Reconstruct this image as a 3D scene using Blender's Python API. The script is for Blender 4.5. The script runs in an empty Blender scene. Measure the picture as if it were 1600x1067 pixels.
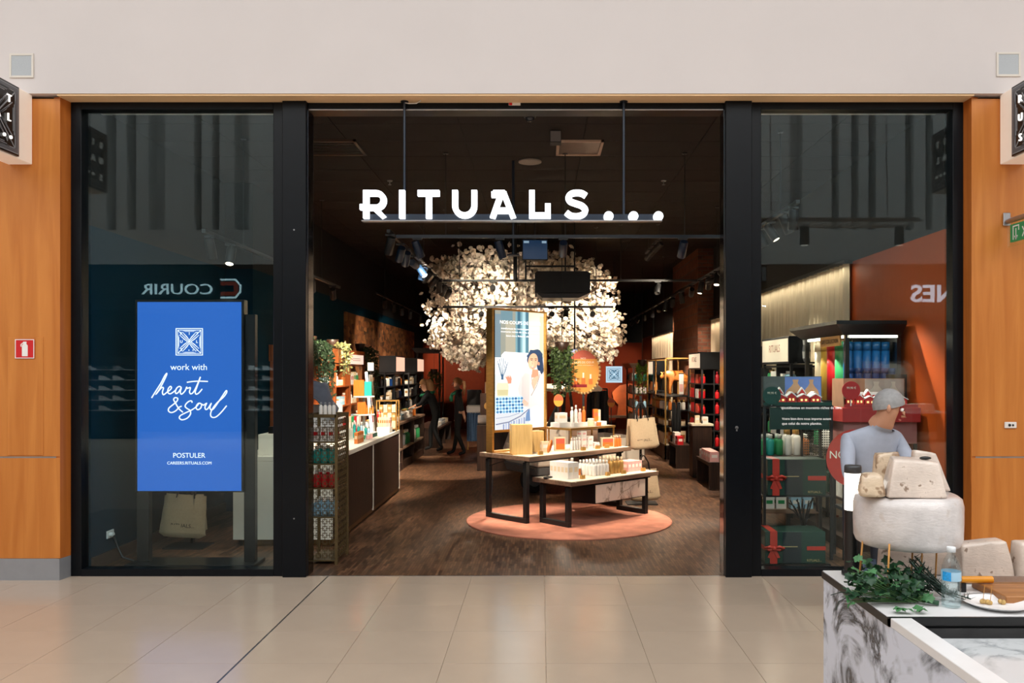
import bpy, bmesh, math, random
from mathutils import Vector, Matrix, Quaternion
PI = math.pi
RND = random.Random(11)
SC = bpy.context.scene
COL = SC.collection

# ---------------------------------------------------------------- camera, world, light, exposure
EYE = 1.75
FPX, CX, CY = 1300.0, 845.0, 580.0          # focal length and principal point, in pixels of the 1600x1067 frame
cam_d = bpy.data.cameras.new('camera')
cam = bpy.data.objects.new('camera', cam_d)
COL.objects.link(cam)
cam.location = (0, 0, EYE)
cam.rotation_euler = (PI / 2, 0, 0)
cam_d.sensor_width = 36.0
cam_d.lens = 36.0 * FPX / 1600.0
cam_d.shift_x = -(CX - 800.0) / 1600.0
cam_d.shift_y = (CY - 533.5) / 1600.0
cam_d.clip_start = 0.05
cam_d.clip_end = 200
SC.camera = cam

world = bpy.data.worlds.new('world')
SC.world = world
world.use_nodes = True
bg = world.node_tree.nodes['Background']
bg.inputs[0].default_value = (0.92, 0.96, 1.0, 1)
bg.inputs[1].default_value = 0.30

def area_light(name, loc, size_x, size_y, power, color=(1, 1, 1), rot=(0, 0, 0), spread=PI):
    d = bpy.data.lights.new(name, 'AREA')
    d.shape = 'RECTANGLE'
    d.size, d.size_y, d.energy, d.color, d.spread = size_x, size_y, power, color, spread
    o = bpy.data.objects.new(name, d)
    COL.objects.link(o)
    o.location, o.rotation_euler = loc, rot
    return o

# the glazed roof of the mall and the lit shops across the hall
area_light('mall_skylight', (0, -1.9, 9.2), 26, 7.6, 2080, (1.0, 0.985, 0.975))
area_light('sports_shop_ceiling_light', (-8.5, -6.5, 3.385), 6, 0.4, 420, (0.85, 0.95, 1.0))
area_light('clothes_shop_ceiling_light', (8.5, -6.5, 3.385), 6, 0.4, 420, (1.0, 0.92, 0.84))

SC.view_settings.view_transform = 'Standard'
SC.view_settings.look = 'None'
SC.view_settings.exposure = 0.0
SC.view_settings.gamma = 1.0
SC.view_settings.use_curve_mapping = False

def PX(px, Y):            # world X of a photo column at depth Y
    return (px - CX) * Y / FPX
def PZ(py, Y):            # world Z of a photo row at depth Y
    return EYE - (py - CY) * Y / FPX

# ---------------------------------------------------------------- materials
def lin(c):
    c = c / 255.0
    return c / 12.92 if c <= 0.04045 else ((c + 0.055) / 1.055) ** 2.4
def rgb(c):
    return (lin(c[0]), lin(c[1]), lin(c[2]), 1.0)

_M = {}
def new_mat(name):
    m = bpy.data.materials.new(name)
    m.use_nodes = True
    nt = m.node_tree
    b = nt.nodes['Principled BSDF']
    return m, nt, b

def coords(nt, scale=(1, 1, 1), kind='Object', rot=(0, 0, 0)):
    tc = nt.nodes.new('ShaderNodeTexCoord')
    mp = nt.nodes.new('ShaderNodeMapping')
    mp.inputs['Scale'].default_value = scale
    mp.inputs['Rotation'].default_value = rot
    nt.links.new(tc.outputs[kind], mp.inputs['Vector'])
    return mp.outputs['Vector']

def ramp(nt, fac, stops):
    r = nt.nodes.new('ShaderNodeValToRGB')
    el = r.color_ramp.elements
    while len(el) > 1:
        el.remove(el[-1])
    el[0].position, el[0].color = stops[0][0], stops[0][1]
    for p, c in stops[1:]:
        e = el.new(p)
        e.color = c
    nt.links.new(fac, r.inputs['Fac'])
    return r.outputs['Color']

def bump(nt, b, height, strength=0.2, dist=0.01):
    n = nt.nodes.new('ShaderNodeBump')
    n.inputs['Strength'].default_value = strength
    n.inputs['Distance'].default_value = dist
    nt.links.new(height, n.inputs['Height'])
    nt.links.new(n.outputs['Normal'], b.inputs['Normal'])

def plain(name, c, rough=0.5, metal=0.0, vary=0.08, scale=14.0, spec=0.5, emit=None, estr=0.0, stretch=(1, 1, 1)):
    """a colour broken up by a soft noise"""
    if name in _M:
        return _M[name]
    m, nt, b = new_mat(name)
    base = rgb(c)
    n = nt.nodes.new('ShaderNodeTexNoise')
    n.inputs['Scale'].default_value = scale
    n.inputs['Detail'].default_value = 3
    nt.links.new(coords(nt, stretch), n.inputs['Vector'])
    lo = tuple(v * (1 - vary) for v in base[:3]) + (1,)
    hi = tuple(min(1, v * (1 + vary)) for v in base[:3]) + (1,)
    nt.links.new(ramp(nt, n.outputs['Fac'], [(0.3, lo), (0.7, hi)]), b.inputs['Base Color'])
    b.inputs['Roughness'].default_value = rough
    b.inputs['Metallic'].default_value = metal
    b.inputs['Specular IOR Level'].default_value = spec
    if emit is not None:
        b.inputs['Emission Color'].default_value = rgb(emit)
        b.inputs['Emission Strength'].default_value = estr
    _M[name] = m
    return m

def glow(name, c, strength):
    if name in _M:
        return _M[name]
    m, nt, b = new_mat(name)
    b.inputs['Base Color'].default_value = tuple(v * 0.2 for v in rgb(c)[:3]) + (1,)
    b.inputs['Roughness'].default_value = 0.4
    b.inputs['Emission Color'].default_value = rgb(c)
    b.inputs['Emission Strength'].default_value = strength
    _M[name] = m
    return m

def wood(name, c_lo, c_hi, scale=1.0, along='Z', rough=0.4, spec=0.5, bump_s=0.05):
    if name in _M:
        return _M[name]
    m, nt, b = new_mat(name)
    s = {'X': (0.7, 9, 9), 'Y': (9, 0.7, 9), 'Z': (9, 9, 0.7)}[along]
    v = coords(nt, tuple(k * scale for k in s))
    n = nt.nodes.new('ShaderNodeTexNoise')
    n.inputs['Scale'].default_value = 2.2
    n.inputs['Detail'].default_value = 6
    n.inputs['Distortion'].default_value = 0.6
    nt.links.new(v, n.inputs['Vector'])
    nt.links.new(ramp(nt, n.outputs['Fac'], [(0.28, rgb(c_lo)), (0.72, rgb(c_hi))]), b.inputs['Base Color'])
    b.inputs['Roughness'].default_value = rough
    b.inputs['Specular IOR Level'].default_value = spec
    bump(nt, b, n.outputs['Fac'], bump_s, 0.004)
    _M[name] = m
    return m

def glass(name, tint=(1, 1, 1), f0=0.05, rough=0.0):
    """clear sheet: transparent with a Schlick reflection"""
    if name in _M:
        return _M[name]
    m, nt, b = new_mat(name)
    nt.nodes.remove(b)
    out = nt.nodes['Material Output']
    tr = nt.nodes.new('ShaderNodeBsdfTransparent')
    tr.inputs[0].default_value = (*tint, 1)
    gl = nt.nodes.new('ShaderNodeBsdfGlossy')
    gl.inputs['Roughness'].default_value = rough
    gl.inputs['Color'].default_value = (0.9, 1.0, 1.0, 1)
    lw = nt.nodes.new('ShaderNodeLayerWeight')
    lw.inputs['Blend'].default_value = 0.5
    p = nt.nodes.new('ShaderNodeMath'); p.operation = 'POWER'; p.inputs[1].default_value = 5
    nt.links.new(lw.outputs['Facing'], p.inputs[0])
    k = nt.nodes.new('ShaderNodeMath'); k.operation = 'MULTIPLY_ADD'
    k.inputs[1].default_value = 1 - f0; k.inputs[2].default_value = f0
    nt.links.new(p.outputs[0], k.inputs[0])
    mx = nt.nodes.new('ShaderNodeMixShader')
    nt.links.new(k.outputs[0], mx.inputs['Fac'])
    nt.links.new(tr.outputs[0], mx.inputs[1])
    nt.links.new(gl.outputs[0], mx.inputs[2])
    nt.links.new(mx.outputs[0], out.inputs['Surface'])
    _M[name] = m
    return m

def brick_mat(name, c1, c2, mortar, bw, bh, msize, rot=(0, 0, 0), rough=0.7, bump_s=0.5, spec=0.3, bias=0.0, extra=0.0):
    if name in _M:
        return _M[name]
    m, nt, b = new_mat(name)
    v = coords(nt, (1, 1, 1), 'Object', rot)
    br = nt.nodes.new('ShaderNodeTexBrick')
    br.inputs['Scale'].default_value = 1.0
    br.inputs['Brick Width'].default_value = bw
    br.inputs['Row Height'].default_value = bh
    br.inputs['Mortar Size'].default_value = msize
    br.inputs['Mortar Smooth'].default_value = 0.2
    br.inputs['Bias'].default_value = bias
    br.inputs['Color1'].default_value = rgb(c1)
    br.inputs['Color2'].default_value = rgb(c2)
    br.inputs['Mortar'].default_value = rgb(mortar)
    nt.links.new(v, br.inputs['Vector'])
    n = nt.nodes.new('ShaderNodeTexNoise')
    n.inputs['Scale'].default_value = 6
    n.inputs['Detail'].default_value = 5
    nt.links.new(v, n.inputs['Vector'])
    mul = nt.nodes.new('ShaderNodeMixRGB')
    mul.blend_type = 'MULTIPLY'
    mul.inputs['Fac'].default_value = 0.7
    nt.links.new(br.outputs['Color'], mul.inputs[1])
    nt.links.new(ramp(nt, n.outputs['Fac'], [(0.25, (0.45, 0.45, 0.45, 1)), (0.75, (1.25, 1.2, 1.15, 1))]), mul.inputs[2])
    nt.links.new(mul.outputs[0], b.inputs['Base Color'])
    b.inputs['Roughness'].default_value = rough
    b.inputs['Specular IOR Level'].default_value = spec
    inv = nt.nodes.new('ShaderNodeMath'); inv.operation = 'SUBTRACT'; inv.inputs[0].default_value = 1
    nt.links.new(br.outputs['Fac'], inv.inputs[1])
    bump(nt, b, inv.outputs[0], bump_s, 0.006)
    _M[name] = m
    return m

def marble(name, base, vein, scale=2.0, width=0.06, rough=0.25, amount=1.0):
    if name in _M:
        return _M[name]
    m, nt, b = new_mat(name)
    v = coords(nt, (1, 1, 1))
    n1 = nt.nodes.new('ShaderNodeTexNoise')
    n1.inputs['Scale'].default_value = scale * 1.1
    n1.inputs['Detail'].default_value = 8
    n1.inputs['Roughness'].default_value = 0.62
    n1.inputs['Distortion'].default_value = 1.1
    nt.links.new(v, n1.inputs['Vector'])
    # veins where the noise crosses one half
    d = nt.nodes.new('ShaderNodeMath'); d.operation = 'SUBTRACT'; d.inputs[1].default_value = 0.5
    nt.links.new(n1.outputs['Fac'], d.inputs[0])
    a = nt.nodes.new('ShaderNodeMath'); a.operation = 'ABSOLUTE'
    nt.links.new(d.outputs[0], a.inputs[0])
    n2 = nt.nodes.new('ShaderNodeTexNoise')
    n2.inputs['Scale'].default_value = scale * 2.3
    n2.inputs['Detail'].default_value = 4
    nt.links.new(v, n2.inputs['Vector'])
    msk = nt.nodes.new('ShaderNodeMapRange')
    msk.inputs['From Min'].default_value = 0.40
    msk.inputs['From Max'].default_value = 0.55
    nt.links.new(n2.outputs['Fac'], msk.inputs['Value'])
    mr = nt.nodes.new('ShaderNodeMapRange')
    mr.inputs['From Min'].default_value = 0.0
    mr.inputs['From Max'].default_value = width
    mr.inputs['To Min'].default_value = 1.0
    mr.inputs['To Max'].default_value = 0.0
    nt.links.new(a.outputs[0], mr.inputs['Value'])
    f = nt.nodes.new('ShaderNodeMath'); f.operation = 'MULTIPLY'
    nt.links.new(mr.outputs[0], f.inputs[0]); nt.links.new(msk.outputs[0], f.inputs[1])
    f2 = nt.nodes.new('ShaderNodeMath'); f2.operation = 'MULTIPLY'; f2.inputs[1].default_value = amount
    nt.links.new(f.outputs[0], f2.inputs[0])
    nt.links.new(ramp(nt, f2.outputs[0], [(0.0, rgb(base)), (1.0, rgb(vein))]), b.inputs['Base Color'])
    b.inputs['Roughness'].default_value = rough
    _M[name] = m
    return m

def mosaic(name, cols, scale, rough=0.7, bump_s=0.6):
    if name in _M:
        return _M[name]
    m, nt, b = new_mat(name)
    v = coords(nt, (1, 0.45, 1))
    vo = nt.nodes.new('ShaderNodeTexVoronoi')
    vo.inputs['Scale'].default_value = scale
    nt.links.new(v, vo.inputs['Vector'])
    sep = nt.nodes.new('ShaderNodeSeparateColor')
    nt.links.new(vo.outputs['Color'], sep.inputs[0])
    k = len(cols)
    nt.links.new(ramp(nt, sep.outputs[0], [(i / max(1, k - 1), rgb(c)) for i, c in enumerate(cols)]), b.inputs['Base Color'])
    b.inputs['Roughness'].default_value = rough
    inv = nt.nodes.new('ShaderNodeMath'); inv.operation = 'SUBTRACT'; inv.inputs[0].default_value = 1
    nt.links.new(vo.outputs['Distance'], inv.inputs[1])
    bump(nt, b, inv.outputs[0], bump_s, 0.01)
    _M[name] = m
    return m

BLACK = plain('black_lacquer', (14, 15, 17), 0.28, vary=0.1)
BLKMAT = plain('black_powder_coat', (18, 18, 19), 0.5, vary=0.1)
BLUEBLK = plain('blue_black_frame_paint', (8, 12, 17), 0.3, vary=0.12, spec=0.22)
WHITE = plain('white_satin', (232, 228, 222), 0.45, vary=0.03)
GOLD = plain('brushed_gold', (206, 158, 88), 0.36, 0.85, vary=0.12, stretch=(1, 1, 8))
STEEL = plain('brushed_steel', (168, 168, 170), 0.35, 0.9, vary=0.06)
DKWOOD = wood('dark_walnut', (26, 16, 11), (62, 40, 28), 1.6, 'Z', 0.42)
TOPWOOD = wood('grey_brown_oak', (88, 66, 52), (134, 106, 86), 1.2, 'X', 0.45)
CHERRY = wood('cherry_veneer', (184, 108, 42), (208, 134, 62), 0.55, 'Z', 0.38, 0.4, 0.02)
ORWOOD = wood('orange_teak', (128, 62, 22), (176, 92, 38), 1.4, 'Z', 0.5)
PAPER = plain('kraft_canvas', (190, 168, 136), 0.85, vary=0.05, scale=60)
CREAM = plain('cream_top', (226, 212, 190), 0.5, vary=0.03)

# ---------------------------------------------------------------- mesh builder
class MB:
    def __init__(s):
        s.v, s.f, s.m, s.sm = [], [], [], []
        s.mi, s.smooth = 0, False
    def add(s, verts, faces, smooth=None):
        o = len(s.v)
        s.v += [tuple(p) for p in verts]
        for f in faces:
            s.f.append(tuple(o + i for i in f))
            s.m.append(s.mi)
            s.sm.append(s.smooth if smooth is None else smooth)
        return s
    def box(s, x0, x1, y0, y1, z0, z1):
        v = [(x0, y0, z0), (x1, y0, z0), (x1, y1, z0), (x0, y1, z0), (x0, y0, z1), (x1, y0, z1), (x1, y1, z1), (x0, y1, z1)]
        return s.add(v, [(0, 3, 2, 1), (4, 5, 6, 7), (0, 1, 5, 4), (1, 2, 6, 5), (2, 3, 7, 6), (3, 0, 4, 7)], False)
    def cbox(s, c, h, M=None):
        x, y, z = h
        v = [Vector(p) for p in [(-x, -y, -z), (x, -y, -z), (x, y, -z), (-x, y, -z), (-x, -y, z), (x, -y, z), (x, y, z), (-x, y, z)]]
        if M is not None:
            v = [M @ p for p in v]
        v = [Vector(c) + p for p in v]
        return s.add(v, [(0, 3, 2, 1), (4, 5, 6, 7), (0, 1, 5, 4), (1, 2, 6, 5), (2, 3, 7, 6), (3, 0, 4, 7)], False)
    def bar(s, a, b, w, t=None):
        """a square bar from a to b"""
        a, b = Vector(a), Vector(b)
        d = b - a
        L = d.length
        q = d.to_track_quat('Z', 'Y').to_matrix()
        return s.cbox((a + b) / 2, (w / 2, (t or w) / 2, L / 2), q)
    def cyl(s, a, b, r0, r1=None, n=12, caps=True, smooth=True):
        a, b = Vector(a), Vector(b)
        r1 = r0 if r1 is None else r1
        q = (b - a).to_track_quat('Z', 'Y').to_matrix()
        v = []
        for p, r in ((a, r0), (b, r1)):
            for i in range(n):
                t = 2 * PI * i / n
                v.append(p + q @ Vector((r * math.cos(t), r * math.sin(t), 0)))
        f = [(i, (i + 1) % n, n + (i + 1) % n, n + i) for i in range(n)]
        s.add(v, f, smooth)
        if caps:
            s.add(v, [tuple(range(n - 1, -1, -1)), tuple(range(n, 2 * n))], False)
        return s
    def lathe(s, prof, n=16, c=(0, 0, 0), sx=1.0, sy=1.0, smooth=True, closed=True):
        v = []
        for r, z in prof:
            for i in range(n):
                t = 2 * PI * i / n
                v.append((c[0] + sx * r * math.cos(t), c[1] + sy * r * math.sin(t), c[2] + z))
        f = []
        k = len(prof)
        for j in range(k - 1):
            for i in range(n):
                f.append((j * n + i, j * n + (i + 1) % n, (j + 1) * n + (i + 1) % n, (j + 1) * n + i))
        s.add(v, f, smooth)
        if closed:
            o = len(s.v) - len(v)
            for ring, rev in ((0, True), (k - 1, False)):
                if prof[ring][0] > 1e-5:
                    idx = [o + ring * n + i for i in range(n)]
                    s.f.append(tuple(reversed(idx)) if rev else tuple(idx)); s.m.append(s.mi); s.sm.append(False)
        return s
    def tube(s, pts, r, n=6, caps=True):
        pts = [Vector(p) for p in pts]
        v = []
        k = len(pts)
        up = Vector((0.31, 0.17, 0.93)).normalized()
        for i, p in enumerate(pts):
            d = (pts[min(i + 1, k - 1)] - pts[max(i - 1, 0)])
            d = d.normalized() if d.length > 1e-9 else Vector((0, 0, 1))
            e1 = d.cross(up)
            e1 = e1.normalized() if e1.length > 1e-4 else d.orthogonal().normalized()
            e2 = d.cross(e1)
            rr = r[i] if isinstance(r, (list, tuple)) else r
            for j in range(n):
                t = 2 * PI * j / n
                v.append(p + e1 * (rr * math.cos(t)) + e2 * (rr * math.sin(t)))
        f = [(i * n + j, i * n + (j + 1) % n, (i + 1) * n + (j + 1) % n, (i + 1) * n + j) for i in range(k - 1) for j in range(n)]
        if caps:
            f += [tuple(range(n - 1, -1, -1)), tuple((k - 1) * n + j for j in range(n))]
        return s.add(v, f, True)
    def prism(s, poly, y0, y1):
        """outline in X,Z pulled from y0 to y1 (outline counter-clockwise seen from -Y)"""
        n = len(poly)
        v = [(p[0], y0, p[1]) for p in poly] + [(p[0], y1, p[1]) for p in poly]
        f = [tuple(range(n)), tuple(range(2 * n - 1, n - 1, -1))]
        f += [(i, n + i, n + (i + 1) % n, (i + 1) % n) for i in range(n)]
        return s.add(v, f, False)
    def zprism(s, poly, z0, z1):
        """outline in X,Y (counter-clockwise from above) from z0 to z1"""
        n = len(poly)
        v = [(p[0], p[1], z0) for p in poly] + [(p[0], p[1], z1) for p in poly]
        f = [tuple(range(n - 1, -1, -1)), tuple(range(n, 2 * n))]
        f += [(i, (i + 1) % n, n + (i + 1) % n, n + i) for i in range(n)]
        return s.add(v, f, False)
    def flat(s, poly, y):
        """a flat print facing -Y"""
        return s.add([(p[0], y, p[1]) for p in poly], [tuple(range(len(poly)))], False)
    def ribbon(s, pts, w, y0, y1, closed=False):
        """a stroke of width w along pts (X,Z), pulled from y0 to y1"""
        P = [Vector((p[0], p[1])) for p in pts]
        k = len(P)
        L, Rr = [], []
        for i in range(k):
            if closed:
                a, b = P[(i - 1) % k], P[(i + 1) % k]
            else:
                a, b = P[max(i - 1, 0)], P[min(i + 1, k - 1)]
            d1 = (P[i] - a).normalized() if (P[i] - a).length > 1e-9 else (b - P[i]).normalized()
            d2 = (b - P[i]).normalized() if (b - P[i]).length > 1e-9 else d1
            t = d1 + d2
            t = t.normalized() if t.length > 1e-6 else d1
            nrm = Vector((-t.y, t.x))
            n1 = Vector((-d1.y, d1.x))
            sc = min(2.0, 1.0 / max(0.35, nrm.dot(n1)))
            L.append(P[i] + nrm * (w / 2 * sc)); Rr.append(P[i] - nrm * (w / 2 * sc))
        v = []
        for i in range(k):
            v += [(L[i].x, y0, L[i].y), (Rr[i].x, y0, Rr[i].y), (L[i].x, y1, L[i].y), (Rr[i].x, y1, Rr[i].y)]
        f = []
        for i in range(k if closed else k - 1):
            a, b = 4 * i, 4 * ((i + 1) % k)
            f += [(a, a + 1, b + 1, b), (a + 2, b + 2, b + 3, a + 3), (a, b, b + 2, a + 2), (a + 1, a + 3, b + 3, b + 1)]
        if not closed:
            e = 4 * (k - 1)
            f += [(0, 2, 3, 1), (e, e + 1, e + 3, e + 2)]
        return s.add(v, f, False)
    def ball(s, c, r, n=8, k=6, sc=(1, 1, 1)):
        prof = [(max(1e-6, r * math.sin(PI * i / k)), -r * math.cos(PI * i / k) * sc[2]) for i in range(k + 1)]
        return s.lathe(prof, n, c, sc[0], sc[1], True, False)
    def mesh(s, name, mats):
        me = bpy.data.meshes.new(name)
        me.from_pydata(s.v, [], s.f)
        for m in (mats if isinstance(mats, (list, tuple)) else [mats]):
            me.materials.append(m)
        me.polygons.foreach_set('material_index', s.m)
        me.polygons.foreach_set('use_smooth', s.sm)
        me.update()
        return me
    def build(s, name, mats, parent=None, loc=(0, 0, 0), rot=(0, 0, 0), bevel=0.0, segs=1):
        o = obj(name, s.mesh(name, mats), parent, loc, rot)
        if bevel > 0:
            b = o.modifiers.new('bevel', 'BEVEL')
            b.width, b.segments, b.limit_method, b.angle_limit = bevel, segs, 'ANGLE', 0.7
            b.harden_normals = False
        return o

def obj(name, data, parent=None, loc=(0, 0, 0), rot=(0, 0, 0)):
    o = bpy.data.objects.new(name, data)
    COL.objects.link(o)
    o.location, o.rotation_euler = loc, rot
    if parent is not None:
        o.parent = parent
    return o
def thing(name, label, cat, loc=(0, 0, 0), rotz=0.0, group=None):
    o = obj(name, None, None, loc, (0, 0, rotz))
    o.empty_display_size = 0.05
    return tag(o, label, cat, group)
def tag(o, label, cat, group=None):
    o['label'], o['category'] = label, cat
    if group:
        o['group'] = group
    return o
def structure(o):
    o['kind'] = 'structure'
    return o
def copy_tree(o, parent=None):
    c = o.copy()
    COL.objects.link(c)
    c.parent = parent
    for ch in KIDS.get(o.name, ()):
        copy_tree(ch, c)
    return c
KIDS = {}
def kids(root):
    """remember a thing's children once, for the copies"""
    def walk(o):
        KIDS[o.name] = list(o.children)
        for c in o.children:
            walk(c)
    walk(root)
    return root
def dup(root, loc, rotz=None, label=None):
    c = copy_tree(root)
    c.location = loc
    if rotz is not None:
        c.rotation_euler = (0, 0, rotz)
    if label:
        c['label'] = label
    return c

def spline(pts, n=6):
    """Catmull-Rom through 2-D points"""
    P = [Vector((p[0], p[1])) for p in pts]
    out = []
    for i in range(len(P) - 1):
        p0, p1, p2, p3 = P[max(i - 1, 0)], P[i], P[i + 1], P[min(i + 2, len(P) - 1)]
        for j in range(n):
            t = j / n
            q = 0.5 * ((2 * p1) + (p2 - p0) * t + (2 * p0 - 5 * p1 + 4 * p2 - p3) * t * t + (3 * p1 - p0 - 3 * p2 + p3) * t ** 3)
            out.append((q.x, q.y))
    out.append((P[-1].x, P[-1].y))
    return out
def arc(cx, cy, rx, ry, a0, a1, n=12):
    return [(cx + rx * math.cos(a0 + (a1 - a0) * i / n), cy + ry * math.sin(a0 + (a1 - a0) * i / n)) for i in range(n + 1)]

def text_mesh(s, height=None, width=None, depth=0.002, align='CENTER', shear=0.0, spacing=1.0, bold=0.0):
    """text standing in X,Z and facing -Y; height is the cap height, width the full width"""
    c = bpy.data.curves.new('lettering', 'FONT')
    c.body = s
    c.size = 1.0
    c.extrude = 0.001
    c.shear = shear
    c.space_character = spacing
    c.offset = bold
    c.resolution_u = 3
    o = bpy.data.objects.new('lettering', c)
    me = bpy.data.meshes.new_from_object(o)
    bpy.data.objects.remove(o)
    bpy.data.curves.remove(c)
    xs = [v.co.x for v in me.vertices]
    x0, x1 = min(xs), max(xs)
    capz = 0.73
    sx = width / (x1 - x0) if width else height / capz
    sy = height / capz if height else sx
    off = {'CENTER': (x0 + x1) / 2, 'LEFT': x0, 'RIGHT': x1}[align]
    for v in me.vertices:
        x, y, z = v.co
        v.co = ((x - off) * sx, -(z / 0.002 + 0.5) * depth, y * sy)
    return me
def text(s, mat, parent, loc, height=None, width=None, depth=0.002, rotz=0.0, align='CENTER', name='lettering', shear=0.0, spacing=1.0, bold=0.0):
    me = text_mesh(s, height, width, depth, align, shear, spacing, bold)
    me.materials.clear()
    me.materials.append(mat)
    return obj(name, me, parent, loc, (0, 0, rotz))
# ================================================================= the mall hall
D = 7.11                                     # storefront line
FL = structure(MB().box(-14, 14, -10, D, -0.08, -0.006).build('floor', brick_mat('hall_tiling', (196, 176, 154), (202, 183, 161), (120, 105, 92), 0.618, 0.618, 0.004, rough=0.3, bump_s=0.05)))
TILE = plain('beige_porcelain', (192, 174, 154), 0.19, vary=0.035, scale=2.2, spec=0.6)
W = 0.618
tile_me = MB().box(0.0015, W - 0.0015, 0.0015, W - 0.0015, -0.006, 0).mesh('tile', TILE)
cut_me = MB().box(0.0015, W - 0.0015, 0.0015, D - 6.836 - 0.002, -0.006, 0).mesh('tile', TILE)
exp_me = MB().box(0.012, W - 0.0015, 0.0015, W - 0.0015, -0.006, 0).mesh('tile', TILE)
expc_me = MB().box(0.012, W - 0.0015, 0.0015, D - 6.836 - 0.002, -0.006, 0).mesh('tile', TILE)
for k in range(-9, 7):
    for j in range(0, 6):
        x, y = 0.031 + k * W, 6.836 - j * W
        me = (expc_me if j == 0 else exp_me) if k == -3 else (cut_me if j == 0 else tile_me)
        obj('tile', me, FL, (x, y, 0))
structure(FL)
ej = MB(); ej.box(0.031 - 3 * W + 0.002, 0.031 - 3 * W + 0.005, 3.2, D - 0.002, -0.006, 0.0005); ej.box(0.031 - 3 * W + 0.008, 0.031 - 3 * W + 0.011, 3.2, D - 0.002, -0.006, 0.0005)
ej.build('expansion_joint', STEEL, FL)

PLASTER = plain('white_plaster', (210, 204, 202), 0.85, vary=0.015, scale=1.5)
PLASTER_OPP = plain('white_plaster_opposite', (222, 226, 226), 0.85, vary=0.015, scale=1.5)
structure(MB().box(-14, 14, 6.92, 7.5, 4.06, 9.4).build('wall_front', PLASTER))
structure(MB().box(-14, -13.8, -10, 6.92, -0.05, 9.4).build('wall_left', PLASTER))
structure(MB().box(13.8, 14, -10, 6.92, -0.05, 9.4).build('wall_right', PLASTER))
# soffit over the recessed storefront
structure(MB().box(-4.03, 3.61, 6.93, 7.115, 4.045, 4.06).build('trim_4', plain('soffit_bounce_tan', (232, 196, 150), 0.6, vary=0.02)))  # tan base colour carries the light bounced off the wood

# ---- cherry panelled walls each side of the shop front
XL, XLr = -4.030, -4.012
XR, XRr = 3.611, 3.607
BASEG = plain('grey_baseboard', (150, 152, 156), 0.4, 0.3, vary=0.03)
def wood_side(name, xa, xb, inner, reveal):
    """a cherry wall: stacked veneer panels over a metal skirting"""
    lo, hi = min(xa, xb), max(xa, xb)
    w = structure(MB().box(lo, hi, 7.03, 7.4, 0, 4.06).build(name, plain('panel_backing', (60, 40, 26), 0.7)))
    sgn = 1 if inner > 0 else -1
    # panels are about 1.2 m wide
    edge, k = inner, 0
    while (edge < hi - 0.01) if sgn > 0 else (edge > lo + 0.01):
        far = edge + sgn * (0.62 if k == 0 else 1.24)
        far = min(far, hi) if sgn > 0 else max(far, lo)
        a, b = sorted((edge + (sgn * 0.001 if k else 0), far - sgn * 0.001))
        MB().box(a, b, 6.975, 7.03, 1.036, 4.035).build('panel', CHERRY, w, bevel=0.002)
        MB().box(a, b, 6.975, 7.03, 0.18, 1.022).build('panel', CHERRY, w, bevel=0.002)
        edge, k = far, k + 1
    MB().box(lo, hi, 6.985, 7.03, 1.022, 1.036).build('metal_strip', STEEL, w)
    # reveal that turns in to the glass frame
    a, b = sorted((inner, reveal))
    rv = MB(); rv.add([(inner, 6.976, 0.18), (reveal, D, 0.18), (reveal, D, 4.05), (inner, 6.976, 4.05), (inner + sgn * 0.06, 6.99, 0.18), (inner + sgn * 0.06, D, 0.18), (inner + sgn * 0.06, D, 4.05), (inner + sgn * 0.06, 6.99, 4.05)],
           [(0, 1, 2, 3), (1, 5, 6, 2), (0, 3, 7, 4), (3, 2, 6, 7), (0, 4, 5, 1), (4, 7, 6, 5)])
    rv.build('reveal_panel', wood('cherry_reveal_shaded', (170, 92, 34), (196, 114, 48), 0.55, 'Z', 0.4, 0.4, 0.02), w)  # same cherry in a darker copy, the reveal's shade put into the colour
    bb = MB().box(lo, hi, 6.965, 7.03, 0, 0.18)
    bb.add([(inner, 6.965, 0), (reveal, D, 0), (reveal, D, 0.18), (inner, 6.965, 0.18), (inner + sgn * 0.05, 6.98, 0), (inner + sgn * 0.05, D, 0), (inner + sgn * 0.05, D, 0.18), (inner + sgn * 0.05, 6.98, 0.18)],
           [(0, 1, 2, 3), (1, 5, 6, 2), (0, 3, 7, 4), (3, 2, 6, 7), (0, 4, 5, 1), (4, 7, 6, 5)])
    bb.build('skirting', BASEG, w)
    return w
wl = wood_side('wall_front_left', -14, XL, XL, XLr)
wr = wood_side('wall_front_right', XR, 14, XR, XRr)
# service hatch in the left panelling
hx0, hx1 = PX(12, 6.975), PX(68, 6.975)
h = MB().box(hx0, hx1, 6.969, 6.985, 1.045, PZ(526, 6.97))
h.build('hatch', CHERRY, wl, bevel=0.003)

# fire extinguisher sign
fs = thing('extinguisher_sign', 'small red square sign with a white fire extinguisher symbol on cherry wood', 'sign', (PX(39, 6.965), 6.967, PZ(545, 6.965)))
MB().box(-0.082, 0.082, -0.006, 0, -0.082, 0.082).build('plate', plain('sign_red', (205, 24, 32), 0.4, vary=0.02), fs, bevel=0.003)
m = MB(); m.ribbon([(-0.077, -0.077), (0.077, -0.077), (0.077, 0.077), (-0.077, 0.077)], 0.006, -0.008, -0.006, True)
m.box(-0.022, 0.026, -0.008, -0.006, -0.062, 0.028); m.prism([(-0.022, 0.028), (0.026, 0.028), (0.012, 0.045), (-0.008, 0.045)], -0.008, -0.006)
m.box(-0.012, 0.016, -0.008, -0.006, 0.045, 0.06); m.ribbon([(-0.012, 0.05), (-0.03, 0.036), (-0.03, 0.018)], 0.007, -0.008, -0.006)
m.build('extinguisher_symbol', plain('sign_white', (238, 238, 236), 0.5, vary=0.02), fs)

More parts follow.
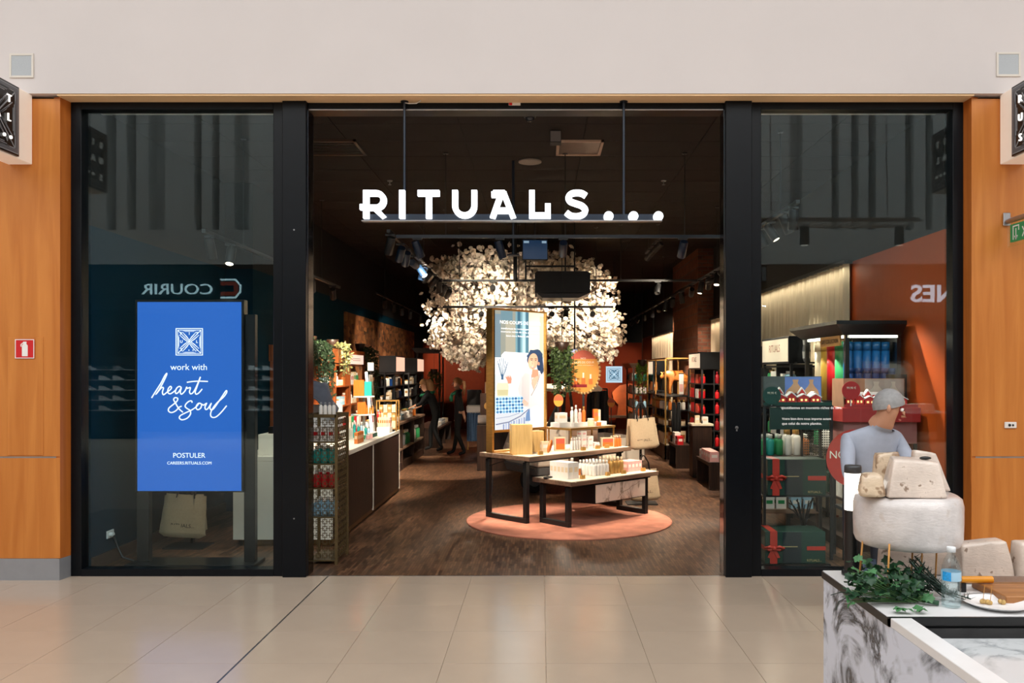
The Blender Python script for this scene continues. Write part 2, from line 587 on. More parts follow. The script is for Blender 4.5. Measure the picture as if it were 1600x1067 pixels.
# speaker grilles on the plaster
for px, py, lab in ((34.5, 103, 'square grey speaker grille on the white wall above the red-signed cherry wall'), (1575, 101, 'square grey speaker grille on the white wall above the green exit sign')):
    g = thing('speaker_grille', lab, 'speaker', (PX(px, 6.92), 6.92, PZ(py, 6.92)), 0, 'square speaker grilles high on the white wall')
    fr = MB(); fr.ribbon([(-0.092, -0.092), (0.092, -0.092), (0.092, 0.092), (-0.092, 0.092)], 0.016, -0.012, 0, True)
    fr.build('frame', plain('grille_frame', (214, 208, 198), 0.5, vary=0.02), g)
    MB().box(-0.085, 0.085, -0.008, 0, -0.085, 0.085).build('grille_cloth', plain('grille_grey', (176, 182, 186), 0.8, vary=0.05, scale=120), g)

# ---- square emblem: frame, diagonals, chevrons and the letters of the name
def emblem(s, y0, y1, heavy=1.0, letters=True):
    m = MB()
    t = s * 0.028 * heavy
    def sq(r, w=t):
        m.ribbon([(-r, -r), (r, -r), (r, r), (-r, r)], w, y0, y1, True)
    h = s / 2
    sq(h - t / 2, t * 1.3)
    sq(h * 0.86, t * 0.8)
    for a in (-1, 1):
        m.ribbon([(-h * 0.86, -a * h * 0.86), (h * 0.86, a * h * 0.86)], t, y0, y1)
    for r, w in ((0.72, 0.8), (0.58, 0.8), (0.44, 0.8), (0.30, 0.8)):
        R2 = h * r
        for k in range(4):
            ca, sa = math.cos(k * PI / 2), math.sin(k * PI / 2)
            pts = [(-h * (r - 0.22), R2), (0, h * 0.12), (h * (r - 0.22), R2)]
            if r - 0.22 <= 0.1:
                continue
            m.ribbon([(x * ca - z * sa, x * sa + z * ca) for x, z in pts], t * w, y0, y1)
            m.ribbon([(x * ca - z * sa, x * sa + z * ca) for x, z in [(-h * r * 0.8, h * 0.86 - h * (0.72 - r) * 0.35), (h * r * 0.8, h * 0.86 - h * (0.72 - r) * 0.35)]][:2], t * 0.5, y0, y1)
    return m
def emblem_letters(parent, s, mat, y, depth, rows=(('R', -0.58, 0.52), ('I', 0, 0.52), ('T', 0.58, 0.52), ('U', -0.58, -0.08), ('A', 0, -0.08), ('L', 0.58, -0.08), ('S', -0.58, -0.68))):
    for ch, u, v in rows:
        text(ch, mat, parent, (u * s / 2, y, v * s / 2), height=s * 0.105, depth=depth, name='letter', bold=0.02)
    for u in (-0.02, 0.28, 0.58):
        MB().cyl((u * s / 2, y, -0.62 * s / 2), (u * s / 2, y - depth, -0.62 * s / 2), s * 0.022, n=10).build('dot', mat, parent)

LETTER_LIT = glow('lit_letter_white', (255, 248, 240), 1.3)
PATTERN_GREY = plain('pattern_grey', (150, 152, 156), 0.4, vary=0.03)
def blade_sign(name, label, x, inward):
    """square lantern sticking out of the wall; inward = +1 if its face looks towards +X"""
    g = thing(name, label, 'sign', (x, 6.965, 3.77))
    s = 0.58
    MB().box(min(0, -inward * 0.2), max(0, -inward * 0.2), -0.78, 0, -0.29, 0.29).build('lantern_box', plain('lantern_white', (240, 226, 212), 0.5, vary=0.02, emit=(255, 236, 216), estr=0.22), g, bevel=0.004)
    f = MB().cbox((inward * 0.012, -0.215 - 0.28, 0), (0.012, 0.28, 0.28))
    f.build('face_plate', BLACK, g)
    # face artwork lies in Y,Z: build in X,Z and turn
    e = emblem(0.53, -0.003, 0.0, 0.7)
    rot = PI / 2 * inward
    pl = (inward * 0.0245, -0.215 - 0.28, 0)
    e.build('knot_pattern', PATTERN_GREY, g, pl, (0, 0, rot))
    fr = MB(); fr.ribbon([(-0.245, -0.245), (0.245, -0.245), (0.245, 0.245), (-0.245, 0.245)], 0.028, -0.004, 0, True)
    fr.build('inner_border', plain('border_grey', (96, 98, 103), 0.4, vary=0.03), g, pl, (0, 0, rot))
    hold = obj('letter_set', None, g, pl, (0, 0, rot))
    for ch, u, v in (('R', -0.14, 0.15), ('I', 0, 0.15), ('T', 0.14, 0.15), ('U', -0.14, 0.0), ('A', 0, 0.0), ('L', 0.14, 0.0), ('S', -0.14, -0.16)):
        text(ch, LETTER_LIT, hold, (u, -0.004, v - 0.03), height=0.062, depth=0.012, name='letter', bold=0.0)
    for u in (0.0, 0.08, 0.16):
        MB().cyl((u, -0.004, -0.155), (u, -0.016, -0.155), 0.014, n=10).build('dot', LETTER_LIT, hold)
    return g
blade_sign('blade_sign', 'cube lantern sign with black patterned face above the extinguisher sign', -4.257, 1)
blade_sign('blade_sign', 'cube lantern sign with black patterned face above the green exit sign', 3.844, -1)

# green exit sign sticking out of the right wall
ex = thing('exit_sign', 'green emergency exit sign on a grey metal bracket beside cherry wall', 'sign', (PX(1572, 6.97), 6.965, PZ(343, 6.97)))
MB().box(-0.03, 0.03, -0.012, 0, -0.055, 0.055).build('wall_bracket', STEEL, ex, bevel=0.004)
MB().cyl((0, -0.01, -0.02), (0.0, -0.36, -0.02), 0.022, n=12).build('bracket_arm', STEEL, ex)
MB().box(-0.008, 0.008, -0.40, -0.03, -0.24, -0.045).build('clear_panel', glass('acrylic', (0.95, 0.98, 0.96), 0.04), ex)
GREEN = plain('exit_green', (10, 122, 74), 0.4, vary=0.02, emit=(10, 122, 74), estr=0.25)
MB().box(-0.011, 0.011, -0.39, -0.075, -0.205, -0.06).build('green_panel', GREEN, ex)
pic = MB()
pic.mi = 0
for sx in (-0.012,):
    pic.ribbon([(-0.13, -0.19), (-0.13, -0.08), (-0.05, -0.08), (-0.05, -0.12)], 0.010, 0, 0.001)
    pic.ribbon([(-0.09, -0.10), (-0.09, -0.185)], 0.010, 0, 0.001)
    pic.prism([(-0.115, -0.16), (-0.09, -0.195), (-0.065, -0.16)], 0, 0.001)
    pic.ribbon([(0.0, -0.10), (0.03, -0.14), (0.0, -0.18)], 0.012, 0, 0.001)
pic.build('exit_pictogram', plain('sign_white', (238, 238, 236)), ex, (-0.0125, -0.25, 0.0), (0, 0, -PI / 2))

# key switch on the right wall
ks = thing('key_switch', 'small white key switch plate on the cherry wall beside the shop window', 'switch', (PX(1578, 6.975), 6.974, PZ(664, 6.975)))
MB().box(-0.05, 0.05, -0.014, 0, -0.026, 0.026).build('plate', WHITE, ks, bevel=0.004)
MB().cyl((-0.012, -0.014, 0), (-0.012, -0.02, 0), 0.011, n=12).cyl((0.016, -0.014, 0), (0.016, -0.02, 0), 0.008, n=12).build('keyhole', BLKMAT, ks)

# ================================================================= shop front
CL0, CL1 = PX(441, 7.06), -1.993
CR0, CR1 = 1.569, PX(1175, 7.06)
ZT = 4.05
def column(name, x0, x1, inner, holes):
    c = structure(MB().box(x0, x1, 7.06, 7.30, 0, ZT + 0.01).build(name, BLUEBLK, bevel=0.004))
    MB().box(x0 + 0.012 if inner < 0 else inner - 0.004, inner + 0.004 if inner < 0 else x1 - 0.012, 7.12, 7.27, 0.0, ZT - 0.07).build('polished_jamb', plain('polished_dark_steel', (110, 116, 124), 0.12, 1.0, vary=0.1, scale=3), c)
    for z in holes:
        MB().cyl(((x0 + x1) / 2, 7.061, z), ((x0 + x1) / 2, 7.056, z), 0.007, n=8).build('screw', STEEL, c)
    return c
column('trim_1', CL0, CL1, CL1, (0.5, 2.95))
cr = column('trim_2', CR0, CR1, CR0, ())
kh = MB().cyl((PX(1151, 7.06), 7.06, PZ(668, 7.06)), (PX(1151, 7.06), 7.052, PZ(668, 7.06)), 0.014, n=12).box(PX(1151, 7.06) - 0.006, PX(1151, 7.06) + 0.006, 7.052, 7.06, PZ(668, 7.06) - 0.03, PZ(668, 7.06))
kh.build('keyhole_plate', STEEL, cr)
# header over the open entrance
hd = structure(MB().box(CL1 + 0.001, CR0 - 0.001, 7.115, 7.30, 3.985, ZT).build('trim_3', BLUEBLK))
MB().box(CL1 + 0.01, CR0 - 0.01, 7.112, 7.125, 3.982, 3.99).build('steel_edge', STEEL, hd)
wr_ = thing('warning_sticker', 'tiny white and red warning sticker on the black header above the entrance', 'sticker', (PX(804, 7.11), 7.114, PZ(161, 7.11)))
MB().box(-0.05, 0.05, -0.002, 0, -0.02, 0.02).build('sticker_sheet', WHITE, wr_)
MB().box(-0.048, -0.02, -0.003, -0.002, -0.018, 0.018).build('red_mark', plain('sign_red', (205, 24, 32)), wr_)

PANE = glass('shop_window_glass', (0.90, 0.97, 0.98), 0.021)
def shop_window(name, x0, x1):
    w = structure(obj(name, None))
    w['kind'] = 'structure'
    fl = 0.07
    MB().box(x0, x0 + 0.09, 7.10, 7.22, 0, ZT).build('frame_stile', BLUEBLK, w, bevel=0.004)
    MB().box(x1 - 0.09, x1, 7.10, 7.22, 0, ZT).build('frame_stile', BLUEBLK, w, bevel=0.004)
    MB().box(x0 + 0.09, x1 - 0.09, 7.10, 7.22, 3.985, ZT).build('frame_head', BLUEBLK, w)
    MB().box(x0 + 0.09, x1 - 0.09, 7.10, 7.22, 0, 0.06).build('frame_sill', BLUEBLK, w)
    MB().box(x0 + 0.09, x1 - 0.09, 7.155, 7.165, 0.06, 3.985).build('glass_pane', PANE, w)
    return w
shop_window('window_1', XLr, CL0)
shop_window('window_2', CR1, XRr)

# ================================================================= the lit name over the entrance
SY = 7.02
K = SY / FPX
LIT = glow('sign_letter_light', (246, 250, 255), 2.2)
sg = thing('shop_name_sign', 'white lit letters hung on rods across the entrance', 'sign', (0, SY, 0))
def gpt(pts):
    return [(PX(x, SY), PZ(y, SY)) for x, y in pts]
def glyph(strokes, w=8.9):
    m = MB()
    for st in strokes:
        m.ribbon(gpt(st), w * K, -0.03, 0.02)
    zb0, zt0 = PZ(342.2, SY), PZ(297.3, SY)          # strokes end flat on the base and cap lines
    m.v = [(x, y, min(max(z, zb0), zt0)) for x, y, z in m.v]
    return m
T0, B0 = 297.7, 341.7
glyphs = [
    [[(572.6, T0), (572.6, B0)], [(563, 324), (572, 324)], [(572.6, 302.3), (588.5, 302.3)] + [(588.5 + 11.3 * math.sin(a), 313.6 - 11.3 * math.cos(a)) for a in [PI * i / 12 for i in range(1, 12)]] + [(588.5, 324.9), (573, 324.9)], [(584, 324), (600.5, B0)]],
    [[(628.6, T0), (628.6, B0)]],
    [[(653, 302.3), (687, 302.3)], [(670.4, 302.3), (670.4, B0)]],
    [[(711.3, T0), (711.3, 322)] + [(726.3 - 15 * math.cos(a), 322 + 15 * math.sin(a)) for a in [PI * i / 14 for i in range(1, 14)]] + [(741.3, 322), (741.3, T0)]],
    [[(769.6, B0), (783, 304), (788, 304), (802.4, B0)], [(770.6, 302.3), (789, 302.3)], [(772.5, 300), (772.5, 309)], [(777, 329.5), (796, 329.5)]],
    [[(831.2, T0), (831.2, 337.1), (860.5, 337.1)], [(856, 337), (856, 318.5)]],
    [spline([(915.5, 306.5), (909, 302.6), (901, 301.6), (892.5, 303.4), (888, 309), (891, 315), (900, 318.6), (909, 322), (914.5, 328.5), (911.5, 335), (902, 338.4), (892, 337.4), (884.5, 332.2)], 4)],
]
for g in glyphs:
    glyph(g).build('letter', LIT, sg)
for cx in (950.7, 989.3, 1028.2):
    MB().cyl((PX(cx, SY), -0.03, PZ(338.5, SY)), (PX(cx, SY), 0.02, PZ(338.5, SY)), 7.5 * K, n=24, smooth=False).build('ellipsis_dot', LIT, sg)
rl = MB().box(PX(566, SY), PX(1034, SY), 0.03, 0.07, PZ(345.5, SY), PZ(333.5, SY))
rl.build('rail', plain('rail_blue_black', (20, 34, 50), 0.3, vary=0.05), sg)
MB().box(PX(566, SY), PX(1034, SY), -0.035, 0.03, PZ(346.4, SY), PZ(345, SY)).build('rail_lip', STEEL, sg)
for px in (630.5, 975.5):
    x = PX(px, SY)
    MB().cyl((x, 0.05, PZ(340, SY)), (x, 0.05, 4.047), 0.011, n=10).build('hanging_rod', plain('rail_blue_black', (20, 34, 50)), sg)
    MB().lathe([(0.034, 4.036), (0.034, 4.042), (0.016, 4.0455)], 16, (x, 0.05, 0)).build('ceiling_rose', BLACK, sg)
MB().tube([(PX(631, SY), 0.045, 4.03), (PX(638, SY), 0.03, 4.018), (PX(650, SY), 0.03, 4.02), (PX(657, SY), 0.03, 4.044)], 0.004, 6).build('power_cable', WHITE, sg)

# ================================================================= across the hall (seen in the window panes)
OY = -6.0
YM = 2 * 7.16 - OY
opp = MB()
grooves = [(166, 182), (198, 213), (232, 258), (303, 315), (331, 343), (366, 389), (520, 540), (600, 620), (700, 716), (760, 790), (900, 916), (980, 1004), (1090, 1102), (1176, 1186), (1234, 1254), (1299, 1311), (1330, 1342), (1357, 1369), (1414, 1428), (1446, 1458)]
opp.box(-14, 14, OY - 0.2, OY, 4.36, 5.2)
edges = [-14.0]
for a, b in grooves:
    edges += [PX(a, YM), PX(b, YM)]
edges.append(14.0)
for i in range(0, len(edges), 2):
    opp.box(edges[i], edges[i + 1], OY - 0.45, OY, 5.2, 9.4)
opp.box(-14, 14, OY - 0.6, OY - 0.45, 4.36, 9.4)
structure(opp.build('wall_back', PLASTER_OPP))
DKTEAL = plain('dark_shop_fascia', (14, 20, 24), 0.5)
sh = MB()
sh.box(-14, -4.6, OY - 0.15, OY - 0.02, 3.25, 4.36); sh.box(-14, 14, -10, -9.8, 0, 4.36); sh.box(-4.6, 5.4, OY - 0.15, OY, 0, 4.36); sh.box(-14, 14, -10, OY - 0.15, 3.4, 3.5)
structure(sh.build('wall_back_shops', DKTEAL))
cs = thing('fashion_fascia', 'brown ribbed shop fascia across the hall with white lit letters', 'sign', (0, OY, 0))
fb = MB().box(5.5, 13.7, 0.0, 0.1, 3.25, 4.355)
fb.build('fascia_board', plain('fascia_brown', (92, 70, 58), 0.5), cs)
x = 7.9
while x < 13.5:
    MB().box(x, x + 0.05, 0.1, 0.13, PZ(492, YM), PZ(432, YM)).build('slat', plain('fascia_slat', (120, 92, 78), 0.5), cs)
    x += 0.11
text('NES', glow('fascia_white', (235, 240, 255), 9.0), cs, (PX(1453, YM), 0.14, PZ(472, YM)), height=0.42, width=PX(1487, YM) - PX(1418, YM), depth=0.03, rotz=PI, bold=0.02)
cc = thing('sports_shop_sign', 'outlined white letters and an orange square emblem on a dark fascia across the hall', 'sign', (0, OY, 0))
text('COURIR', glow('fascia_cyan', (205, 238, 250), 8.0), cc, (PX(278, YM), 0.03, PZ(460, YM)), height=0.27, width=PX(333, YM) - PX(223, YM), depth=0.03, rotz=PI, bold=0.0)
em = MB(); a0, b0 = PX(345, YM), PX(376, YM); zt, zb = PZ(437, YM), PZ(465, YM)
em.ribbon([(a0, zt), (b0 - 0.12, zt), (b0, zt - 0.14), (b0, zb + 0.14), (b0 - 0.12, zb), (a0, zb)], 0.04, 0.0, 0.03)
em.build('emblem_outline', glow('fascia_cyan', (205, 238, 250), 8.0), cc)
em = MB(); em.box(a0, b0 - 0.1, 0.0, 0.02, zt - 0.14, zt - 0.05); em.box(a0, b0 - 0.1, 0, 0.02, zb + 0.05, zb + 0.14); em.box(b0 - 0.16, b0 - 0.06, 0, 0.02, zb + 0.1, zt - 0.1)
em.build('emblem_bars', glow('fascia_orange', (200, 80, 40), 1.5), cc)

# shoe walls of the sports shop
SHW = plain('shoe_wall_white', (225, 232, 235), 0.5)
for (pa, pb) in ((130, 215), (385, 445)):
    xa, xb = PX(pa, YM + 1.2), PX(pb, YM + 1.2)
    r = thing('shoe_wall', 'white wall of small shoe shelves inside the shop across the hall', 'shelf', (0, OY - 1.2, 0), 0, 'shoe walls across the hall')
    MB().box(xa, xb, -0.12, -0.05, 0.0, 2.1).build('back_panel', DKTEAL, r)
    for k in range(5):
        z = 0.75 + 0.26 * k
        MB().box(xa, xb, -0.05, 0.13, z - 0.012, z).build('shelf', SHW, r)
shoe_protos = []
for nm, c in (('white', (225, 226, 228)), ('grey', (120, 124, 128)), ('black', (30, 30, 33))):
    m = MB(); m.prism([(-0.13, 0), (0.13, 0), (0.13, 0.03), (0.05, 0.055), (-0.02, 0.10), (-0.13, 0.11)], -0.04, 0.04)
    shoe_protos.append((nm, m.mesh('shoe', plain('shoe_' + nm, c, 0.6))))
for (pa, pb) in ((132, 213), (387, 443)):
    xa, xb = PX(pa, YM + 1.2), PX(pb, YM + 1.2)
    for k in range(5):
        x = xa + 0.18
        while x < xb - 0.15:
            nm, me = shoe_protos[RND.choice((0, 0, 1, 2, 0))]
            o = obj('shoe', me, None, (x, OY - 1.16, 0.75 + 0.26 * k))
            tag(o, 'small %s trainer on a shelf of the shop across the hall' % nm, 'shoe', '%s trainers on the shoe wall across the hall' % nm)
            x += 0.36
# clothes rail of the fashion shop
rk = thing('clothes_rail', 'steel clothes rail full of shirts in the shop across the hall', 'rack', (0, OY - 1.0, 0))
xa, xb = PX(1345, YM + 1), PX(1418, YM + 1)
MB().cyl((xa, 0, 1.98), (xb, 0, 1.98), 0.016, n=8).build('rail_bar', STEEL, rk)
for x in (xa, xb):
    MB().cyl((x, 0, 0), (x, 0, 1.98), 0.016, n=8).build('upright', STEEL, rk)
def shirt_mesh(mat):
    m = MB(); m.prism([(-0.2, 0), (0.2, 0), (0.2, 0.48), (0.31, 0.38), (0.36, 0.5), (0.2, 0.68), (0.07, 0.72), (-0.07, 0.72), (-0.2, 0.68), (-0.36, 0.5), (-0.31, 0.38), (-0.2, 0.48)], -0.012, 0.012)
    return m.mesh('shirt', mat)
SHIRTS = [shirt_mesh(plain('shirt_%d' % i, c, 0.8)) for i, c in enumerate(((190, 150, 120), (200, 160, 130), (232, 228, 220)))]
xs_ = [0.10, 0.17, 0.24, 0.31, 0.38, 0.66, 0.93]
for i, t_ in enumerate(xs_):
    x = xa + (xb - xa) * t_
    front = i == 5
    o = obj('shirt', SHIRTS[2 if front else i % 2], None, (x, OY - 0.99 + (0.06 if front else 0), 1.23), (0, 0, 0.1 if front else 1.25))
    tag(o, 'white printed shirt facing out on the rail across the hall' if front else ('tan shirt hung edge-on on the rail across the hall' if i % 2 else 'sandy shirt hung edge-on on the rail across the hall'), 'shirt', None if front else ('tan shirts on the rail' if i % 2 else 'sandy shirts on the rail'))
    if front:
        MB().ball((0, 0.0, 0.36), 0.12, 8, 6, (1, 0.12, 1.4)).build('yellow_print', plain('print_yellow', (190, 170, 60), 0.7), o)
# folded shirts on a table
ft = thing('folding_table', 'low table of folded shirts in the shop across the hall', 'table', (PX(1445, YM + 0.6), OY - 0.6, 0))
MB().box(-0.5, 0.5, -0.3, 0.3, 0.7, 0.74).build('tabletop', SHW, ft)
for sx in (-1, 1):
    MB().box(sx * 0.46 - 0.02, sx * 0.46 + 0.02, -0.28, 0.28, 0, 0.7).build('leg', STEEL, ft)
for k in range(4):
    o = MB().box(-0.3, 0.3, -0.2, 0.2, 0.74 + 0.05 * k, 0.786 + 0.05 * k).build('folded_shirt', plain('shirt_2', (232, 228, 220)), None, (PX(1445, YM + 0.6) - 0.15, OY - 0.6, 0), bevel=0.012)
    tag(o, 'folded white shirt in the pile on the low table across the hall', 'shirt', 'folded shirts across the hall')

# ladder tray with two downlights, hung over the kiosk (mirrored in the right pane)
RY = 0.4
RM = 2 * 7.16 - RY
lt = thing('cable_ladder', 'white ladder tray on wires above the cheese kiosk', 'light rig', (0, RY, 0))
xa, xb = PX(1150, RM), PX(1425, RM)
for dy in (-0.3, 0.3):
    MB().box(xa, xb, dy - 0.02, dy + 0.02, 4.2, 4.26).build('side_rail', WHITE, lt)
for i in range(28):
    x = xa + 0.06 + (xb - xa - 0.1) * i / 27
    MB().box(x - 0.012, x + 0.012, -0.3, 0.3, 4.2, 4.215).build('rung', WHITE, lt)
for px, dx in ((1180, 0.12), (1205, -0.05), (1387, -0.08), (1424, -0.12)):
    x = PX(px, RM)
    MB().tube([(x, 0.0, 4.24), (x + dx, 0, 9.3)], 0.008, 6).build('hanging_wire', STEEL, lt)
for px in (1257, 1405):
    x = PX(px, RM)
    dl = thing('pendant_downlight', 'grey cylinder downlight hung under the %s of the ladder tray' % ('middle' if px < 1300 else 'outer end'), 'lamp', (x, RY, 0))
    MB().cyl((0, 0, 3.86), (0, 0, 4.16), 0.075, n=16).build('lamp_body', plain('lamp_grey', (110, 125, 130), 0.5), dl)
    MB().cyl((0, 0, 4.16), (0, 0, 4.205), 0.012, n=8).build('stem', STEEL, dl)
    MB().cyl((0, 0, 3.852), (0, 0, 3.86), 0.06, n=16).build('diffuser', glow('downlight_white', (255, 245, 230), 4.0), dl)
# ================================================================= inside the shop: shell
CEIL = 4.1
YB = 25.4
PARQ = brick_mat('end_strip_parquet', (74, 52, 40), (134, 98, 72), (30, 21, 16), 0.17, 0.024, 0.0012, rot=(0, 0, PI / 2), rough=0.36, bump_s=0.25, spec=0.5, bias=-0.1)
structure(MB().box(-4.4, 4.2, D, YB + 0.2, -0.08, 0).build('floor', PARQ))
MB().box(CL1 + 0.02, CR0 - 0.02, D - 0.002, D + 0.012, -0.006, 0.0015).build('threshold_strip', STEEL, bpy.data.objects['floor.001'])
CEILM = plain('dark_ceiling_tile', (40, 34, 31), 0.85, vary=0.12, scale=3, spec=0.2)
ce = structure(MB().box(-4.4, 4.2, 7.5, YB + 0.2, CEIL + 0.01, CEIL + 0.1).build('ceiling', plain('ceiling_void', (14, 13, 12), 0.9)))
ct = MB().box(0.004, 1.196, 0.004, 0.596, 0, 0.012).mesh('ceiling_tile', CEILM)
for i in range(7):
    for j in range(18):
        obj('ceiling_tile', ct, ce, (-4.37 + 1.2 * i, 7.31 + 0.6 * j, CEIL))
MB().box(-4.4, 4.2, 18.11, YB + 0.2, CEIL, CEIL + 0.012).build('plain_ceiling', CEILM, ce)
MB().box(-4.4, 4.2, 7.3, 7.5, CEIL + 0.012, CEIL + 0.1).build('ceiling_edge', CEILM, ce)

TEAL = plain('teal_wall_paint', (5, 46, 62), 0.75, vary=0.05, scale=2, spec=0.08)
TEALDK = plain('dark_upper_wall', (20, 19, 18), 0.8, vary=0.1)
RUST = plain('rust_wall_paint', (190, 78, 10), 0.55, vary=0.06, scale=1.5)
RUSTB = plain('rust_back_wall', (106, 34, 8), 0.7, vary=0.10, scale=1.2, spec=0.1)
wL = structure(MB().box(-4.15, -3.95, D + 0.2, 10.4, 0, 3.03).build('wall_left', TEAL))
MB().box(-4.15, -3.95, D + 0.2, 10.4, 3.03, CEIL).build('upper_wall', TEALDK, wL)
MB().box(-4.15, -3.6, 10.4, YB, 0, 3.03).build('rear_wall', TEAL, wL)
MB().box(-4.15, -3.6, 10.4, YB, 3.03, CEIL).build('upper_wall', TEALDK, wL)
structure(MB().box(-3.95, -3.93, D + 0.2, 10.39, 0, 0.11).build('baseboard_left', plain('brown_skirting', (84, 66, 56), 0.5)))
CORK = mosaic('stone_mosaic', [(120, 70, 36), (150, 92, 46), (84, 46, 24), (176, 116, 66), (60, 36, 22), (140, 84, 44)], 13)
MB().box(-3.6, -3.56, 15.2, 23.4, 0.3, 2.84).build('mosaic_panel', CORK, wL)
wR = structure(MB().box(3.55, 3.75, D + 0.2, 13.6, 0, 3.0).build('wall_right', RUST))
MB().box(3.55, 3.75, D + 0.2, 13.6, 3.0, CEIL).build('upper_wall', TEALDK, wR)
MB().box(3.3, 3.75, 13.6, 18.95, 0, CEIL).build('rear_wall', TEALDK, wR)
MB().box(3.14, 3.75, 18.95, 23.0, 0, CEIL).build('rear_wall', TEALDK, wR)
MB().box(3.1, 3.75, 23.0, YB, 0, 2.75).build('timber_panel', wood('red_timber', (92, 42, 20), (130, 64, 30), 1.0), wR)
MB().box(3.1, 3.75, 23.0, YB, 2.75, CEIL).build('upper_wall', TEALDK, wR)
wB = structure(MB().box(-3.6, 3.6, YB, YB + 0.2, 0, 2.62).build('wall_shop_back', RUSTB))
MB().box(-3.6, 3.6, YB, YB + 0.2, 2.62, CEIL).build('upper_wall', TEALDK, wB)
MB().box(-2.9, -1.7, YB - 0.04, YB, 0, 2.2).build('closed_door_leaf', plain('dark_rust_door', (84, 28, 8), 0.7, spec=0.1), wB)
BRICKM = brick_mat('old_brick_shaded', (134, 80, 56), (96, 58, 44), (104, 84, 70), 0.22, 0.072, 0.010, rot=(PI / 2, 0, 0), rough=0.85, bump_s=0.8)  # front face: brick colours darkened to stand for its shade
BRICKS = brick_mat('old_brick_side_lit', (150, 92, 62), (108, 66, 48), (112, 90, 74), 0.22, 0.072, 0.010, rot=(PI / 2, 0, PI / 2), rough=0.85, bump_s=0.8)  # aisle face: same brick, colours lightened as the lit side
pl = MB()
pl.add([(3.0, 15.9, 0), (3.6, 15.9, 0), (3.6, 15.9, CEIL), (3.0, 15.9, CEIL)], [(0, 1, 2, 3)])
pl.mi = 1
pl.add([(3.0, 18.9, 0), (3.0, 15.9, 0), (3.0, 15.9, CEIL), (3.0, 18.9, CEIL), (3.6, 18.9, 0), (3.6, 18.9, CEIL)], [(0, 1, 2, 3), (4, 0, 3, 5)])
structure(pl.build('pillar', [BRICKM, BRICKS]))

# pleated curtains along the right wall
CURT = plain('curtain_linen', (222, 200, 168), 0.9, vary=0.05, scale=30, stretch=(1, 1, 0.1))
def curtain(label, x, y0, y1, z0, z1):
    m = MB(); n = int((y1 - y0) / 0.018)
    v = []
    for i in range(n + 1):
        y = y0 + (y1 - y0) * i / n
        ph = y * 2 * PI / 0.15
        dx = 0.03 * math.sin(ph) + 0.012 * math.sin(ph * 0.37 + 1)
        v += [(x - 0.05 + dx, y, z0), (x - 0.05 + dx * 0.7, y, z1)]
    m.add(v, [(2 * i, 2 * i + 1, 2 * i + 3, 2 * i + 2) for i in range(n)], True)
    c = m.build('curtain', CURT)
    tag(c, label, 'curtain')
    t = MB().box(x - 0.09, x - 0.0, y0, y1, z1, z1 + 0.04)
    t.build('curtain_track', BLKMAT, c)
    return c
curtain('cream pleated curtain behind the tall cabinet of coloured tubes', 3.55, 9.47, 13.58, 0.05, 2.98)
curtain('narrow cream curtain between the brick pillar and the black column', 3.3, 13.62, 15.85, 0.05, 2.72)
curtain('cream pleated curtain beyond the brick pillar', 3.14, 18.98, 22.98, 0.05, 2.68)

# ---- things on the ceiling
def ceil_thing(px, py, name, label, cat, z=CEIL):
    Y = FPX * (z - EYE) / (CY - py)
    return thing(name, label, cat, (PX(px, Y), Y, z))
g = ceil_thing(905, 230, 'ceiling_vent', 'square metallic air panel with a pale frame in the dark ceiling', 'vent')
fr = MB()
for a, b, c, d in ((-0.24, 0.24, -0.28, -0.25), (-0.24, 0.24, 0.25, 0.28), (-0.24, -0.21, -0.28, 0.28), (0.21, 0.24, -0.28, 0.28)):
    fr.box(a, b, c, d, -0.02, 0)
fr.build('frame', plain('panel_frame_bronze', (190, 160, 138), 0.4), g)
MB().box(-0.21, 0.21, -0.25, 0.25, -0.008, 0).build('perforated_plate', plain('panel_plate', (120, 100, 88), 0.35, 0.6), g)
g = ceil_thing(520, 229, 'air_grille', 'dark rectangular air grille with bronze edge in the ceiling near the black column', 'vent')
fr = MB()
for a, b, c, d in ((-0.3, 0.3, -0.28, -0.25), (-0.3, 0.3, 0.25, 0.28), (-0.3, -0.27, -0.28, 0.28), (0.27, 0.3, -0.28, 0.28)):
    fr.box(a, b, c, d, -0.025, 0)
fr.build('frame', plain('panel_frame_dark', (70, 52, 42), 0.4), g)
for i in range(8):
    MB().box(-0.27, 0.27, -0.24 + i * 0.062, -0.215 + i * 0.062, -0.02, -0.004).build('slat', BLKMAT, g)
g = ceil_thing(828, 252, 'ceiling_speaker', 'round grey speaker grille in the ceiling above the lit name', 'speaker')
MB().lathe([(0.13, -0.0), (0.13, -0.012), (0.115, -0.016)], 24).build('rim', plain('speaker_rim', (150, 138, 128), 0.5), g)
MB().lathe([(0.0001, -0.014), (0.115, -0.014)], 24, closed=False).build('grille', plain('speaker_mesh', (90, 82, 76), 0.6), g)
g = ceil_thing(868, 206, 'surface_box', 'small black box with a pale face hung under the ceiling', 'sensor')
MB().box(-0.055, 0.055, -0.06, 0.06, -0.12, 0).build('housing', BLKMAT, g, bevel=0.005)
MB().box(-0.05, 0.05, -0.065, -0.06, -0.11, -0.01).build('face', plain('pale_lens', (120, 112, 108), 0.4), g)
g = ceil_thing(828, 178, 'dome_camera', 'black dome security camera on the ceiling just behind the header', 'camera')
MB().lathe([(0.055, 0), (0.055, -0.03), (0.05, -0.035)], 20).build('mount', BLKMAT, g)
MB().ball((0, 0, -0.035), 0.042, 14, 8).build('dome', plain('dome_dark', (40, 40, 44), 0.08), g)
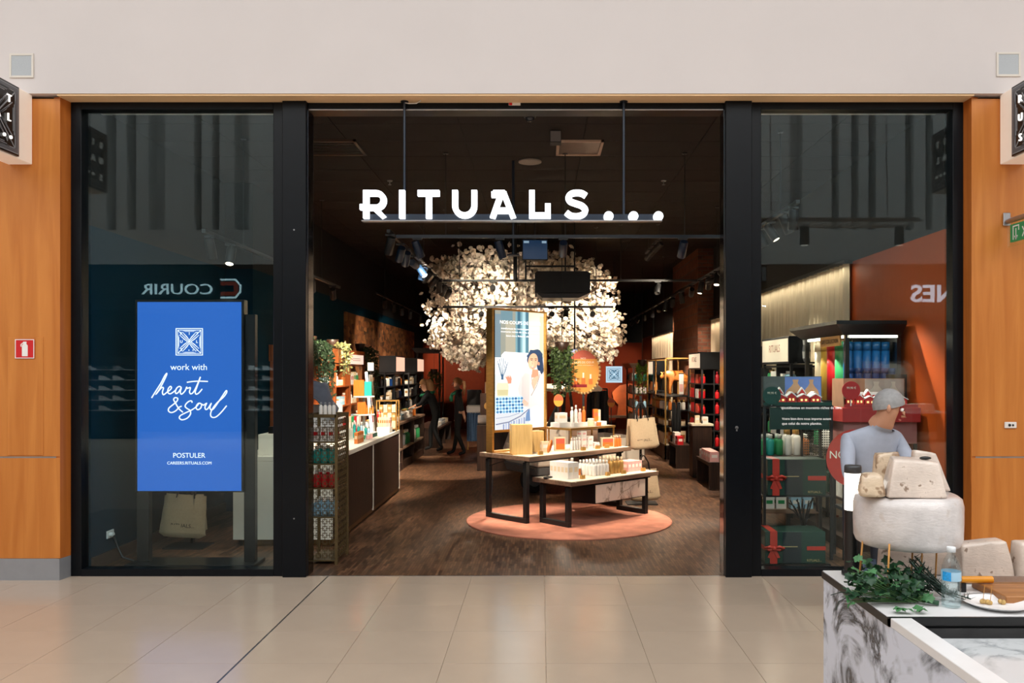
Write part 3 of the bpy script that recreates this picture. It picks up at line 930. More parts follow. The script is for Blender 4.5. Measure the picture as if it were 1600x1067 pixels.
for px, py, lab in ((609, 282, 'small ceiling sprinkler above the first letter of the lit name'), (1037, 282, 'small ceiling sprinkler above the last dot of the lit name')):
    g = ceil_thing(px, py, 'sprinkler', lab, 'sprinkler')
    MB().lathe([(0.035, 0), (0.03, -0.012)], 12).build('rosette', STEEL, g)
    MB().cyl((0, 0, -0.012), (0, 0, -0.05), 0.008, n=8).lathe([(0.0001, -0.05), (0.02, -0.05), (0.02, -0.054)], 10).build('head', STEEL, g)

# ================================================================= track lighting
TRACKM = plain('track_black', (22, 20, 20), 0.4, vary=0.06)
TRACKB = plain('rail_blue_black', (20, 34, 50))
LENS = glow('spot_lens', (255, 226, 188), 14.0)
LENS_OFF = plain('spot_lens_off', (60, 56, 52), 0.2)
def track(label, a, b, mat=TRACKM, wires=()):
    g = thing('lighting_track', label, 'track', a)
    d = Vector(b) - Vector(a)
    MB().bar((0, 0, 0), d, 0.035, 0.034).build('rail', mat, g)
    for t in wires:
        p = d * t
        MB().cyl(p + Vector((0, 0, 0.017)), (p.x, p.y, CEIL - a[2]), 0.005, n=6).build('suspension_rod', TRACKM, g)
        MB().lathe([(0.03, CEIL - a[2] - 0.012), (0.03, CEIL - a[2])], 10, (p.x, p.y, 0)).build('ceiling_cap', TRACKM, g)
    return g
spot_adapter = MB().box(-0.05, 0.05, -0.012, 0.012, -0.035, -0.017).cyl((0, 0, -0.035), (0, 0, -0.075), 0.008, n=6).mesh('adapter', TRACKM)
m = MB(); m.lathe([(0.042, 0.075), (0.045, 0.065), (0.045, -0.11), (0.040, -0.115), (0.036, -0.10)], 14, closed=False); m.lathe([(0.0001, 0.075), (0.042, 0.075)], 14, closed=False)
spot_body = m.mesh('lamp_body', BLKMAT)
spot_body_b = m.mesh('lamp_body', plain('lamp_blue_black', (16, 34, 56), 0.35))
lm = MB().lathe([(0.036, -0.104), (0.0001, -0.100)], 14, closed=False)
spot_lens = lm.mesh('lens', LENS)
spot_lens_off = lm.mesh('lens', LENS_OFF)
SPOT_K = 4.4
def spot(p, aim, label, group, power=0.0, angle=36, lit=True, blue=False, color=(1.0, 0.85, 0.67), blend=0.6):
    g = thing('track_spotlight', label, 'lamp', p, 0, group)
    obj('adapter', spot_adapter, g)
    piv = Vector(p) + Vector((0, 0, -0.12))
    q = (piv - Vector(aim)).to_track_quat('Z', 'Y')
    b = obj('lamp_body', spot_body_b if blue else spot_body, g, (0, 0, -0.12))
    b.rotation_euler = q.to_euler()
    obj('lens', spot_lens if lit else spot_lens_off, b)
    if lit and power > 0:
        d = bpy.data.lights.new('spot_beam', 'SPOT')
        power *= SPOT_K
        d.energy, d.spot_size, d.spot_blend, d.color, d.shadow_soft_size = power, math.radians(angle), blend, color, 0.035
        lo = obj('spot_beam', d, None, piv - q @ Vector((0, 0, 0.125)))
        lo.rotation_euler = q.to_euler()
    return g

Z3 = 3.2
T1X, T5X = -1.575, 2.52
track('black lighting track running back from the front bar past the blossom tree', (T1X, 8.6, Z3), (T1X, 19.0, Z3), TRACKM, (0.25, 0.7))
track('blue-black lighting bar across the shop just under the lit name', (T1X, 8.96, Z3), (2.1, 8.96, Z3), TRACKB, (0.15, 0.5, 0.85))
track('black lighting bar crossing in front of the crown of the blossom tree', (T1X, 13.3, Z3), (2.5, 13.3, Z3), TRACKM, (0.3, 0.7))
track('thin black lighting bar lower down across the blossom crown', (-1.6, 13.58, 2.8), (1.18, 13.58, 2.8), TRACKM, (0.1, 0.9))
track('long black lighting track running back towards the brick pillar', (T5X, 10.6, Z3), (T5X, 23.5, Z3), TRACKM, (0.1, 0.5, 0.9))
track('black lighting track above the shelves along the mosaic wall', (-3.04, 15.4, Z3), (-3.04, 23.5, Z3), TRACKM, (0.1, 0.6))
track('short black lighting track high under the ceiling near the brick pillar', (1.87, 12.9, 3.85), (1.87, 14.8, 3.85), TRACKM, (0.2, 0.8))
track('black lighting track above the white counter', (-3.0, 7.4, 3.0), (-3.0, 12.4, 3.0), TRACKM, (0.2, 0.8))
track('black lighting track above the shop window display', (2.35, 7.6, 3.3), (2.35, 10.4, 3.3), TRACKM, (0.2, 0.8))

def P(x, y, z=Z3):
    return (x, y, z)
GS = 'black spotlights on the track beside the blossom tree'
LS = 'black spotlight on the track running back beside the blossom tree'
for y, aim, pw in ((9.35, (-2.35, 11.1, 1.3), 110), (9.75, (-2.3, 11.8, 1.2), 90), (10.3, (-0.8, 15.0, 2.5), 110), (10.9, (0.2, 9.9, 0.6), 110), (11.15, (-2.3, 11.6, 0.9), 75), (11.6, (-3.3, 12.6, 1.3), 110), (12.3, (-3.25, 13.9, 1.4), 120), (12.9, (-1.7, 14.4, 0), 190), (13.5, (-2.5, 14.2, 0.9), 75), (14.2, (-3.0, 16.8, 1.1), 170), (15.0, (-3.56, 16.8, 2.1), 70), (15.6, (-1.8, 17.4, 0), 200), (16.6, (-3.56, 19.6, 2.0), 80), (17.6, (-2.2, 20, 0.2), 90)):  # some heads are added to brighten the bookcase, aisle floor and blossoms
    spot(P(T1X, y), aim, LS, GS, pw, 42, blue=y < 11.2)
spot((T1X, 8.7, Z3), (-2.2, 9.6, 1.0), 'small lone spotlight at the front corner of the lighting tracks', None, 40, 40)
GB = 'blue-black spotlights on the front bar'
for px, aim in ((652, (-0.4, 9.9, 0.7)), (781, (0.3, 9.7, 0.5)), (880, (0.15, 11.7, 1.0)), (1067, (1.3, 10.7, 0.8))):
    spot(P(PX(px, 8.96), 8.96), aim, 'blue-black spotlight hung from the front bar under the lit name', GB, 70 if px < 800 else 110, 40, blue=True)
GC = 'spotlights on the bar in front of the blossoms'
for px, aim, pw, lit in ((770, (-0.9, 15.5, 2.9), 20, True), (846, (0.2, 10.2, 0.8), 110, True), (903, (0.5, 10.4, 0.8), 110, True), (1028, (1.2, 11.2, 0.2), 90, False)):
    spot(P(PX(px, 13.3), 13.3), aim, 'small black spotlight on the bar in front of the blossom crown' if lit else 'unlit black spotlight near the end of the bar in front of the blossoms', GC if lit else None, pw, 90 if px == 770 else 40, lit)
GD = 'spotlights on the lower bar across the blossoms'
TREE_ANGLE = 95
for px, aim, pw in ((752, (-1.2, 15.6, 2.5), 15), (862, (0.0, 15.6, 2.7), 13), (884, (0.3, 11.6, 0.8), 80), (926, (0.9, 15.6, 2.6), 15)):
    spot((PX(px, 13.58), 13.58, 2.8), aim, 'small black spotlight on the lower bar across the blossom crown', GD, pw, TREE_ANGLE if px != 884 else 46)
GE = 'black spotlights on the track by the brick pillar'
for y, aim, pw in ((11.1, (2.8, 9.2, 1.5), 80), (11.5, (3.3, 10.4, 1.9), 60), (10.9, (0.9, 9.7, 0), 110), (11.9, (2.0, 10.6, 0), 120), (12.2, (0.5, 15.0, 2.6), 100), (12.5, (2.75, 14.2, 1.2), 95), (13.1, (1.9, 12.6, 0), 110), (13.9, (2.75, 16.7, 1.5), 60), (14.9, (2.9, 15.2, 0.9), 80), (15.9, (2.6, 17.4, 1.0), 130), (16.8, (1.9, 16.6, 0), 120), (17.8, (3.0, 20.6, 2.2), 70), (18.8, (2.7, 20.0, 1.0), 90), (20.2, (2.6, 22.0, 1.0), 70), (21.6, (2.2, 25.3, 1.4), 90), (22.8, (1.4, 25.3, 1.2), 120)):  # some heads are added to brighten the blossoms and the floor under the tables
    spot(P(T5X, y), aim, 'black spotlight on the long track beside the brick pillar', GE, pw, 42)
GF = 'black spotlights above the shelves of the mosaic wall'
for y, aim, pw in ((16.2, (-3.3, 17.8, 1.0), 70), (17.2, (-3.3, 18.4, 1.2), 50), (18.2, (-3.3, 19.6, 1.0), 70), (19.4, (-3.3, 20.4, 1.2), 50), (21.0, (-3.3, 21.2, 1.0), 60), (22.6, (-2.6, 25.3, 2.0), 130)):
    spot(P(-3.04, y), aim, 'black spotlight on the track above the shelves of the mosaic wall', GF, pw, 46)
for y in (13.2, 13.7, 14.2):
    spot((1.87, y, 3.85), (0.6, y + 1.6, 2.4), 'small spotlight on the short track high under the ceiling', 'spotlights on the short high track', 60, 44)
GH = 'black spotlights above the white counter'
for y, aim, pw in ((7.55, (-2.8, 8.3, 0.5), 22), (8.05, (-2.95, 7.3, 1.3), 5), (9.6, (-2.6, 9.6, 0.9), 60), (10.9, (-3.3, 12.4, 1.4), 90), (12.0, (-3.3, 13.6, 1.4), 90)):
    spot((-3.0, y, 3.0), aim, 'black spotlight on the track above the white counter', GH, pw, 48)
GW = 'black spotlights above the shop window display'
for y, aim, pw in ((7.75, (2.35, 8.0, 1.4), 26), (8.0, (3.1, 8.1, 1.4), 30), (8.5, (3.55, 7.7, 0.9), 90), (8.9, (3.0, 8.7, 1.7), 30), (9.7, (3.3, 10.6, 1.4), 24), (10.2, (3.2, 11.9, 1.2), 30)):
    spot((2.35, y, 3.3), aim, 'black spotlight on the track above the shop window display', GW, pw, 50)
# added line lights, facing down, that brighten the curtain tops
for y0, y1, x in ((9.4, 13.5, 3.40), (19.0, 22.9, 3.0), (13.7, 15.8, 3.15)):
    area_light('curtain_fill_line', (x, (y0 + y1) / 2, 2.95 if x > 3.2 else 2.66), 0.04, y1 - y0, 10 * (y1 - y0) / 4, (1.0, 0.84, 0.66))

# middle mast, hung monitor, black air unit
mt = thing('ceiling_mast', 'blue-black rod with a round foot hanging from the ceiling behind the lit name', 'rod', (PX(802, 9.3), 9.3, CEIL))
zb = PZ(398, 9.3) - CEIL
MB().cyl((0, 0, 0), (0, 0, zb), 0.016, n=10).build('rod', TRACKB, mt)
MB().lathe([(0.075, zb - 0.012), (0.07, zb + 0.004), (0.02, zb + 0.012)], 20).build('round_foot', TRACKB, mt)
m3 = thing('support_pole', 'thick black pole behind the round foot in front of the blossoms', 'pole', (PX(805, 13.0), 13.0, CEIL))
MB().cyl((0, 0, 0), (0, 0, PZ(440, 13.0) - CEIL), 0.03, n=10).build('pole', BLKMAT, m3)
mo = thing('monitor', 'small dark blue monitor hanging in front of the blossom tree', 'screen', (PX(836, 11), 11, PZ(390, 11)), 0.06)
MB().box(-0.17, 0.17, 0, 0.05, -0.135, 0.135).build('case', BLKMAT, mo, bevel=0.006)
MB().box(-0.16, 0.16, -0.004, 0, -0.125, 0.125).build('screen_face', plain('monitor_blue', (10, 30, 50), 0.15, emit=(16, 50, 84), estr=0.6), mo)
MB().cyl((0, 0.03, 0.13), (0, 0.03, CEIL - PZ(390, 11)), 0.014, n=8).build('hanger', BLKMAT, mo)
for a_, b_ in ((-0.15, -0.08), (0.09, 0.15)):
    MB().box(a_, b_, -0.006, -0.004, 0.085, 0.115).build('lit_label', glow('monitor_label', (150, 180, 200), 0.7), mo)
au = thing('air_unit', 'wide black air unit hung in front of the blossom crown', 'air unit', (PX(879, 12.3), 12.3, 2.84))
MB().prism([(-0.41, 0.07), (0.41, 0.07), (0.41, 0.36), (0.36, 0.39), (-0.38, 0.39), (-0.41, 0.36)], 0, 0.7).build('casing', BLKMAT, au)
MB().prism([(-0.30, 0), (0.24, 0), (0.40, 0.07), (-0.38, 0.07)], 0.05, 0.65).build('lower_tray', plain('tray_dark', (38, 34, 32), 0.35), au)
hb = MB()
for sx in (-0.55, 0.05):
    hb.bar((sx, 0.3, 0.50), (sx, 0.3, CEIL - 2.84), 0.02)
hb.bar((-0.55, 0.3, 0.5), (0.2, 0.3, 0.5), 0.025); hb.bar((-0.55, 0.3, 0.3), (-0.55, 0.3, 0.5), 0.025); hb.bar((0.05, 0.3, 0.38), (0.05, 0.3, 0.5), 0.02)
hb.build('hanger_frame', BLKMAT, au)
# ================================================================= product builders
COLORS = {
    'red': (196, 24, 30), 'dark red': (140, 14, 24), 'orange': (232, 112, 40), 'teal': (40, 160, 150), 'white': (236, 230, 222), 'pink': (232, 176, 170), 'green': (48, 140, 84),
    'gold': (206, 160, 90), 'black': (26, 25, 26), 'cream': (228, 206, 172), 'grey': (140, 142, 146), 'amber': (196, 110, 40), 'pale blue': (150, 190, 210), 'dark green': (18, 62, 50), 'brown': (110, 66, 38), 'blue': (20, 70, 140), 'yellow': (226, 180, 70), 'coral': (226, 92, 70)}
def pm(c):
    if c == 'gold':
        return plain('product_gold', COLORS['gold'], 0.4, 0.6, vary=0.05)
    return plain('product_' + c.replace(' ', '_'), COLORS[c], 0.4, vary=0.04)
_PM = {}
def _cached(key, fn):
    if key not in _PM:
        _PM[key] = fn()
    return _PM[key]
def with_cap(name, body, cap, loc, rotz, label, cat, group):
    o = obj(name, body, None, loc, (0, 0, rotz))
    tag(o, label, cat, group)
    if cap is not None:
        obj('cap', cap, o)
    return o
def bottle(loc, c, label, group=None, r=0.03, h=0.17, capc='gold', rotz=0):
    def mk():
        k = h
        return MB().lathe([(r * 0.94, 0), (r, 0.008), (r, k * 0.66), (r * 0.82, k * 0.74), (r * 0.42, k * 0.79), (r * 0.42, k * 0.81)], 10).mesh('bottle', pm(c))
    def ck():
        return MB().lathe([(r * 0.55, h * 0.80), (r * 0.55, h * 0.985), (r * 0.48, h)], 10).mesh('cap', pm(capc))
    return with_cap('bottle', _cached(('bo', c, r, h), mk), _cached(('bc', capc, r, h), ck), loc, rotz, label, 'bottle', group)
def jar(loc, c, label, group=None, r=0.045, h=0.09, capc='gold', rotz=0):
    def mk():
        return MB().lathe([(r * 0.9, 0), (r, 0.006), (r, h * 0.74), (r * 0.93, h * 0.79)], 12).mesh('jar', pm(c))
    def ck():
        return MB().lathe([(r * 0.97, h * 0.79), (r * 0.97, h * 0.97), (r * 0.9, h)], 12).mesh('lid', pm(capc))
    return with_cap('jar', _cached(('jo', c, r, h), mk), _cached(('jc', capc, r, h), ck), loc, rotz, label, 'jar', group)
def tubeprod(loc, c, label, group=None, r=0.024, h=0.16, capc='gold', rotz=0):
    def mk():
        return MB().lathe([(r * 0.8, 0.03), (r, 0.04), (r * 0.95, h * 0.8), (r * 0.3, h)], 10).mesh('tube', pm(c))
    def ck():
        return MB().lathe([(r * 0.82, 0), (r * 0.82, 0.03)], 10).mesh('cap', pm(capc))
    return with_cap('tube', _cached(('to', c, r, h), mk), _cached(('tc', capc, r, h), ck), loc, rotz, label, 'tube', group)
def carton(loc, c, label, group=None, w=0.07, d=0.07, h=0.12, band='cream', rotz=0, name='carton'):
    def mk():
        m = MB(); m.box(-w / 2, w / 2, -d / 2, d / 2, 0, h)
        m.mi = 1
        m.box(-w * 0.32, w * 0.32, -d / 2 - 0.0012, -d / 2 + 0.001, h * 0.42, h * 0.72)
        m.box(-w / 2 - 0.0012, -w / 2 + 0.001, -d * 0.32, d * 0.32, h * 0.42, h * 0.72)
        m.box(w / 2 - 0.001, w / 2 + 0.0012, -d * 0.32, d * 0.32, h * 0.42, h * 0.72)
        return m.mesh('carton', [pm(c), pm(band)])
    o = obj(name, _cached(('ca', c, band, w, d, h), mk), None, loc, (0, 0, rotz))
    return tag(o, label, 'box', group)
def price_tag(loc, label, rotz=0):
    o = MB().prism([(-0.03, 0), (0.03, 0), (0.026, 0.042), (-0.026, 0.042)], -0.004, 0.028).build('price_block', pm('gold'), None, loc, (0, 0, rotz))
    return tag(o, label, 'price tag')

ORD = ['lowest', 'second', 'third', 'fourth', 'fifth', 'sixth']
def fill(p0, p1, z, runs, place, gap=0.012, rotz=0, depth=0.0, rows=1, rowstep=(0, 0)):
    """stand runs of like products in a line from p0 to p1; runs = [(kind, colour, cap, radius or width, height, count)]"""
    a, b = Vector((p0[0], p0[1])), Vector((p1[0], p1[1]))
    L = (b - a).length
    u = (b - a) / L
    s = 0.0
    for kind, c, cap, wd, h, n in runs:
        lab = '%s %s %s' % (c, {'bottle': 'bottle', 'jar': 'candle jar', 'tube': 'cosmetic tube', 'carton': 'box'}[kind], place)
        grp = '%s %ss %s' % (c, kind, place)
        for i in range(n):
            step = 2 * wd if kind != 'carton' else wd
            if s + step > L:
                return
            for rr in range(rows):
                p = a + u * (s + step / 2)
                loc = (p.x + rowstep[0] * rr, p.y + rowstep[1] * rr, z)
                if kind == 'bottle':
                    bottle(loc, c, lab, grp, wd, h, cap, rotz)
                elif kind == 'jar':
                    jar(loc, c, lab, grp, wd, h, cap, rotz)
                elif kind == 'tube':
                    tubeprod(loc, c, lab, grp, wd, h, cap, rotz)
                else:
                    carton(loc, c, lab, grp, wd, wd * 0.9, h, cap, rotz)
            s += step + gap
        s += gap * 1.5

# ================================================================= round rug and the two nested tables
rugc = (0.33, 9.80)
RUGM = plain('salmon_rug', (186, 118, 94), 0.95, vary=0.22, scale=5)
rug = MB().lathe([(1.20, 0), (1.205, 0.008), (1.19, 0.014), (0.0001, 0.014)], 72, closed=False).build('rug', RUGM, None, (rugc[0], rugc[1], 0.0005))
tag(rug, 'round salmon pink rug under the two product tables', 'rug')

def ctable(name, label, loc, rotz, lx, ly, h, t, legs, topmat):
    g = thing(name, label, 'table', loc, rotz)
    MB().box(0, lx, 0, ly, h - t, h).build('tabletop', topmat, g, bevel=0.004)
    MB().box(0.02, lx - 0.02, 0.02, ly - 0.02, h, h + 0.002).build('cream_inlay', CREAM, g)
    for x in legs:
        m = MB(); w = 0.055
        m.box(x, x + w, 0.08, 0.08 + w, w, h - t - 0.02); m.box(x, x + w, ly - 0.08 - w, ly - 0.08, w, h - t - 0.02)
        m.box(x, x + w, 0.08, ly - 0.08, 0, w)
        m.build('leg_frame', BLKMAT, g, bevel=0.003)
    MB().box(0.05, lx - 0.05, 0.09, 0.13, h - t - 0.03, h - t).box(0.05, lx - 0.05, ly - 0.13, ly - 0.09, h - t - 0.03, h - t).build('underframe', BLKMAT, g)
    return g
A1 = math.radians(45.6)
O1 = (-0.13, 9.38)
H1 = 0.78
t1 = ctable('display_table', 'tall oak-topped display table on black frame legs carrying the light box', (O1[0], O1[1], 0.015), A1, 1.85, 0.85, H1 - 0.015, 0.05, (0.03, 1.70), TOPWOOD)
A2 = math.radians(43.0)
O2 = (0.33, 9.13)
H2 = 0.53
t2 = ctable('display_table', 'low oak-topped display table with white marble drawer, tucked under the taller table', (O2[0], O2[1], 0.015), A2, 1.52, 0.63, H2 - 0.015, 0.05, (0.04, 1.36), TOPWOOD)
dr = MB().box(0.44, 1.30, 0.03, 0.045, 0.235, 0.44).build('drawer_front', marble('white_marble', (232, 220, 202), (140, 120, 96), 1.1, 0.03), t2, bevel=0.002)
MB().box(0.44, 1.30, 0.045, 0.50, 0.225, 0.445).build('drawer_case', BLACK, t2)
vn = MB(); vn.ribbon(spline([(0.80, 0.25), (0.86, 0.30), (0.93, 0.33), (1.0, 0.345), (1.05, 0.375), (1.13, 0.39), (1.2, 0.425)], 3), 0.005, 0.0292, 0.0301)
vn.build('gold_vein', plain('vein_brown', (150, 126, 98), 0.4), dr)
c1, s1 = math.cos(A1), math.sin(A1)
c2, s2 = math.cos(A2), math.sin(A2)
def T1(x, y, z=H1 + 0.003):
    return (O1[0] + c1 * x - s1 * y, O1[1] + s1 * x + c1 * y, z)
def T2(x, y, z=H2 + 0.003):
    return (O2[0] + c2 * x - s2 * y, O2[1] + s2 * x + c2 * y, z)

# ---- light box poster standing on the tall table
PW, PH0, PH1 = 0.87, 1.05, 2.48
pg = thing('light_box', 'tall gold-framed lit advertising light box standing on the display table', 'light box', T1(0.05, 0.66), A1)
zb_ = H1 + 0.003
f = MB()
f.box(-0.03, 0.0, -0.02, 0.09, 0, PH1 + 0.02 - zb_); f.box(PW, PW + 0.03, -0.02, 0.09, 0.0, PH1 + 0.02 - zb_); f.box(0, PW, -0.02, 0.09, PH1 - zb_, PH1 + 0.02 - zb_); f.box(0, PW, -0.02, 0.09, PH0 - 0.03 - zb_, PH0 - zb_)
f.build('gold_frame', GOLD, pg, bevel=0.002)
MB().box(0.0, 0.03, 0.0, 0.085, PH0 - zb_, PH1 - zb_).box(0.03, PW, 0.01, 0.085, PH0 - zb_, PH1 - zb_).build('case', BLACK, pg)
MB().box(-0.03, PW + 0.03, -0.02, 0.09, 0, 0.018).build('base_plate', GOLD, pg)
PR_ = {}
def pr(nm, c, k=1.3):
    return glow('print_' + nm, c, k)
pmats, pidx = [], {}
def pcol(c):
    if c not in pidx:
        pidx[c] = len(pmats)
        pmats.append(pr('%d_%d_%d' % c, c))
    return pidx[c]
pw, ph = PW - 0.035, PH1 - PH0
prn = MB()
LAY = [0.0]
def shape(pts, c, px=True):
    """print a flat shape; points are in photo-print pixels (0..425, 0..990)"""
    prn.mi = pcol(c)
    LAY[0] -= 0.0002
    prn.flat([((x - 40) / 425 * pw + 0.033, ph * (1 - (y - 30) / 990.0) + PH0 - zb_) for x, y in pts], 0.009 + LAY[0])
def blob(cx, cy, rx, ry, c, n=18, rot=0.0, wob=0.0, seed=0):
    r = random.Random(seed)
    pts = []
    for i in range(n):
        a = -2 * PI * i / n
        k = 1 + wob * (r.random() - 0.5)
        x, y = rx * k * math.cos(a), ry * k * math.sin(a)
        pts.append((cx + x * math.cos(rot) - y * math.sin(rot), cy + x * math.sin(rot) + y * math.cos(rot)))
    shape(pts[::-1] if False else pts, c)
def rect(x0, y0, x1, y1, c):
    shape([(x0, y1), (x1, y1), (x1, y0), (x0, y0)], c)
def stroke(pts, w, c):
    prn.mi = pcol(c)
    LAY[0] -= 0.0002
    prn.ribbon([((x - 40) / 425 * pw + 0.033, ph * (1 - (y - 30) / 990.0) + PH0 - zb_) for x, y in pts], w / 425 * pw, 0.009 + LAY[0], 0.0095 + LAY[0])
rect(40, 30, 465, 1020, (236, 238, 236))
rect(40, 30, 230, 420, (150, 152, 140)); rect(40, 60, 90, 420, (120, 140, 150)); rect(90, 30, 190, 110, (110, 140, 150)); rect(130, 120, 215, 380, (176, 170, 150))
rect(215, 30, 330, 400, (120, 160, 170)); rect(232, 30, 258, 400, (60, 104, 124)); rect(275, 30, 300, 400, (170, 206, 214)); rect(305, 30, 330, 400, (70, 112, 130))
rect(330, 30, 465, 420, (226, 222, 196)); rect(430, 60, 465, 420, (196, 196, 168))
shape([(85, 700), (330, 700), (330, 380), (120, 372), (95, 400)], (247, 248, 246))
rect(40, 560, 90, 700, (214, 222, 220))
for i, (tx, ty) in enumerate(((62, 450), (78, 432), (96, 425), (112, 424), (130, 440), (150, 458), (140, 470), (70, 470))):
    stroke([(100, 600), ((100 + tx) / 2 + 2, (600 + ty) / 2 + 8), (tx, ty)], 3.2, (70, 104, 134))
shape([(92, 605), (112, 605), (110, 560), (95, 560)], (60, 96, 130))
shape([(150, 640), (176, 640), (182, 600), (170, 565), (162, 590), (158, 556), (150, 585), (142, 560), (140, 585), (122, 572), (140, 610)], (226, 150, 124))
shape([(168, 760), (232, 760), (225, 640), (178, 630)], (250, 250, 248))
shape([(240, 1020), (465, 1020), (465, 560), (420, 540), (350, 560), (290, 540), (262, 580), (232, 690), (250, 760), (262, 830), (330, 860)], (226, 216, 210))
shape([(262, 830), (330, 840), (340, 560), (296, 548), (270, 590)], (212, 202, 196))
shape([(335, 1020), (458, 1020), (460, 880), (400, 830), (330, 860)], (246, 242, 238))
shape([(352, 590), (420, 590), (412, 520), (360, 520)], (206, 146, 116))
shape([(372, 700), (425, 585), (405, 575), (360, 600), (352, 640)], (226, 178, 150))
stroke([(430, 560), (400, 660), (350, 745)], 5, (150, 140, 140))
stroke([(350, 560), (356, 620), (372, 680)], 4, (168, 156, 154))
blob(386, 405, 70, 62, (44, 66, 96), 20, 0, 0.22, 3); blob(428, 460, 32, 80, (40, 60, 90), 16, 0, 0.25, 4); blob(334, 430, 22, 42, (48, 70, 100), 14, 0, 0.25, 5); blob(445, 520, 16, 40, (40, 60, 90), 12, 0, 0.3, 6)
blob(366, 452, 44, 72, (222, 168, 136), 20, 0.12)
blob(352, 480, 24, 40, (236, 186, 154), 16, 0.1)
blob(418, 470, 9, 16, (206, 146, 116), 10)
stroke([(340, 432), (352, 426), (366, 430)], 3.5, (70, 50, 44)); stroke([(380, 430), (392, 426), (404, 432)], 3.5, (70, 50, 44))
blob(353, 440, 7, 4, (50, 40, 44), 10); blob(390, 441, 7, 4, (50, 40, 44), 10)
stroke([(364, 445), (358, 470), (368, 474)], 3, (190, 130, 104))
shape([(338, 494), (360, 512), (384, 494), (362, 500)], (190, 80, 76)); shape([(345, 497), (360, 505), (378, 497), (361, 500)], (250, 246, 242))
# vase, patterned box and table
shape([(55, 745), (150, 745), (154, 660), (146, 632), (60, 632), (52, 660)], (222, 218, 186)); shape([(60, 735), (145, 735), (148, 690), (58, 690)], (206, 196, 150))
rect(40, 745, 270, 885, (200, 222, 232))
for r_ in range(5):
    for q in range(9):
        x, y = 44 + q * 26, 752 + r_ * 27
        shape([(x, y + 13), (x + 13, y + 26), (x + 26, y + 13), (x + 13, y)], ((40, 96, 150), (110, 170, 200), (70, 130, 176))[(q + 2 * r_) % 3])
shape([(40, 1020), (330, 1020), (330, 860), (270, 885), (40, 885)], (206, 210, 216))
stroke([(40, 975), (150, 960), (250, 915), (320, 860)], 7, (120, 126, 150)); stroke([(40, 925), (150, 915), (240, 890)], 4, (160, 166, 180))
for i in range(9):
    rect(100 + i * 22, 975 - i * 6, 110 + i * 22, 1020, ((126, 140, 176), (168, 178, 206))[i % 2])
shape([(290, 960), (335, 960), (330, 850), (300, 890)], (110, 140, 180))
shape([(262, 800), (300, 830), (310, 800), (276, 770)], (232, 184, 160)); blob(295, 812, 22, 18, (236, 190, 166), 12)
po = prn.build('poster_print', pmats, pg)
PWHITE = glow('print_white', (255, 255, 255), 1.5)
def ptext(s, y, w, hgt, x=235):
    text(s, PWHITE, pg, ((x - 40) / 425 * pw + 0.033, -0.011, ph * (1 - (y - 30) / 990.0) + PH0 - zb_), height=hgt, width=w / 425 * pw, depth=0.001)
ptext('NOS COUPS DE CŒUR', 140, 355, 0.042, 252)
ptext('transforment les routines quotidiennes en', 185, 330, 0.022, 248)
ptext('moments riches de sens, pour votre', 212, 330, 0.022, 248)
ptext('bien-être Rituals chez', 246, 215, 0.022, 235)

# ---- gold framed riser on the tall table
RZ = 1.045
rs = thing('gold_riser', 'gold-framed raised shelf standing on the tall display table', 'riser', T1(0, 0), A1)
zr = RZ - H1 - 0.003
MB().box(0.96, 1.80, 0.24, 0.63, zr - 0.022, zr).build('shelf_board', TOPWOOD, rs, bevel=0.002)
MB().box(0.97, 1.79, 0.25, 0.62, zr, zr + 0.002).build('cream_inlay', CREAM, rs)
fr = MB()
fr.box(0.95, 1.81, 0.23, 0.24, zr - 0.024, zr + 0.003); fr.box(0.95, 1.81, 0.63, 0.64, zr - 0.024, zr + 0.003); fr.box(0.95, 0.96, 0.24, 0.63, zr - 0.024, zr + 0.003); fr.box(1.80, 1.81, 0.24, 0.63, zr - 0.024, zr + 0.003)
fr.build('gold_edge', GOLD, rs)
for x in (0.96, 1.785):
    for y in (0.24, 0.615):
        MB().box(x, x + 0.015, y, y + 0.015, 0, zr - 0.024).build('leg', GOLD, rs)

# ---- goods on the tall table
SLAT = wood('pale_bamboo', (196, 158, 96), (222, 188, 124), 2.2, 'Z', 0.5)
def ribbed_box(loc, w, d, h, label, rotz):
    g = thing('bamboo_box', label, 'box', loc, rotz)
    MB().box(-w / 2, w / 2, -d / 2, d / 2, 0.0, h).build('body', SLAT, g)
    n = int(w / 0.017)
    for i in range(n):
        x = -w / 2 + (i + 0.5) * w / n
        MB().box(x - w / n * 0.4, x + w / n * 0.4, -d / 2 - 0.004, -d / 2, 0.002, h - 0.002).build('slat', SLAT, g)
    return g
ribbed_box(T1(0.20, 0.34), 0.24, 0.20, 0.345, 'tall ribbed bamboo gift box at the corner of the tall display table', A1 - 0.62)
ribbed_box(T1(0.48, 0.42), 0.24, 0.14, 0.25, 'lower pale bamboo gift box beside the tall ribbed one', A1 - 0.62)
carton(T1(0.52, 0.26), 'cream', 'small cream box leaning in front of the lower bamboo gift box', None, 0.10, 0.07, 0.13, 'white', A1 - 0.5)
lv = MB().lathe([(0.0001, -0.004), (0.05, 0), (0.0001, 0.004)], 16, closed=False)
o = lv.build('leaf_sign', pm('orange'), None, T1(0.44, 0.10, H1 + 0.09), (PI / 2, 0.35, A1 - 0.2))
o.scale = (0.62, 1.6, 1)
tag(o, 'orange leaf-shaped shelf sign clipped on the table edge before the bamboo boxes', 'sign')
MB().cyl((0, -0.02, 0), (0, -0.054, 0), 0.005, n=6).build('stem', GOLD, o)
price_tag(T1(0.27, 0.08), 'gold price block at the foot of the tall bamboo box', A1 - 0.2)
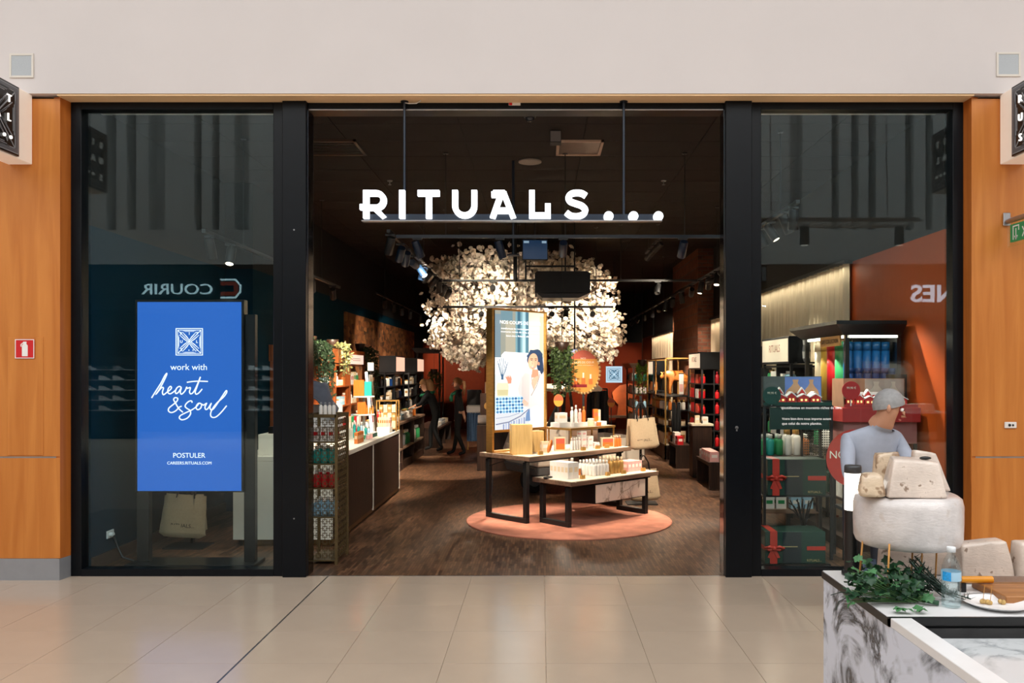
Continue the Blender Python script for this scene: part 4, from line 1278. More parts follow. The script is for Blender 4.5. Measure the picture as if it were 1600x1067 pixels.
# the gift tray lying on the table beside the light box
tr = thing('gold_tray', 'flat gold tray lying on the tall table at the foot of the light box', 'tray', T1(0.10, 0.34), A1)
MB().box(-0.08, 0.04, -0.05, 0.28, 0, 0.008).build('tray_base', GOLD, tr)
# orange box, thin white bottles, stack of white cubes, orange set
def picture_box(loc, w, h, label, rotz):
    m = MB(); m.box(-w / 2, w / 2, -0.03, 0.03, 0, h)
    m.mi = 1; m.box(-w * 0.42, w * 0.42, -0.032, -0.03, h * 0.10, h * 0.52)
    m.mi = 2; m.box(-w * 0.42, w * 0.42, -0.032, -0.03, h * 0.52, h * 0.9)
    o = m.build('picture_box', [pm('cream'), pm('orange'), pm('coral')], None, loc, (0, 0, rotz))
    return tag(o, label, 'box')
picture_box(T1(0.80, 0.28), 0.13, 0.165, 'orange sunset-coloured picture box under the gold riser', A1 - 0.55)
for i in range(4):
    bottle(T1(0.93 + 0.045 * i, 0.20), 'white', 'slim white bottle in the short row under the gold riser', 'slim white bottles under the riser', 0.018, 0.15, 'white')
for k, (x, y, z) in enumerate(((1.16, 0.24, 0), (1.16, 0.34, 0), (1.16, 0.24, .075), (1.16, 0.34, .075), (1.26, 0.22, 0), (1.26, 0.32, 0), (1.26, .22, .075), (1.36, 0.2, 0), (1.36, 0.3, 0), (1.36, 0.3, .075), (1.26, .32, .075), (1.16, .24, .15))):
    carton(T1(x, y, H1 + 0.003 + z), 'white', 'white cube box in the stepped stack under the gold riser', 'white cube boxes stacked under the riser', 0.085, 0.085, 0.073, 'pink', A1)
picture_box(T1(1.58, 0.18), 0.17, 0.12, 'wide orange picture box near the far end of the tall table', A1 - 0.5)
for i in range(6):
    bottle(T1(1.66 + 0.05 * (i % 3), 0.12 + 0.06 * (i // 3)), 'orange', 'small orange bottle with cream cap at the far end of the tall table', 'orange bottles at the end of the tall table', 0.022, 0.14, 'cream')
for x, lab in ((1.02, 'gold price block before the slim white bottles'), (1.29, 'gold price block before the stack of white cubes'), (1.47, 'gold price block before the wide orange picture box')):
    price_tag(T1(x, 0.08), lab, A1 - 0.2)
# goods on the riser
R3 = RZ + 0.003
def TR(x, y):
    return T1(x, y, R3)
pl_ = MB().box(-0.11, 0.11, -0.08, 0.08, 0, 0.06).build('display_block', WHITE, None, TR(1.06, 0.50), (0, 0, A1), bevel=0.003)
tag(pl_, 'white display block with a box on it, near end of the gold riser', 'block')
carton((TR(1.06, 0.5)[0], TR(1.06, 0.5)[1], R3 + 0.06), 'white', 'square white box standing on the white block on the gold riser', None, 0.13, 0.1, 0.12, 'cream', A1 - 0.4)
b2 = MB().box(-0.17, 0.17, -0.08, 0.08, 0, 0.05).build('display_block', WHITE, None, TR(1.32, 0.44), (0, 0, A1), bevel=0.003)
tag(b2, 'long low white display block in the middle of the gold riser', 'block')
for i, (c, h, r) in enumerate((('white', 0.20, 0.022), ('white', 0.22, 0.022), ('pink', 0.17, 0.025), ('amber', 0.2, 0.025))):
    p = T1(1.20 + 0.075 * i, 0.44, R3 + 0.05)
    bottle(p, c, ['tall white bottle at the near end of the long block on the riser', 'taller white bottle second on the long block on the riser', 'pink bottle third on the long block on the riser', 'amber bottle at the far end of the long block on the riser'][i], None, r, h, 'white' if i < 3 else 'gold')
jar(TR(1.45, 0.34), 'cream', 'round cream diffuser jar with a white ball lid on the gold riser', None, 0.045, 0.10, 'white')
b3 = MB().box(-0.12, 0.12, -0.07, 0.07, 0, 0.05).build('display_block', WHITE, None, TR(1.66, 0.42), (0, 0, A1), bevel=0.003)
tag(b3, 'white display block at the far end of the gold riser', 'block')
carton(T1(1.63, 0.42, R3 + 0.05), 'orange', 'upright orange box on the far block of the gold riser', None, 0.06, 0.05, 0.16, 'coral', A1 - 0.5)
carton(T1(1.71, 0.44, R3 + 0.05), 'cream', 'upright cream box beside the orange one on the far block of the gold riser', None, 0.05, 0.05, 0.15, 'white', A1 - 0.5)
jar(TR(1.56, 0.30), 'amber', 'small amber candle jar on the edge of the gold riser', None, 0.03, 0.06, 'white')
# small oval hanger on a black post on the riser
def oval_sign(loc, r, label, rotz=0.0, post=0.0):
    g = thing('oval_sign', label, 'sign', loc, rotz)
    m = MB(); m.prism([(r * 0.9 * math.cos(-2 * PI * i / 28) * -1, r * 1.15 * math.sin(2 * PI * i / 28)) for i in range(28)][::-1], -0.004, 0.004)
    m2 = MB(); m2.prism([(r * 0.8 * math.cos(2 * PI * i / 28), r * 1.02 * math.sin(2 * PI * i / 28)) for i in range(15, 28)] , -0.0055, -0.004)
    m.build('card', plain('card_yellow', (232, 150, 56), 0.5, vary=0.04), g)
    m3 = MB(); m3.prism([(r * 0.86 * math.cos(2 * PI * i / 28), r * 1.1 * math.sin(2 * PI * i / 28)) for i in range(0, 15)], -0.0055, -0.004)
    m3.build('coral_top', plain('card_coral', (206, 92, 60), 0.5, vary=0.04), g)
    if post > 0:
        MB().box(-0.008, 0.008, 0.005, 0.02, -post, r).build('post', BLKMAT, g)
    return g
oval_sign(T1(1.12, 0.60, R3 + 0.33), 0.068, 'small round orange sign on a black post on the gold riser', 0.1, 0.33)

# ---- goods on the low table
for i in range(5):
    for j in range(2):
        carton(T2(0.17 + 0.085 * j, 0.20 + 0.06 * i), 'white', 'white gift box in the tight block near the corner of the low table', 'white gift boxes in the block on the low table', 0.083, 0.058, 0.185, 'cream', A2)
bottle(T2(0.46, 0.44), 'white', 'white pump bottle standing behind the block of white gift boxes', None, 0.028, 0.2, 'white')
jar(T2(0.52, 0.40), 'amber', 'amber jar with white lid behind the block of white gift boxes', None, 0.035, 0.09, 'white')
for i in range(5):
    for j in range(5):
        bottle(T2(0.58 + 0.055 * i, 0.20 + 0.055 * j), 'white', 'white bottle in the square cluster in the middle of the low table', 'white bottles clustered on the low table', 0.025, 0.17, 'white')
for i in range(4):
    for j in range(4):
        bottle(T2(0.88 + 0.06 * i, 0.20 + 0.06 * j), 'gold', 'golden bottle in the cluster beside the white bottles on the low table', 'golden bottles clustered on the low table', 0.026, 0.19, 'cream')
for i in range(4):
    for j in range(2):
        carton(T2(1.18 + 0.065 * i, 0.22 + 0.10 * j), 'pink', 'pale pink box in the block at the far end of the low table', 'pale pink boxes on the low table', 0.063, 0.095, 0.125, 'white', A2)
for x, lab in ((0.30, 'gold price block before the white gift boxes on the low table'), (0.72, 'gold price block before the white bottles on the low table'), (1.0, 'gold price block before the golden bottles on the low table'), (1.36, 'gold price block before the pale pink boxes on the low table')):
    price_tag(T2(x, 0.10), lab, A2)
o = MB().box(-0.06, 0.06, -0.03, 0.03, 0, 0.018).build('price_scanner', BLKMAT, None, T2(0.05, 0.42), (0, 0, A2 + 0.3), bevel=0.005)
tag(o, 'flat black gadget lying on the bare corner of the low table', 'gadget')
cab = MB().tube([T1(0.1, 0.5, 0.70), (-0.62, 9.92, 0.62), (-0.57, 9.85, 0.45), (-0.58, 9.83, 0.3), (-0.6, 9.84, 0.2)], 0.006, 6).build('power_cable', BLKMAT, t1)
cab.parent = None
tag(cab, 'thin black cable hanging beside a leg of the tall display table', 'cable')

# ================================================================= little three-wheeled delivery van behind the tables
va = thing('delivery_van', 'small white three-wheeled delivery van parked behind the display tables', 'van', (-0.30, 11.9, 0), math.radians(28))
VW = plain('van_white', (222, 208, 190), 0.4, vary=0.02)
VG = plain('van_grey', (96, 96, 96), 0.5, vary=0.04)
# x runs back along the van, y across; nose at x = 0
def van_side(y0, y1):
    m = MB(); m.prism([(0.0, 0.42), (1.0, 0.42), (1.0, 0.98), (0.24, 0.98), (0.06, 0.86), (-0.04, 0.62)], y0, y1)
    return m
van_side(-0.5, 0.5).build('cab_body', VW, va, bevel=0.03, segs=2)
MB().prism([(0.02, 0.30), (1.0, 0.30), (1.0, 0.42), (-0.03, 0.42)], -0.48, 0.48).build('lower_body', VG, va, bevel=0.01)
rf = MB().prism([(0.42, 1.46), (1.06, 1.46), (1.08, 1.50), (1.0, 1.56), (0.5, 1.56), (0.40, 1.50)], -0.52, 0.52).build('roof', VW, va, bevel=0.02, segs=2)
for y in (-0.48, 0.48):
    MB().bar((0.2, y, 0.98), (0.46, y, 1.47), 0.045).build('windscreen_pillar', BLKMAT, va)
    MB().bar((0.98, y, 0.98), (1.0, y, 1.47), 0.045).build('rear_pillar', BLKMAT, va)
    MB().bar((0.62, y, 0.98), (0.55, y, 1.47), 0.03).build('door_pillar', BLKMAT, va)
    MB().box(0.62, 0.98, y - 0.012, y + 0.012, 0.5, 0.94).build('door', VG, va)
MB().box(0.21, 0.23, -0.46, 0.46, 0.98, 1.0).build('windscreen_base', BLKMAT, va)
MB().box(0.7, 0.95, -0.4, 0.4, 0.98, 1.06).build('seat', BLACK, va)
for y in (-0.52, 0.52):
    MB().box(1.06, 1.78, y - 0.02, y + 0.02, 0.44, 0.78).build('bed_side', VW, va)
MB().box(1.06, 1.78, -0.5, 0.5, 0.40, 0.46).build('bed_floor', VG, va)
MB().box(1.74, 1.78, -0.5, 0.5, 0.46, 0.78).build('tailgate', VW, va)
WH = plain('tyre_rubber', (22, 21, 20), 0.75, vary=0.1)
def wheel(x, y, r):
    w = MB()
    prof = [(r * 0.55, -0.05), (r * 0.92, -0.055), (r, -0.035), (r, 0.035), (r * 0.92, 0.055), (r * 0.55, 0.05)]
    n = 24
    v = []
    for rr, t in prof:
        for i in range(n):
            a = 2 * PI * i / n
            v.append((x + rr * math.cos(a), y + t, r + rr * math.sin(a)))
    w.add(v, [(j * n + i, j * n + (i + 1) % n, (j + 1) * n + (i + 1) % n, (j + 1) * n + i) for j in range(len(prof) - 1) for i in range(n)], True)
    wo = w.build('wheel', WH, va)
    MB().cyl((x, y - 0.045, r), (x, y + 0.045, r), r * 0.56, n=20).build('hub', VG, wo)
wheel(0.22, 0, 0.20)
wheel(1.4, -0.46, 0.22)
wheel(1.4, 0.46, 0.22)
for y in (-0.3, 0.3):
    MB().cyl((-0.06, y, 0.66), (-0.02, y, 0.66), 0.06, n=16).build('headlamp', plain('lamp_glass', (230, 220, 200), 0.1), va)

# ================================================================= big oval sign and foliage beside the light box
ov = thing('oval_display', 'large orange oval display sign with scalloped gold edge standing by the van', 'sign', (0.586, 11.46, 1.75), -0.08)
ro, rz_ = 0.215, 0.29
MB().prism([(ro * math.cos(2 * PI * i / 40), rz_ * math.sin(2 * PI * i / 40)) for i in range(40)], 0, 0.02).build('board', plain('oval_yellow', (226, 152, 60), 0.5, vary=0.06, scale=5), ov)
MB().prism([(ro * math.cos(2 * PI * i / 40), rz_ * math.sin(2 * PI * i / 40)) for i in range(4, 17)], -0.003, 0).build('coral_top', plain('oval_coral', (196, 84, 56), 0.5, vary=0.05), ov)
sc = MB()
for i in range(34):
    a = 2 * PI * i / 34
    sc.ball(((ro + 0.012) * math.cos(a), 0.01, (rz_ + 0.012) * math.sin(a)), 0.022, 6, 4, (1, 0.6, 1))
sc.build('scalloped_edge', plain('pearl_gold', (216, 178, 122), 0.4, 0.4), ov)
TW = plain('print_cream', (250, 232, 210), 0.5)
text('NOS', TW, ov, (0, -0.004, 0.165), height=0.026, depth=0.001); text('COUPS DE CŒUR', TW, ov, (0, -0.004, 0.11), width=0.30, depth=0.001); text('transforment les routines quotidiennes', TW, ov, (0, -0.004, 0.078), width=0.28, depth=0.001)
bt = MB()
for x, w, h in ((-0.10, 0.05, 0.09), (0.0, 0.055, 0.16), (0.10, 0.055, 0.14)):
    bt.mi = 0; bt.box(x - w / 2, x + w / 2, -0.004, 0, -0.18, -0.18 + h * 0.55)
    bt.mi = 1; bt.box(x - w * 0.2, x + w * 0.2, -0.004, 0, -0.18 + h * 0.55, -0.18 + h)
bt.mi = 2; bt.box(-0.16, 0.05, -0.005, 0, -0.22, -0.18)
bt.build('bottle_picture', [pm('orange'), pm('white'), pm('dark red')], ov)
MB().box(-0.015, 0.015, 0.02, 0.04, -0.78, 0).build('post', BLKMAT, ov)
MB().box(-0.12, 0.12, -0.05, 0.1, -0.80, -0.78).build('foot', BLKMAT, ov)
vb = thing('van_crate', 'plain wooden crate on the bed of the small van under the oval sign', 'crate', (0.586, 11.48, 0), -0.08)
MB().box(-0.2, 0.2, -0.15, 0.15, 0.46, 0.95).build('crate_body', TOPWOOD, vb)
MB().box(-0.2, 0.2, -0.16, 0.16, 0.0, 0.46).build('plinth', DKWOOD, vb)
oval_sign((PX(955, 13.75), 13.75, PZ(629, 13.75)), 0.068, 'small round orange sign in front of the lit rust wall', 0.0, PZ(629, 13.75) - 0.005)
bs = bpy.data.objects
# hanging greenery
VINE = plain('fern_green', (58, 78, 34), 0.6, vary=0.35, scale=20)
VINE2 = plain('leaf_dark_green', (34, 56, 30), 0.6, vary=0.3, scale=20)
def hanging_plant(label, loc, r, drop, n, mat, pot=True, top=0.0, lean=0.0, seed=1, front=False, wire=False):
    g = thing('hanging_plant', label, 'plant', loc)
    rr = random.Random(seed)
    st, lf = MB(), MB()
    for i in range(n):
        a = rr.random() * 2 * PI if not front else rr.uniform(-1.1, 1.1)
        q = r * (0.35 + 0.65 * rr.random()) if not front else r * rr.uniform(0.85, 1.2)
        L = drop * (0.45 + 0.55 * rr.random())
        rise = 0.08 * rr.random()
        pts = []
        for k in range(7):
            t = k / 6
            out = q * math.sin(min(1, t * 1.8) * PI / 2)
            pts.append(Vector((out * math.cos(a) + lean * t, out * math.sin(a) * 0.7, rise * math.sin(t * PI) - L * t * t + top)))
        st.tube(pts, 0.004, 3, False)
        for k in range(1, 7):
            for _ in range(4):
                t = k - 1 + rr.random()
                i0 = int(t); fr_ = t - i0
                p = pts[i0].lerp(pts[min(i0 + 1, 6)], fr_)
                d = Vector((rr.uniform(-1, 1), rr.uniform(-1, 1), rr.uniform(-0.9, 0.4))).normalized()
                e = d.cross(Vector((0.2, 0.9, 0.3))).normalized()
                l, w = rr.uniform(0.04, 0.075), rr.uniform(0.010, 0.018)
                lf.add([p, p + d * l * 0.5 + e * w, p + d * l, p + d * l * 0.5 - e * w], [(0, 1, 2, 3)], False)
    st.build('stems', VINE2, g)
    o = lf.build('leaves', mat, g)
    o['kind'] = 'stuff'
    if wire:
        MB().cyl((0, 0, 0.08 + top), (0, 0, CEIL - loc[2]), 0.005, n=6).build('hanging_wire', BLKMAT, g)
    if pot:
        MB().lathe([(0.07, -0.06 + top), (0.10, 0.08 + top), (0.09, 0.09 + top)], 14).build('pot', DKWOOD, g)
    return g
hanging_plant('large weeping green fern hanging between the light box and the oval sign', (PX(878, 11.1), 11.1, 2.05), 0.17, 0.72, 46, VINE, True, 0.0, 0.02, 3)
hw = bpy.data.objects[-1] if False else None
rod = MB().cyl((0, 0, 0.09), (0, 0, CEIL - 2.05), 0.005, n=6).build('hanging_wire', BLKMAT, bpy.data.objects['hanging_plant'])
vs = thing('video_screen', 'bright video screen hanging above the weeping fern', 'screen', (PX(898, 13.1), 13.1, PZ(558, 13.1)))
MB().box(-0.2, 0.2, 0, 0.05, -0.15, 0.13).build('case', BLKMAT, vs)
MB().box(-0.19, 0.19, -0.003, 0, -0.14, 0.12).build('screen_face', glow('video_lilac', (220, 214, 236), 1.1), vs)
MB().prism([(-0.19, -0.14), (-0.05, -0.14), (0.02, 0.02), (-0.09, 0.08)], -0.004, -0.003).prism([(0.08, -0.14), (0.19, -0.14), (0.19, -0.02)], -0.004, -0.003).build('video_picture', glow('video_purple', (120, 100, 150), 0.6), vs)
MB().cyl((0, 0.025, 0.13), (0, 0.025, CEIL - PZ(558, 13.1)), 0.012, n=8).build('hanger', BLKMAT, vs)

# ================================================================= blossom tree
tg = thing('blossom_tree', 'large artificial tree with a wide crown of white blossoms inside the shop', 'tree', (-0.32, 15.5, 0))
BARK = plain('bark_brown', (62, 44, 32), 0.85, vary=0.3, scale=12, stretch=(1, 1, 0.3))
tk = MB()
tk.tube([(0.3, 0, 0), (0.26, 0.05, 0.6), (0.2, 0.0, 1.2), (0.1, 0, 1.9), (0.05, 0, 2.5)], [0.20, 0.15, 0.13, 0.11, 0.08], 12)
tk.build('trunk', BARK, tg)
br = MB()
rt = random.Random(5)
tips = []
for i in range(16):
    a = 2 * PI * i / 16 + rt.uniform(-0.2, 0.2)
    R0 = rt.uniform(1.0, 1.65)
    z1 = rt.uniform(2.3, 3.45)
    p0 = Vector((0.1, 0, 1.9 + 0.03 * i))
    p1 = Vector((R0 * 0.45 * math.cos(a), R0 * 0.4 * math.sin(a), 0.4 * p0.z + 0.6 * z1 + 0.15))
    p2 = Vector((R0 * math.cos(a), R0 * 0.85 * math.sin(a), z1))
    br.tube([p0, p0.lerp(p1, 0.5) + Vector((0, 0, 0.08)), p1, p1.lerp(p2, 0.5) + Vector((0, 0, 0.06)), p2], [0.05, 0.04, 0.03, 0.02, 0.008], 6)
br.build('branches', BARK, tg)
BLS = [plain('blossom_white', (244, 232, 216), 0.8, vary=0.05, scale=30), plain('blossom_cream', (236, 218, 196), 0.8, vary=0.05, scale=30)]
def blossom_geo(seed):
    r = random.Random(seed)
    m = MB()
    # five cupped petals and a heart, crumpled
    for k in range(7):
        a = 2 * PI * k / 5 + r.uniform(-0.3, 0.3)
        tilt = 0.35 if k < 5 else 1.0
        d = Vector((math.cos(a) * math.cos(tilt), math.sin(a) * math.cos(tilt), math.sin(tilt)))
        s = d.cross(Vector((0, 0, 1))).normalized()
        u = s.cross(d)
        L = r.uniform(0.85, 1.1)
        m.add([Vector((0, 0, 0)), d * L * 0.55 + s * 0.5 + u * 0.12, d * L + s * 0.26 + u * 0.3, d * L - s * 0.26 + u * 0.3, d * L * 0.55 - s * 0.5 + u * 0.12],
              [(0, 1, 2, 3, 4)], False)
    return m
bgeo = [blossom_geo(i) for i in range(5)]
bmesh_ = [g.mesh('blossom', BLS[i % 2]) for i, g in enumerate(bgeo)]
rb = random.Random(21)
pts = []
CZ = PZ(487, 15.5)
def crown_ok(x, z):
    # silhouette of the crown as seen from the entrance
    px = CX + (x - 0.32) * FPX / 15.5
    py = CY - (z - EYE) * FPX / 15.5
    lo = 575 - abs(px - 740) * 0.62 if px < 760 else (545 if px < 880 else 562 - max(0, px - 945) * 1.2)
    hi = 405 + max(0, 700 - px) * 0.9 + max(0, px - 860) * 0.25
    return hi < py < lo and 664 < px < 972
# clumps of blossoms along the twigs
while len(pts) < 1500:
    a = rb.random() * 2 * PI
    q = rb.random() ** 0.5
    x, y = 1.80 * q * math.cos(a), 1.55 * q * math.sin(a)
    z = CZ + rb.uniform(-1.1, 1.0)
    if crown_ok(x, z) and rb.random() < 0.35 + 0.65 * min(1, abs(z - CZ) / 0.5 + q * 0.5):
        pts.append((x, y, z))
all_b = []
for p in pts:
    for _ in range(rb.randint(4, 7)):
        d = Vector((rb.gauss(0, 1), rb.gauss(0, 1), rb.gauss(0, 1))) * 0.075
        all_b.append((Vector(p) + d, rb.uniform(0.042, 0.068)))
all_b.sort(key=lambda t: t[0].y)
rest = MB()
for i, (p, s) in enumerate(all_b):
    q = Quaternion((rb.gauss(0, 1), rb.gauss(0, 1), rb.gauss(0, 1), rb.gauss(0, 1))).normalized()
    k = rb.randrange(5)
    if i < 300:
        o = obj('blossom', bmesh_[k], tg, p)
        o.rotation_euler = q.to_euler()
        o.scale = (s, s, s)
    else:
        M3 = q.to_matrix() * s
        rest.mi = k % 2
        g = bgeo[k]
        rest.add([p + M3 @ Vector(v) for v in g.v], g.f, False)
o = rest.build('blossom_mass', BLS, tg)
o['kind'] = 'stuff'
tw = MB()
for p in pts[::3]:
    c = Vector((p[0] * 0.7, p[1] * 0.7, CZ + (p[2] - CZ) * 0.5))
    tw.tube([c, Vector(p)], [0.012, 0.004], 4, False)
tw.build('twigs', BARK, tg)

# ================================================================= stands with hanging canvas bags
def bag_mesh(w, h, t, seed=0):
    m = MB()
    r = random.Random(seed)
    nx, nz = 8, 8
    v = []
    for side in (-1, 1):
        for j in range(nz + 1):
            for i in range(nx + 1):
                u, z = i / nx - 0.5, j / nz
                ww = w * (0.90 + 0.16 * (1 - z))
                cut = 0.0
                bulge = t * (1 - (2 * u) ** 2) * (0.35 + 0.65 * math.sin(PI * (1 - z) * 0.8)) * (1 - 0.7 * z)
                zz = z * h
                if z == 0 and abs(u) > 0.4:
                    zz += 0.03
                v.append((u * ww + r.uniform(-1, 1) * 0.003, side * (0.006 + bulge) + 0.005 * math.sin(9 * u + 5 * z), zz - h))
    n = (nx + 1) * (nz + 1)
    f = []
    for s_ in range(2):
        for j in range(nz):
            for i in range(nx):
                a = s_ * n + j * (nx + 1) + i
                q = (a, a + 1, a + nx + 2, a + nx + 1)
                f.append(q if s_ == 0 else q[::-1])
    for j in range(nz):
        a = j * (nx + 1); f.append((a, a + nx + 1, n + a + nx + 1, n + a)); a += nx; f.append((a, n + a, n + a + nx + 1, a + nx + 1))
    for i in range(nx):
        f.append((i, n + i, n + i + 1, i + 1))
    m.add(v, f, True)
    return m
def canvas_bag(loc, w, h, rotz, label, tilt=0.0, strap=0.16, group=None, words='RITUALS...', seed=0):
    g = thing('canvas_bag', label, 'bag', loc, rotz, group)
    g.rotation_euler = (0, tilt, rotz)
    bag_mesh(w, h, 0.035, seed).build('bag_body', PAPER, g)
    for sy in (-0.012, 0.012):
        st = MB()
        pts = [(-w * 0.2, sy, -0.03), (-w * 0.17, sy, strap * 0.5), (-0.015, sy, strap), (0.015, sy, strap), (w * 0.17, sy, strap * 0.5), (w * 0.2, sy, -0.03)]
        for a, b in zip(pts[:-1], pts[1:]):
            st.bar(a, b, 0.05, 0.006)
        st.build('strap', BLKMAT, g)
    text(words, BLKMAT, g, (0.0, -0.028, -h + 0.10), width=w * 0.52, depth=0.002)
    return g
def bag_stand(loc, label, hooks, rotz=0.0, h=1.3):
    g = thing('bag_stand', label, 'stand', loc, rotz)
    MB().box(-0.2, 0.2, -0.15, 0.15, 0, 0.012).build('base', BLKMAT, g)
    MB().box(-0.015, 0.015, 0.08, 0.11, 0.012, h).build('post', BLKMAT, g)
    for z in hooks:
        MB().bar((0, 0.09, z), (0, -0.05, z + 0.01), 0.012).build('hook', BLKMAT, g)
    return g
sx, sy = PX(1004, 10.9), 10.9
bag_stand((sx, sy + 0.12, 0), 'black stand with two canvas bags beside the tall display table', (PZ(628, sy), PZ(712, sy)), 0.0, 1.42)
canvas_bag((sx, sy + 0.04, PZ(654, sy)), 0.37, 0.40, 0.12, 'upper beige canvas tote hanging on the stand beside the tall table', -0.10, 0.21, None, 'RITUALS...', 1)
canvas_bag((sx - 0.02, sy + 0.135, PZ(655, sy)), 0.37, 0.40, 0.0, 'beige canvas tote hanging behind the upper tote on the table-side stand', -0.02, 0.20, None, 'RITUALS...', 2)
canvas_bag((PX(1007, sy), sy + 0.06, PZ(734, sy)), 0.37, 0.41, 0.1, 'lower beige canvas tote hanging near the floor on the stand beside the tall table', -0.06, 0.18, None, 'RITUALS...', 3)
# ================================================================= people
SKIN = plain('skin', (206, 152, 122), 0.5, vary=0.04)
HAIRB = plain('hair_blond', (150, 108, 66), 0.6, vary=0.15, scale=40, stretch=(1, 1, 0.2))
HAIRG = plain('hair_grey', (150, 150, 150), 0.6, vary=0.12, scale=40)
BLKCL = plain('black_clothing', (16, 17, 19), 0.8, vary=0.15)
GRNCL = plain('green_scarf', (26, 110, 78), 0.7, vary=0.1)
SHIRTG = plain('grey_blue_shirt', (166, 174, 190), 0.8, vary=0.06)
DENIM = plain('dark_trousers', (34, 38, 48), 0.8, vary=0.12)
def figure(name, label, loc, rotz, J, mats, regions, hair_mat, ponytail=False, look=0.0, apron=None):
    """J: joint name -> (x, y, z); the person faces -Y before rotz.  regions(p, part) -> material slot"""
    V, E, R, tagp = [], [], [], []
    idx = {}
    def v(n, r, part):
        idx[n] = len(V); V.append(J[n]); R.append(r); tagp.append(part); return idx[n]
    def raw(p, r, part):
        V.append(tuple(p)); R.append(r); tagp.append(part); return len(V) - 1
    def e(a, b):
        E.append((idx[a] if isinstance(a, str) else a, idx[b] if isinstance(b, str) else b))
    S = J['scale']
    v('pelvis', (0.155 * S, 0.115 * S), 'hip')
    v('waist', (0.135 * S, 0.10 * S), 'torso'); e('pelvis', 'waist')
    v('chest', (0.165 * S, 0.115 * S), 'torso'); e('waist', 'chest')
    v('neck', (0.054 * S, 0.054 * S), 'neck'); e('chest', 'neck')
    v('chin', (0.058 * S, 0.066 * S), 'head'); e('neck', 'chin')
    v('head', (0.082 * S, 0.098 * S), 'head'); e('chin', 'head')
    v('crown', (0.066 * S, 0.078 * S), 'head'); e('head', 'crown')
    for s in ('l', 'r'):
        v('sh' + s, (0.066 * S,) * 2, 'torso'); e('chest', 'sh' + s)
        v('el' + s, (0.046 * S,) * 2, 'arm'); e('sh' + s, 'el' + s)
        v('wr' + s, (0.030 * S,) * 2, 'forearm'); e('el' + s, 'wr' + s)
        W_, El = Vector(J['wr' + s]), Vector(J['el' + s])
        d = (W_ - El).normalized()
        side = d.cross(Vector((0, 0, 1)))
        side = side.normalized() if side.length > 0.1 else Vector((0, 1, 0))
        palm = raw(W_ + d * 0.055 * S, (0.034 * S, 0.022 * S), 'hand'); e('wr' + s, palm)
        curl = Vector((0, 0, -1)) if abs(d.z) < 0.7 else Vector((0, -1, 0))
        for k, L in enumerate((0.062, 0.072, 0.068, 0.054)):
            b = W_ + d * 0.075 * S + side * (k - 1.5) * 0.017 * S
            a1 = raw(b + d * L * 0.5 * S, (0.0085 * S,) * 2, 'hand'); e(palm, a1)
            a2 = raw(b + d * L * 0.85 * S + curl * 0.022 * S, (0.007 * S,) * 2, 'hand'); e(a1, a2)
        th = raw(W_ + d * 0.05 * S + side * 0.042 * S, (0.010 * S,) * 2, 'hand'); e(palm, th)
        th2 = raw(W_ + d * 0.08 * S + side * 0.050 * S + curl * 0.01, (0.008 * S,) * 2, 'hand'); e(th, th2)
        v('hi' + s, (0.092 * S,) * 2, 'leg'); e('pelvis', 'hi' + s)
        v('kn' + s, (0.060 * S,) * 2, 'leg'); e('hi' + s, 'kn' + s)
        v('an' + s, (0.042 * S,) * 2, 'shin'); e('kn' + s, 'an' + s)
        v('to' + s, (0.036 * S, 0.028 * S), 'foot'); e('an' + s, 'to' + s)
    me = bpy.data.meshes.new('body_cage')
    me.from_pydata(V, E, [])
    o = bpy.data.objects.new('body_cage', me)
    COL.objects.link(o)
    sk = o.modifiers.new('skin', 'SKIN')
    ss = o.modifiers.new('subdivision', 'SUBSURF'); ss.levels = ss.render_levels = 2
    sk.use_smooth_shade = True
    for i, sv in enumerate(me.skin_vertices[0].data):
        r = R[i]
        sv.radius = r if isinstance(r, tuple) else (r, r)
        sv.use_root = (i == 0)
    bpy.context.view_layer.update()
    dg = bpy.context.evaluated_depsgraph_get()
    body = bpy.data.meshes.new_from_object(o.evaluated_get(dg))
    bpy.data.objects.remove(o)
    body.materials.clear()
    for m in mats:
        body.materials.append(m)
    VV = [Vector(q) for q in V]
    for p in body.polygons:
        c = p.center
        best, bd = 0, 1e9
        for (a, b) in E:
            ab = VV[b] - VV[a]
            t = max(0, min(1, (c - VV[a]).dot(ab) / max(1e-9, ab.length_squared)))
            dd = (VV[a] + ab * t - c).length
            if dd < bd:
                bd, best = dd, (a if t < 0.5 else b)
        p.material_index = regions(c, tagp[best])
        p.use_smooth = True
    g = thing(name, label, 'person', loc, rotz)
    obj('body', body, g)
    H, CR, CH = Vector(J['head']), Vector(J['crown']), Vector(J['chin'])
    up = (CR - CH).normalized()
    fw = Vector(J['face']).normalized()
    rt_ = fw.cross(up).normalized()
    up = rt_.cross(fw).normalized()
    Mx = Matrix((rt_, -fw, up)).transposed()
    hc = H + up * 0.01 * S
    def local(p):
        return hc + Mx @ (Vector(p) * S)
    # face: eyes, nose, mouth, ears
    f = MB()
    for sx in (-1, 1):
        f.mi = 1; f.ball(local((sx * 0.033, -0.088, 0.0)), 0.013 * S, 8, 6)
        f.mi = 2; f.ball(local((sx * 0.033, -0.098, 0.0)), 0.007 * S, 8, 6)
        f.mi = 0; f.ball(local((sx * 0.082, 0.0, -0.012)), 0.026 * S, 8, 6, (0.5, 1, 1.2))
    f.mi = 0
    f.tube([local((0, -0.088, 0.012)), local((0, -0.104, -0.02)), local((0, -0.116, -0.04)), local((0, -0.094, -0.046))], [0.008 * S, 0.011 * S, 0.014 * S, 0.008 * S], 6)
    f.mi = 3; f.tube([local((-0.026, -0.086, -0.072)), local((0, -0.094, -0.074)), local((0.026, -0.086, -0.072))], [0.004 * S, 0.008 * S, 0.004 * S], 6)
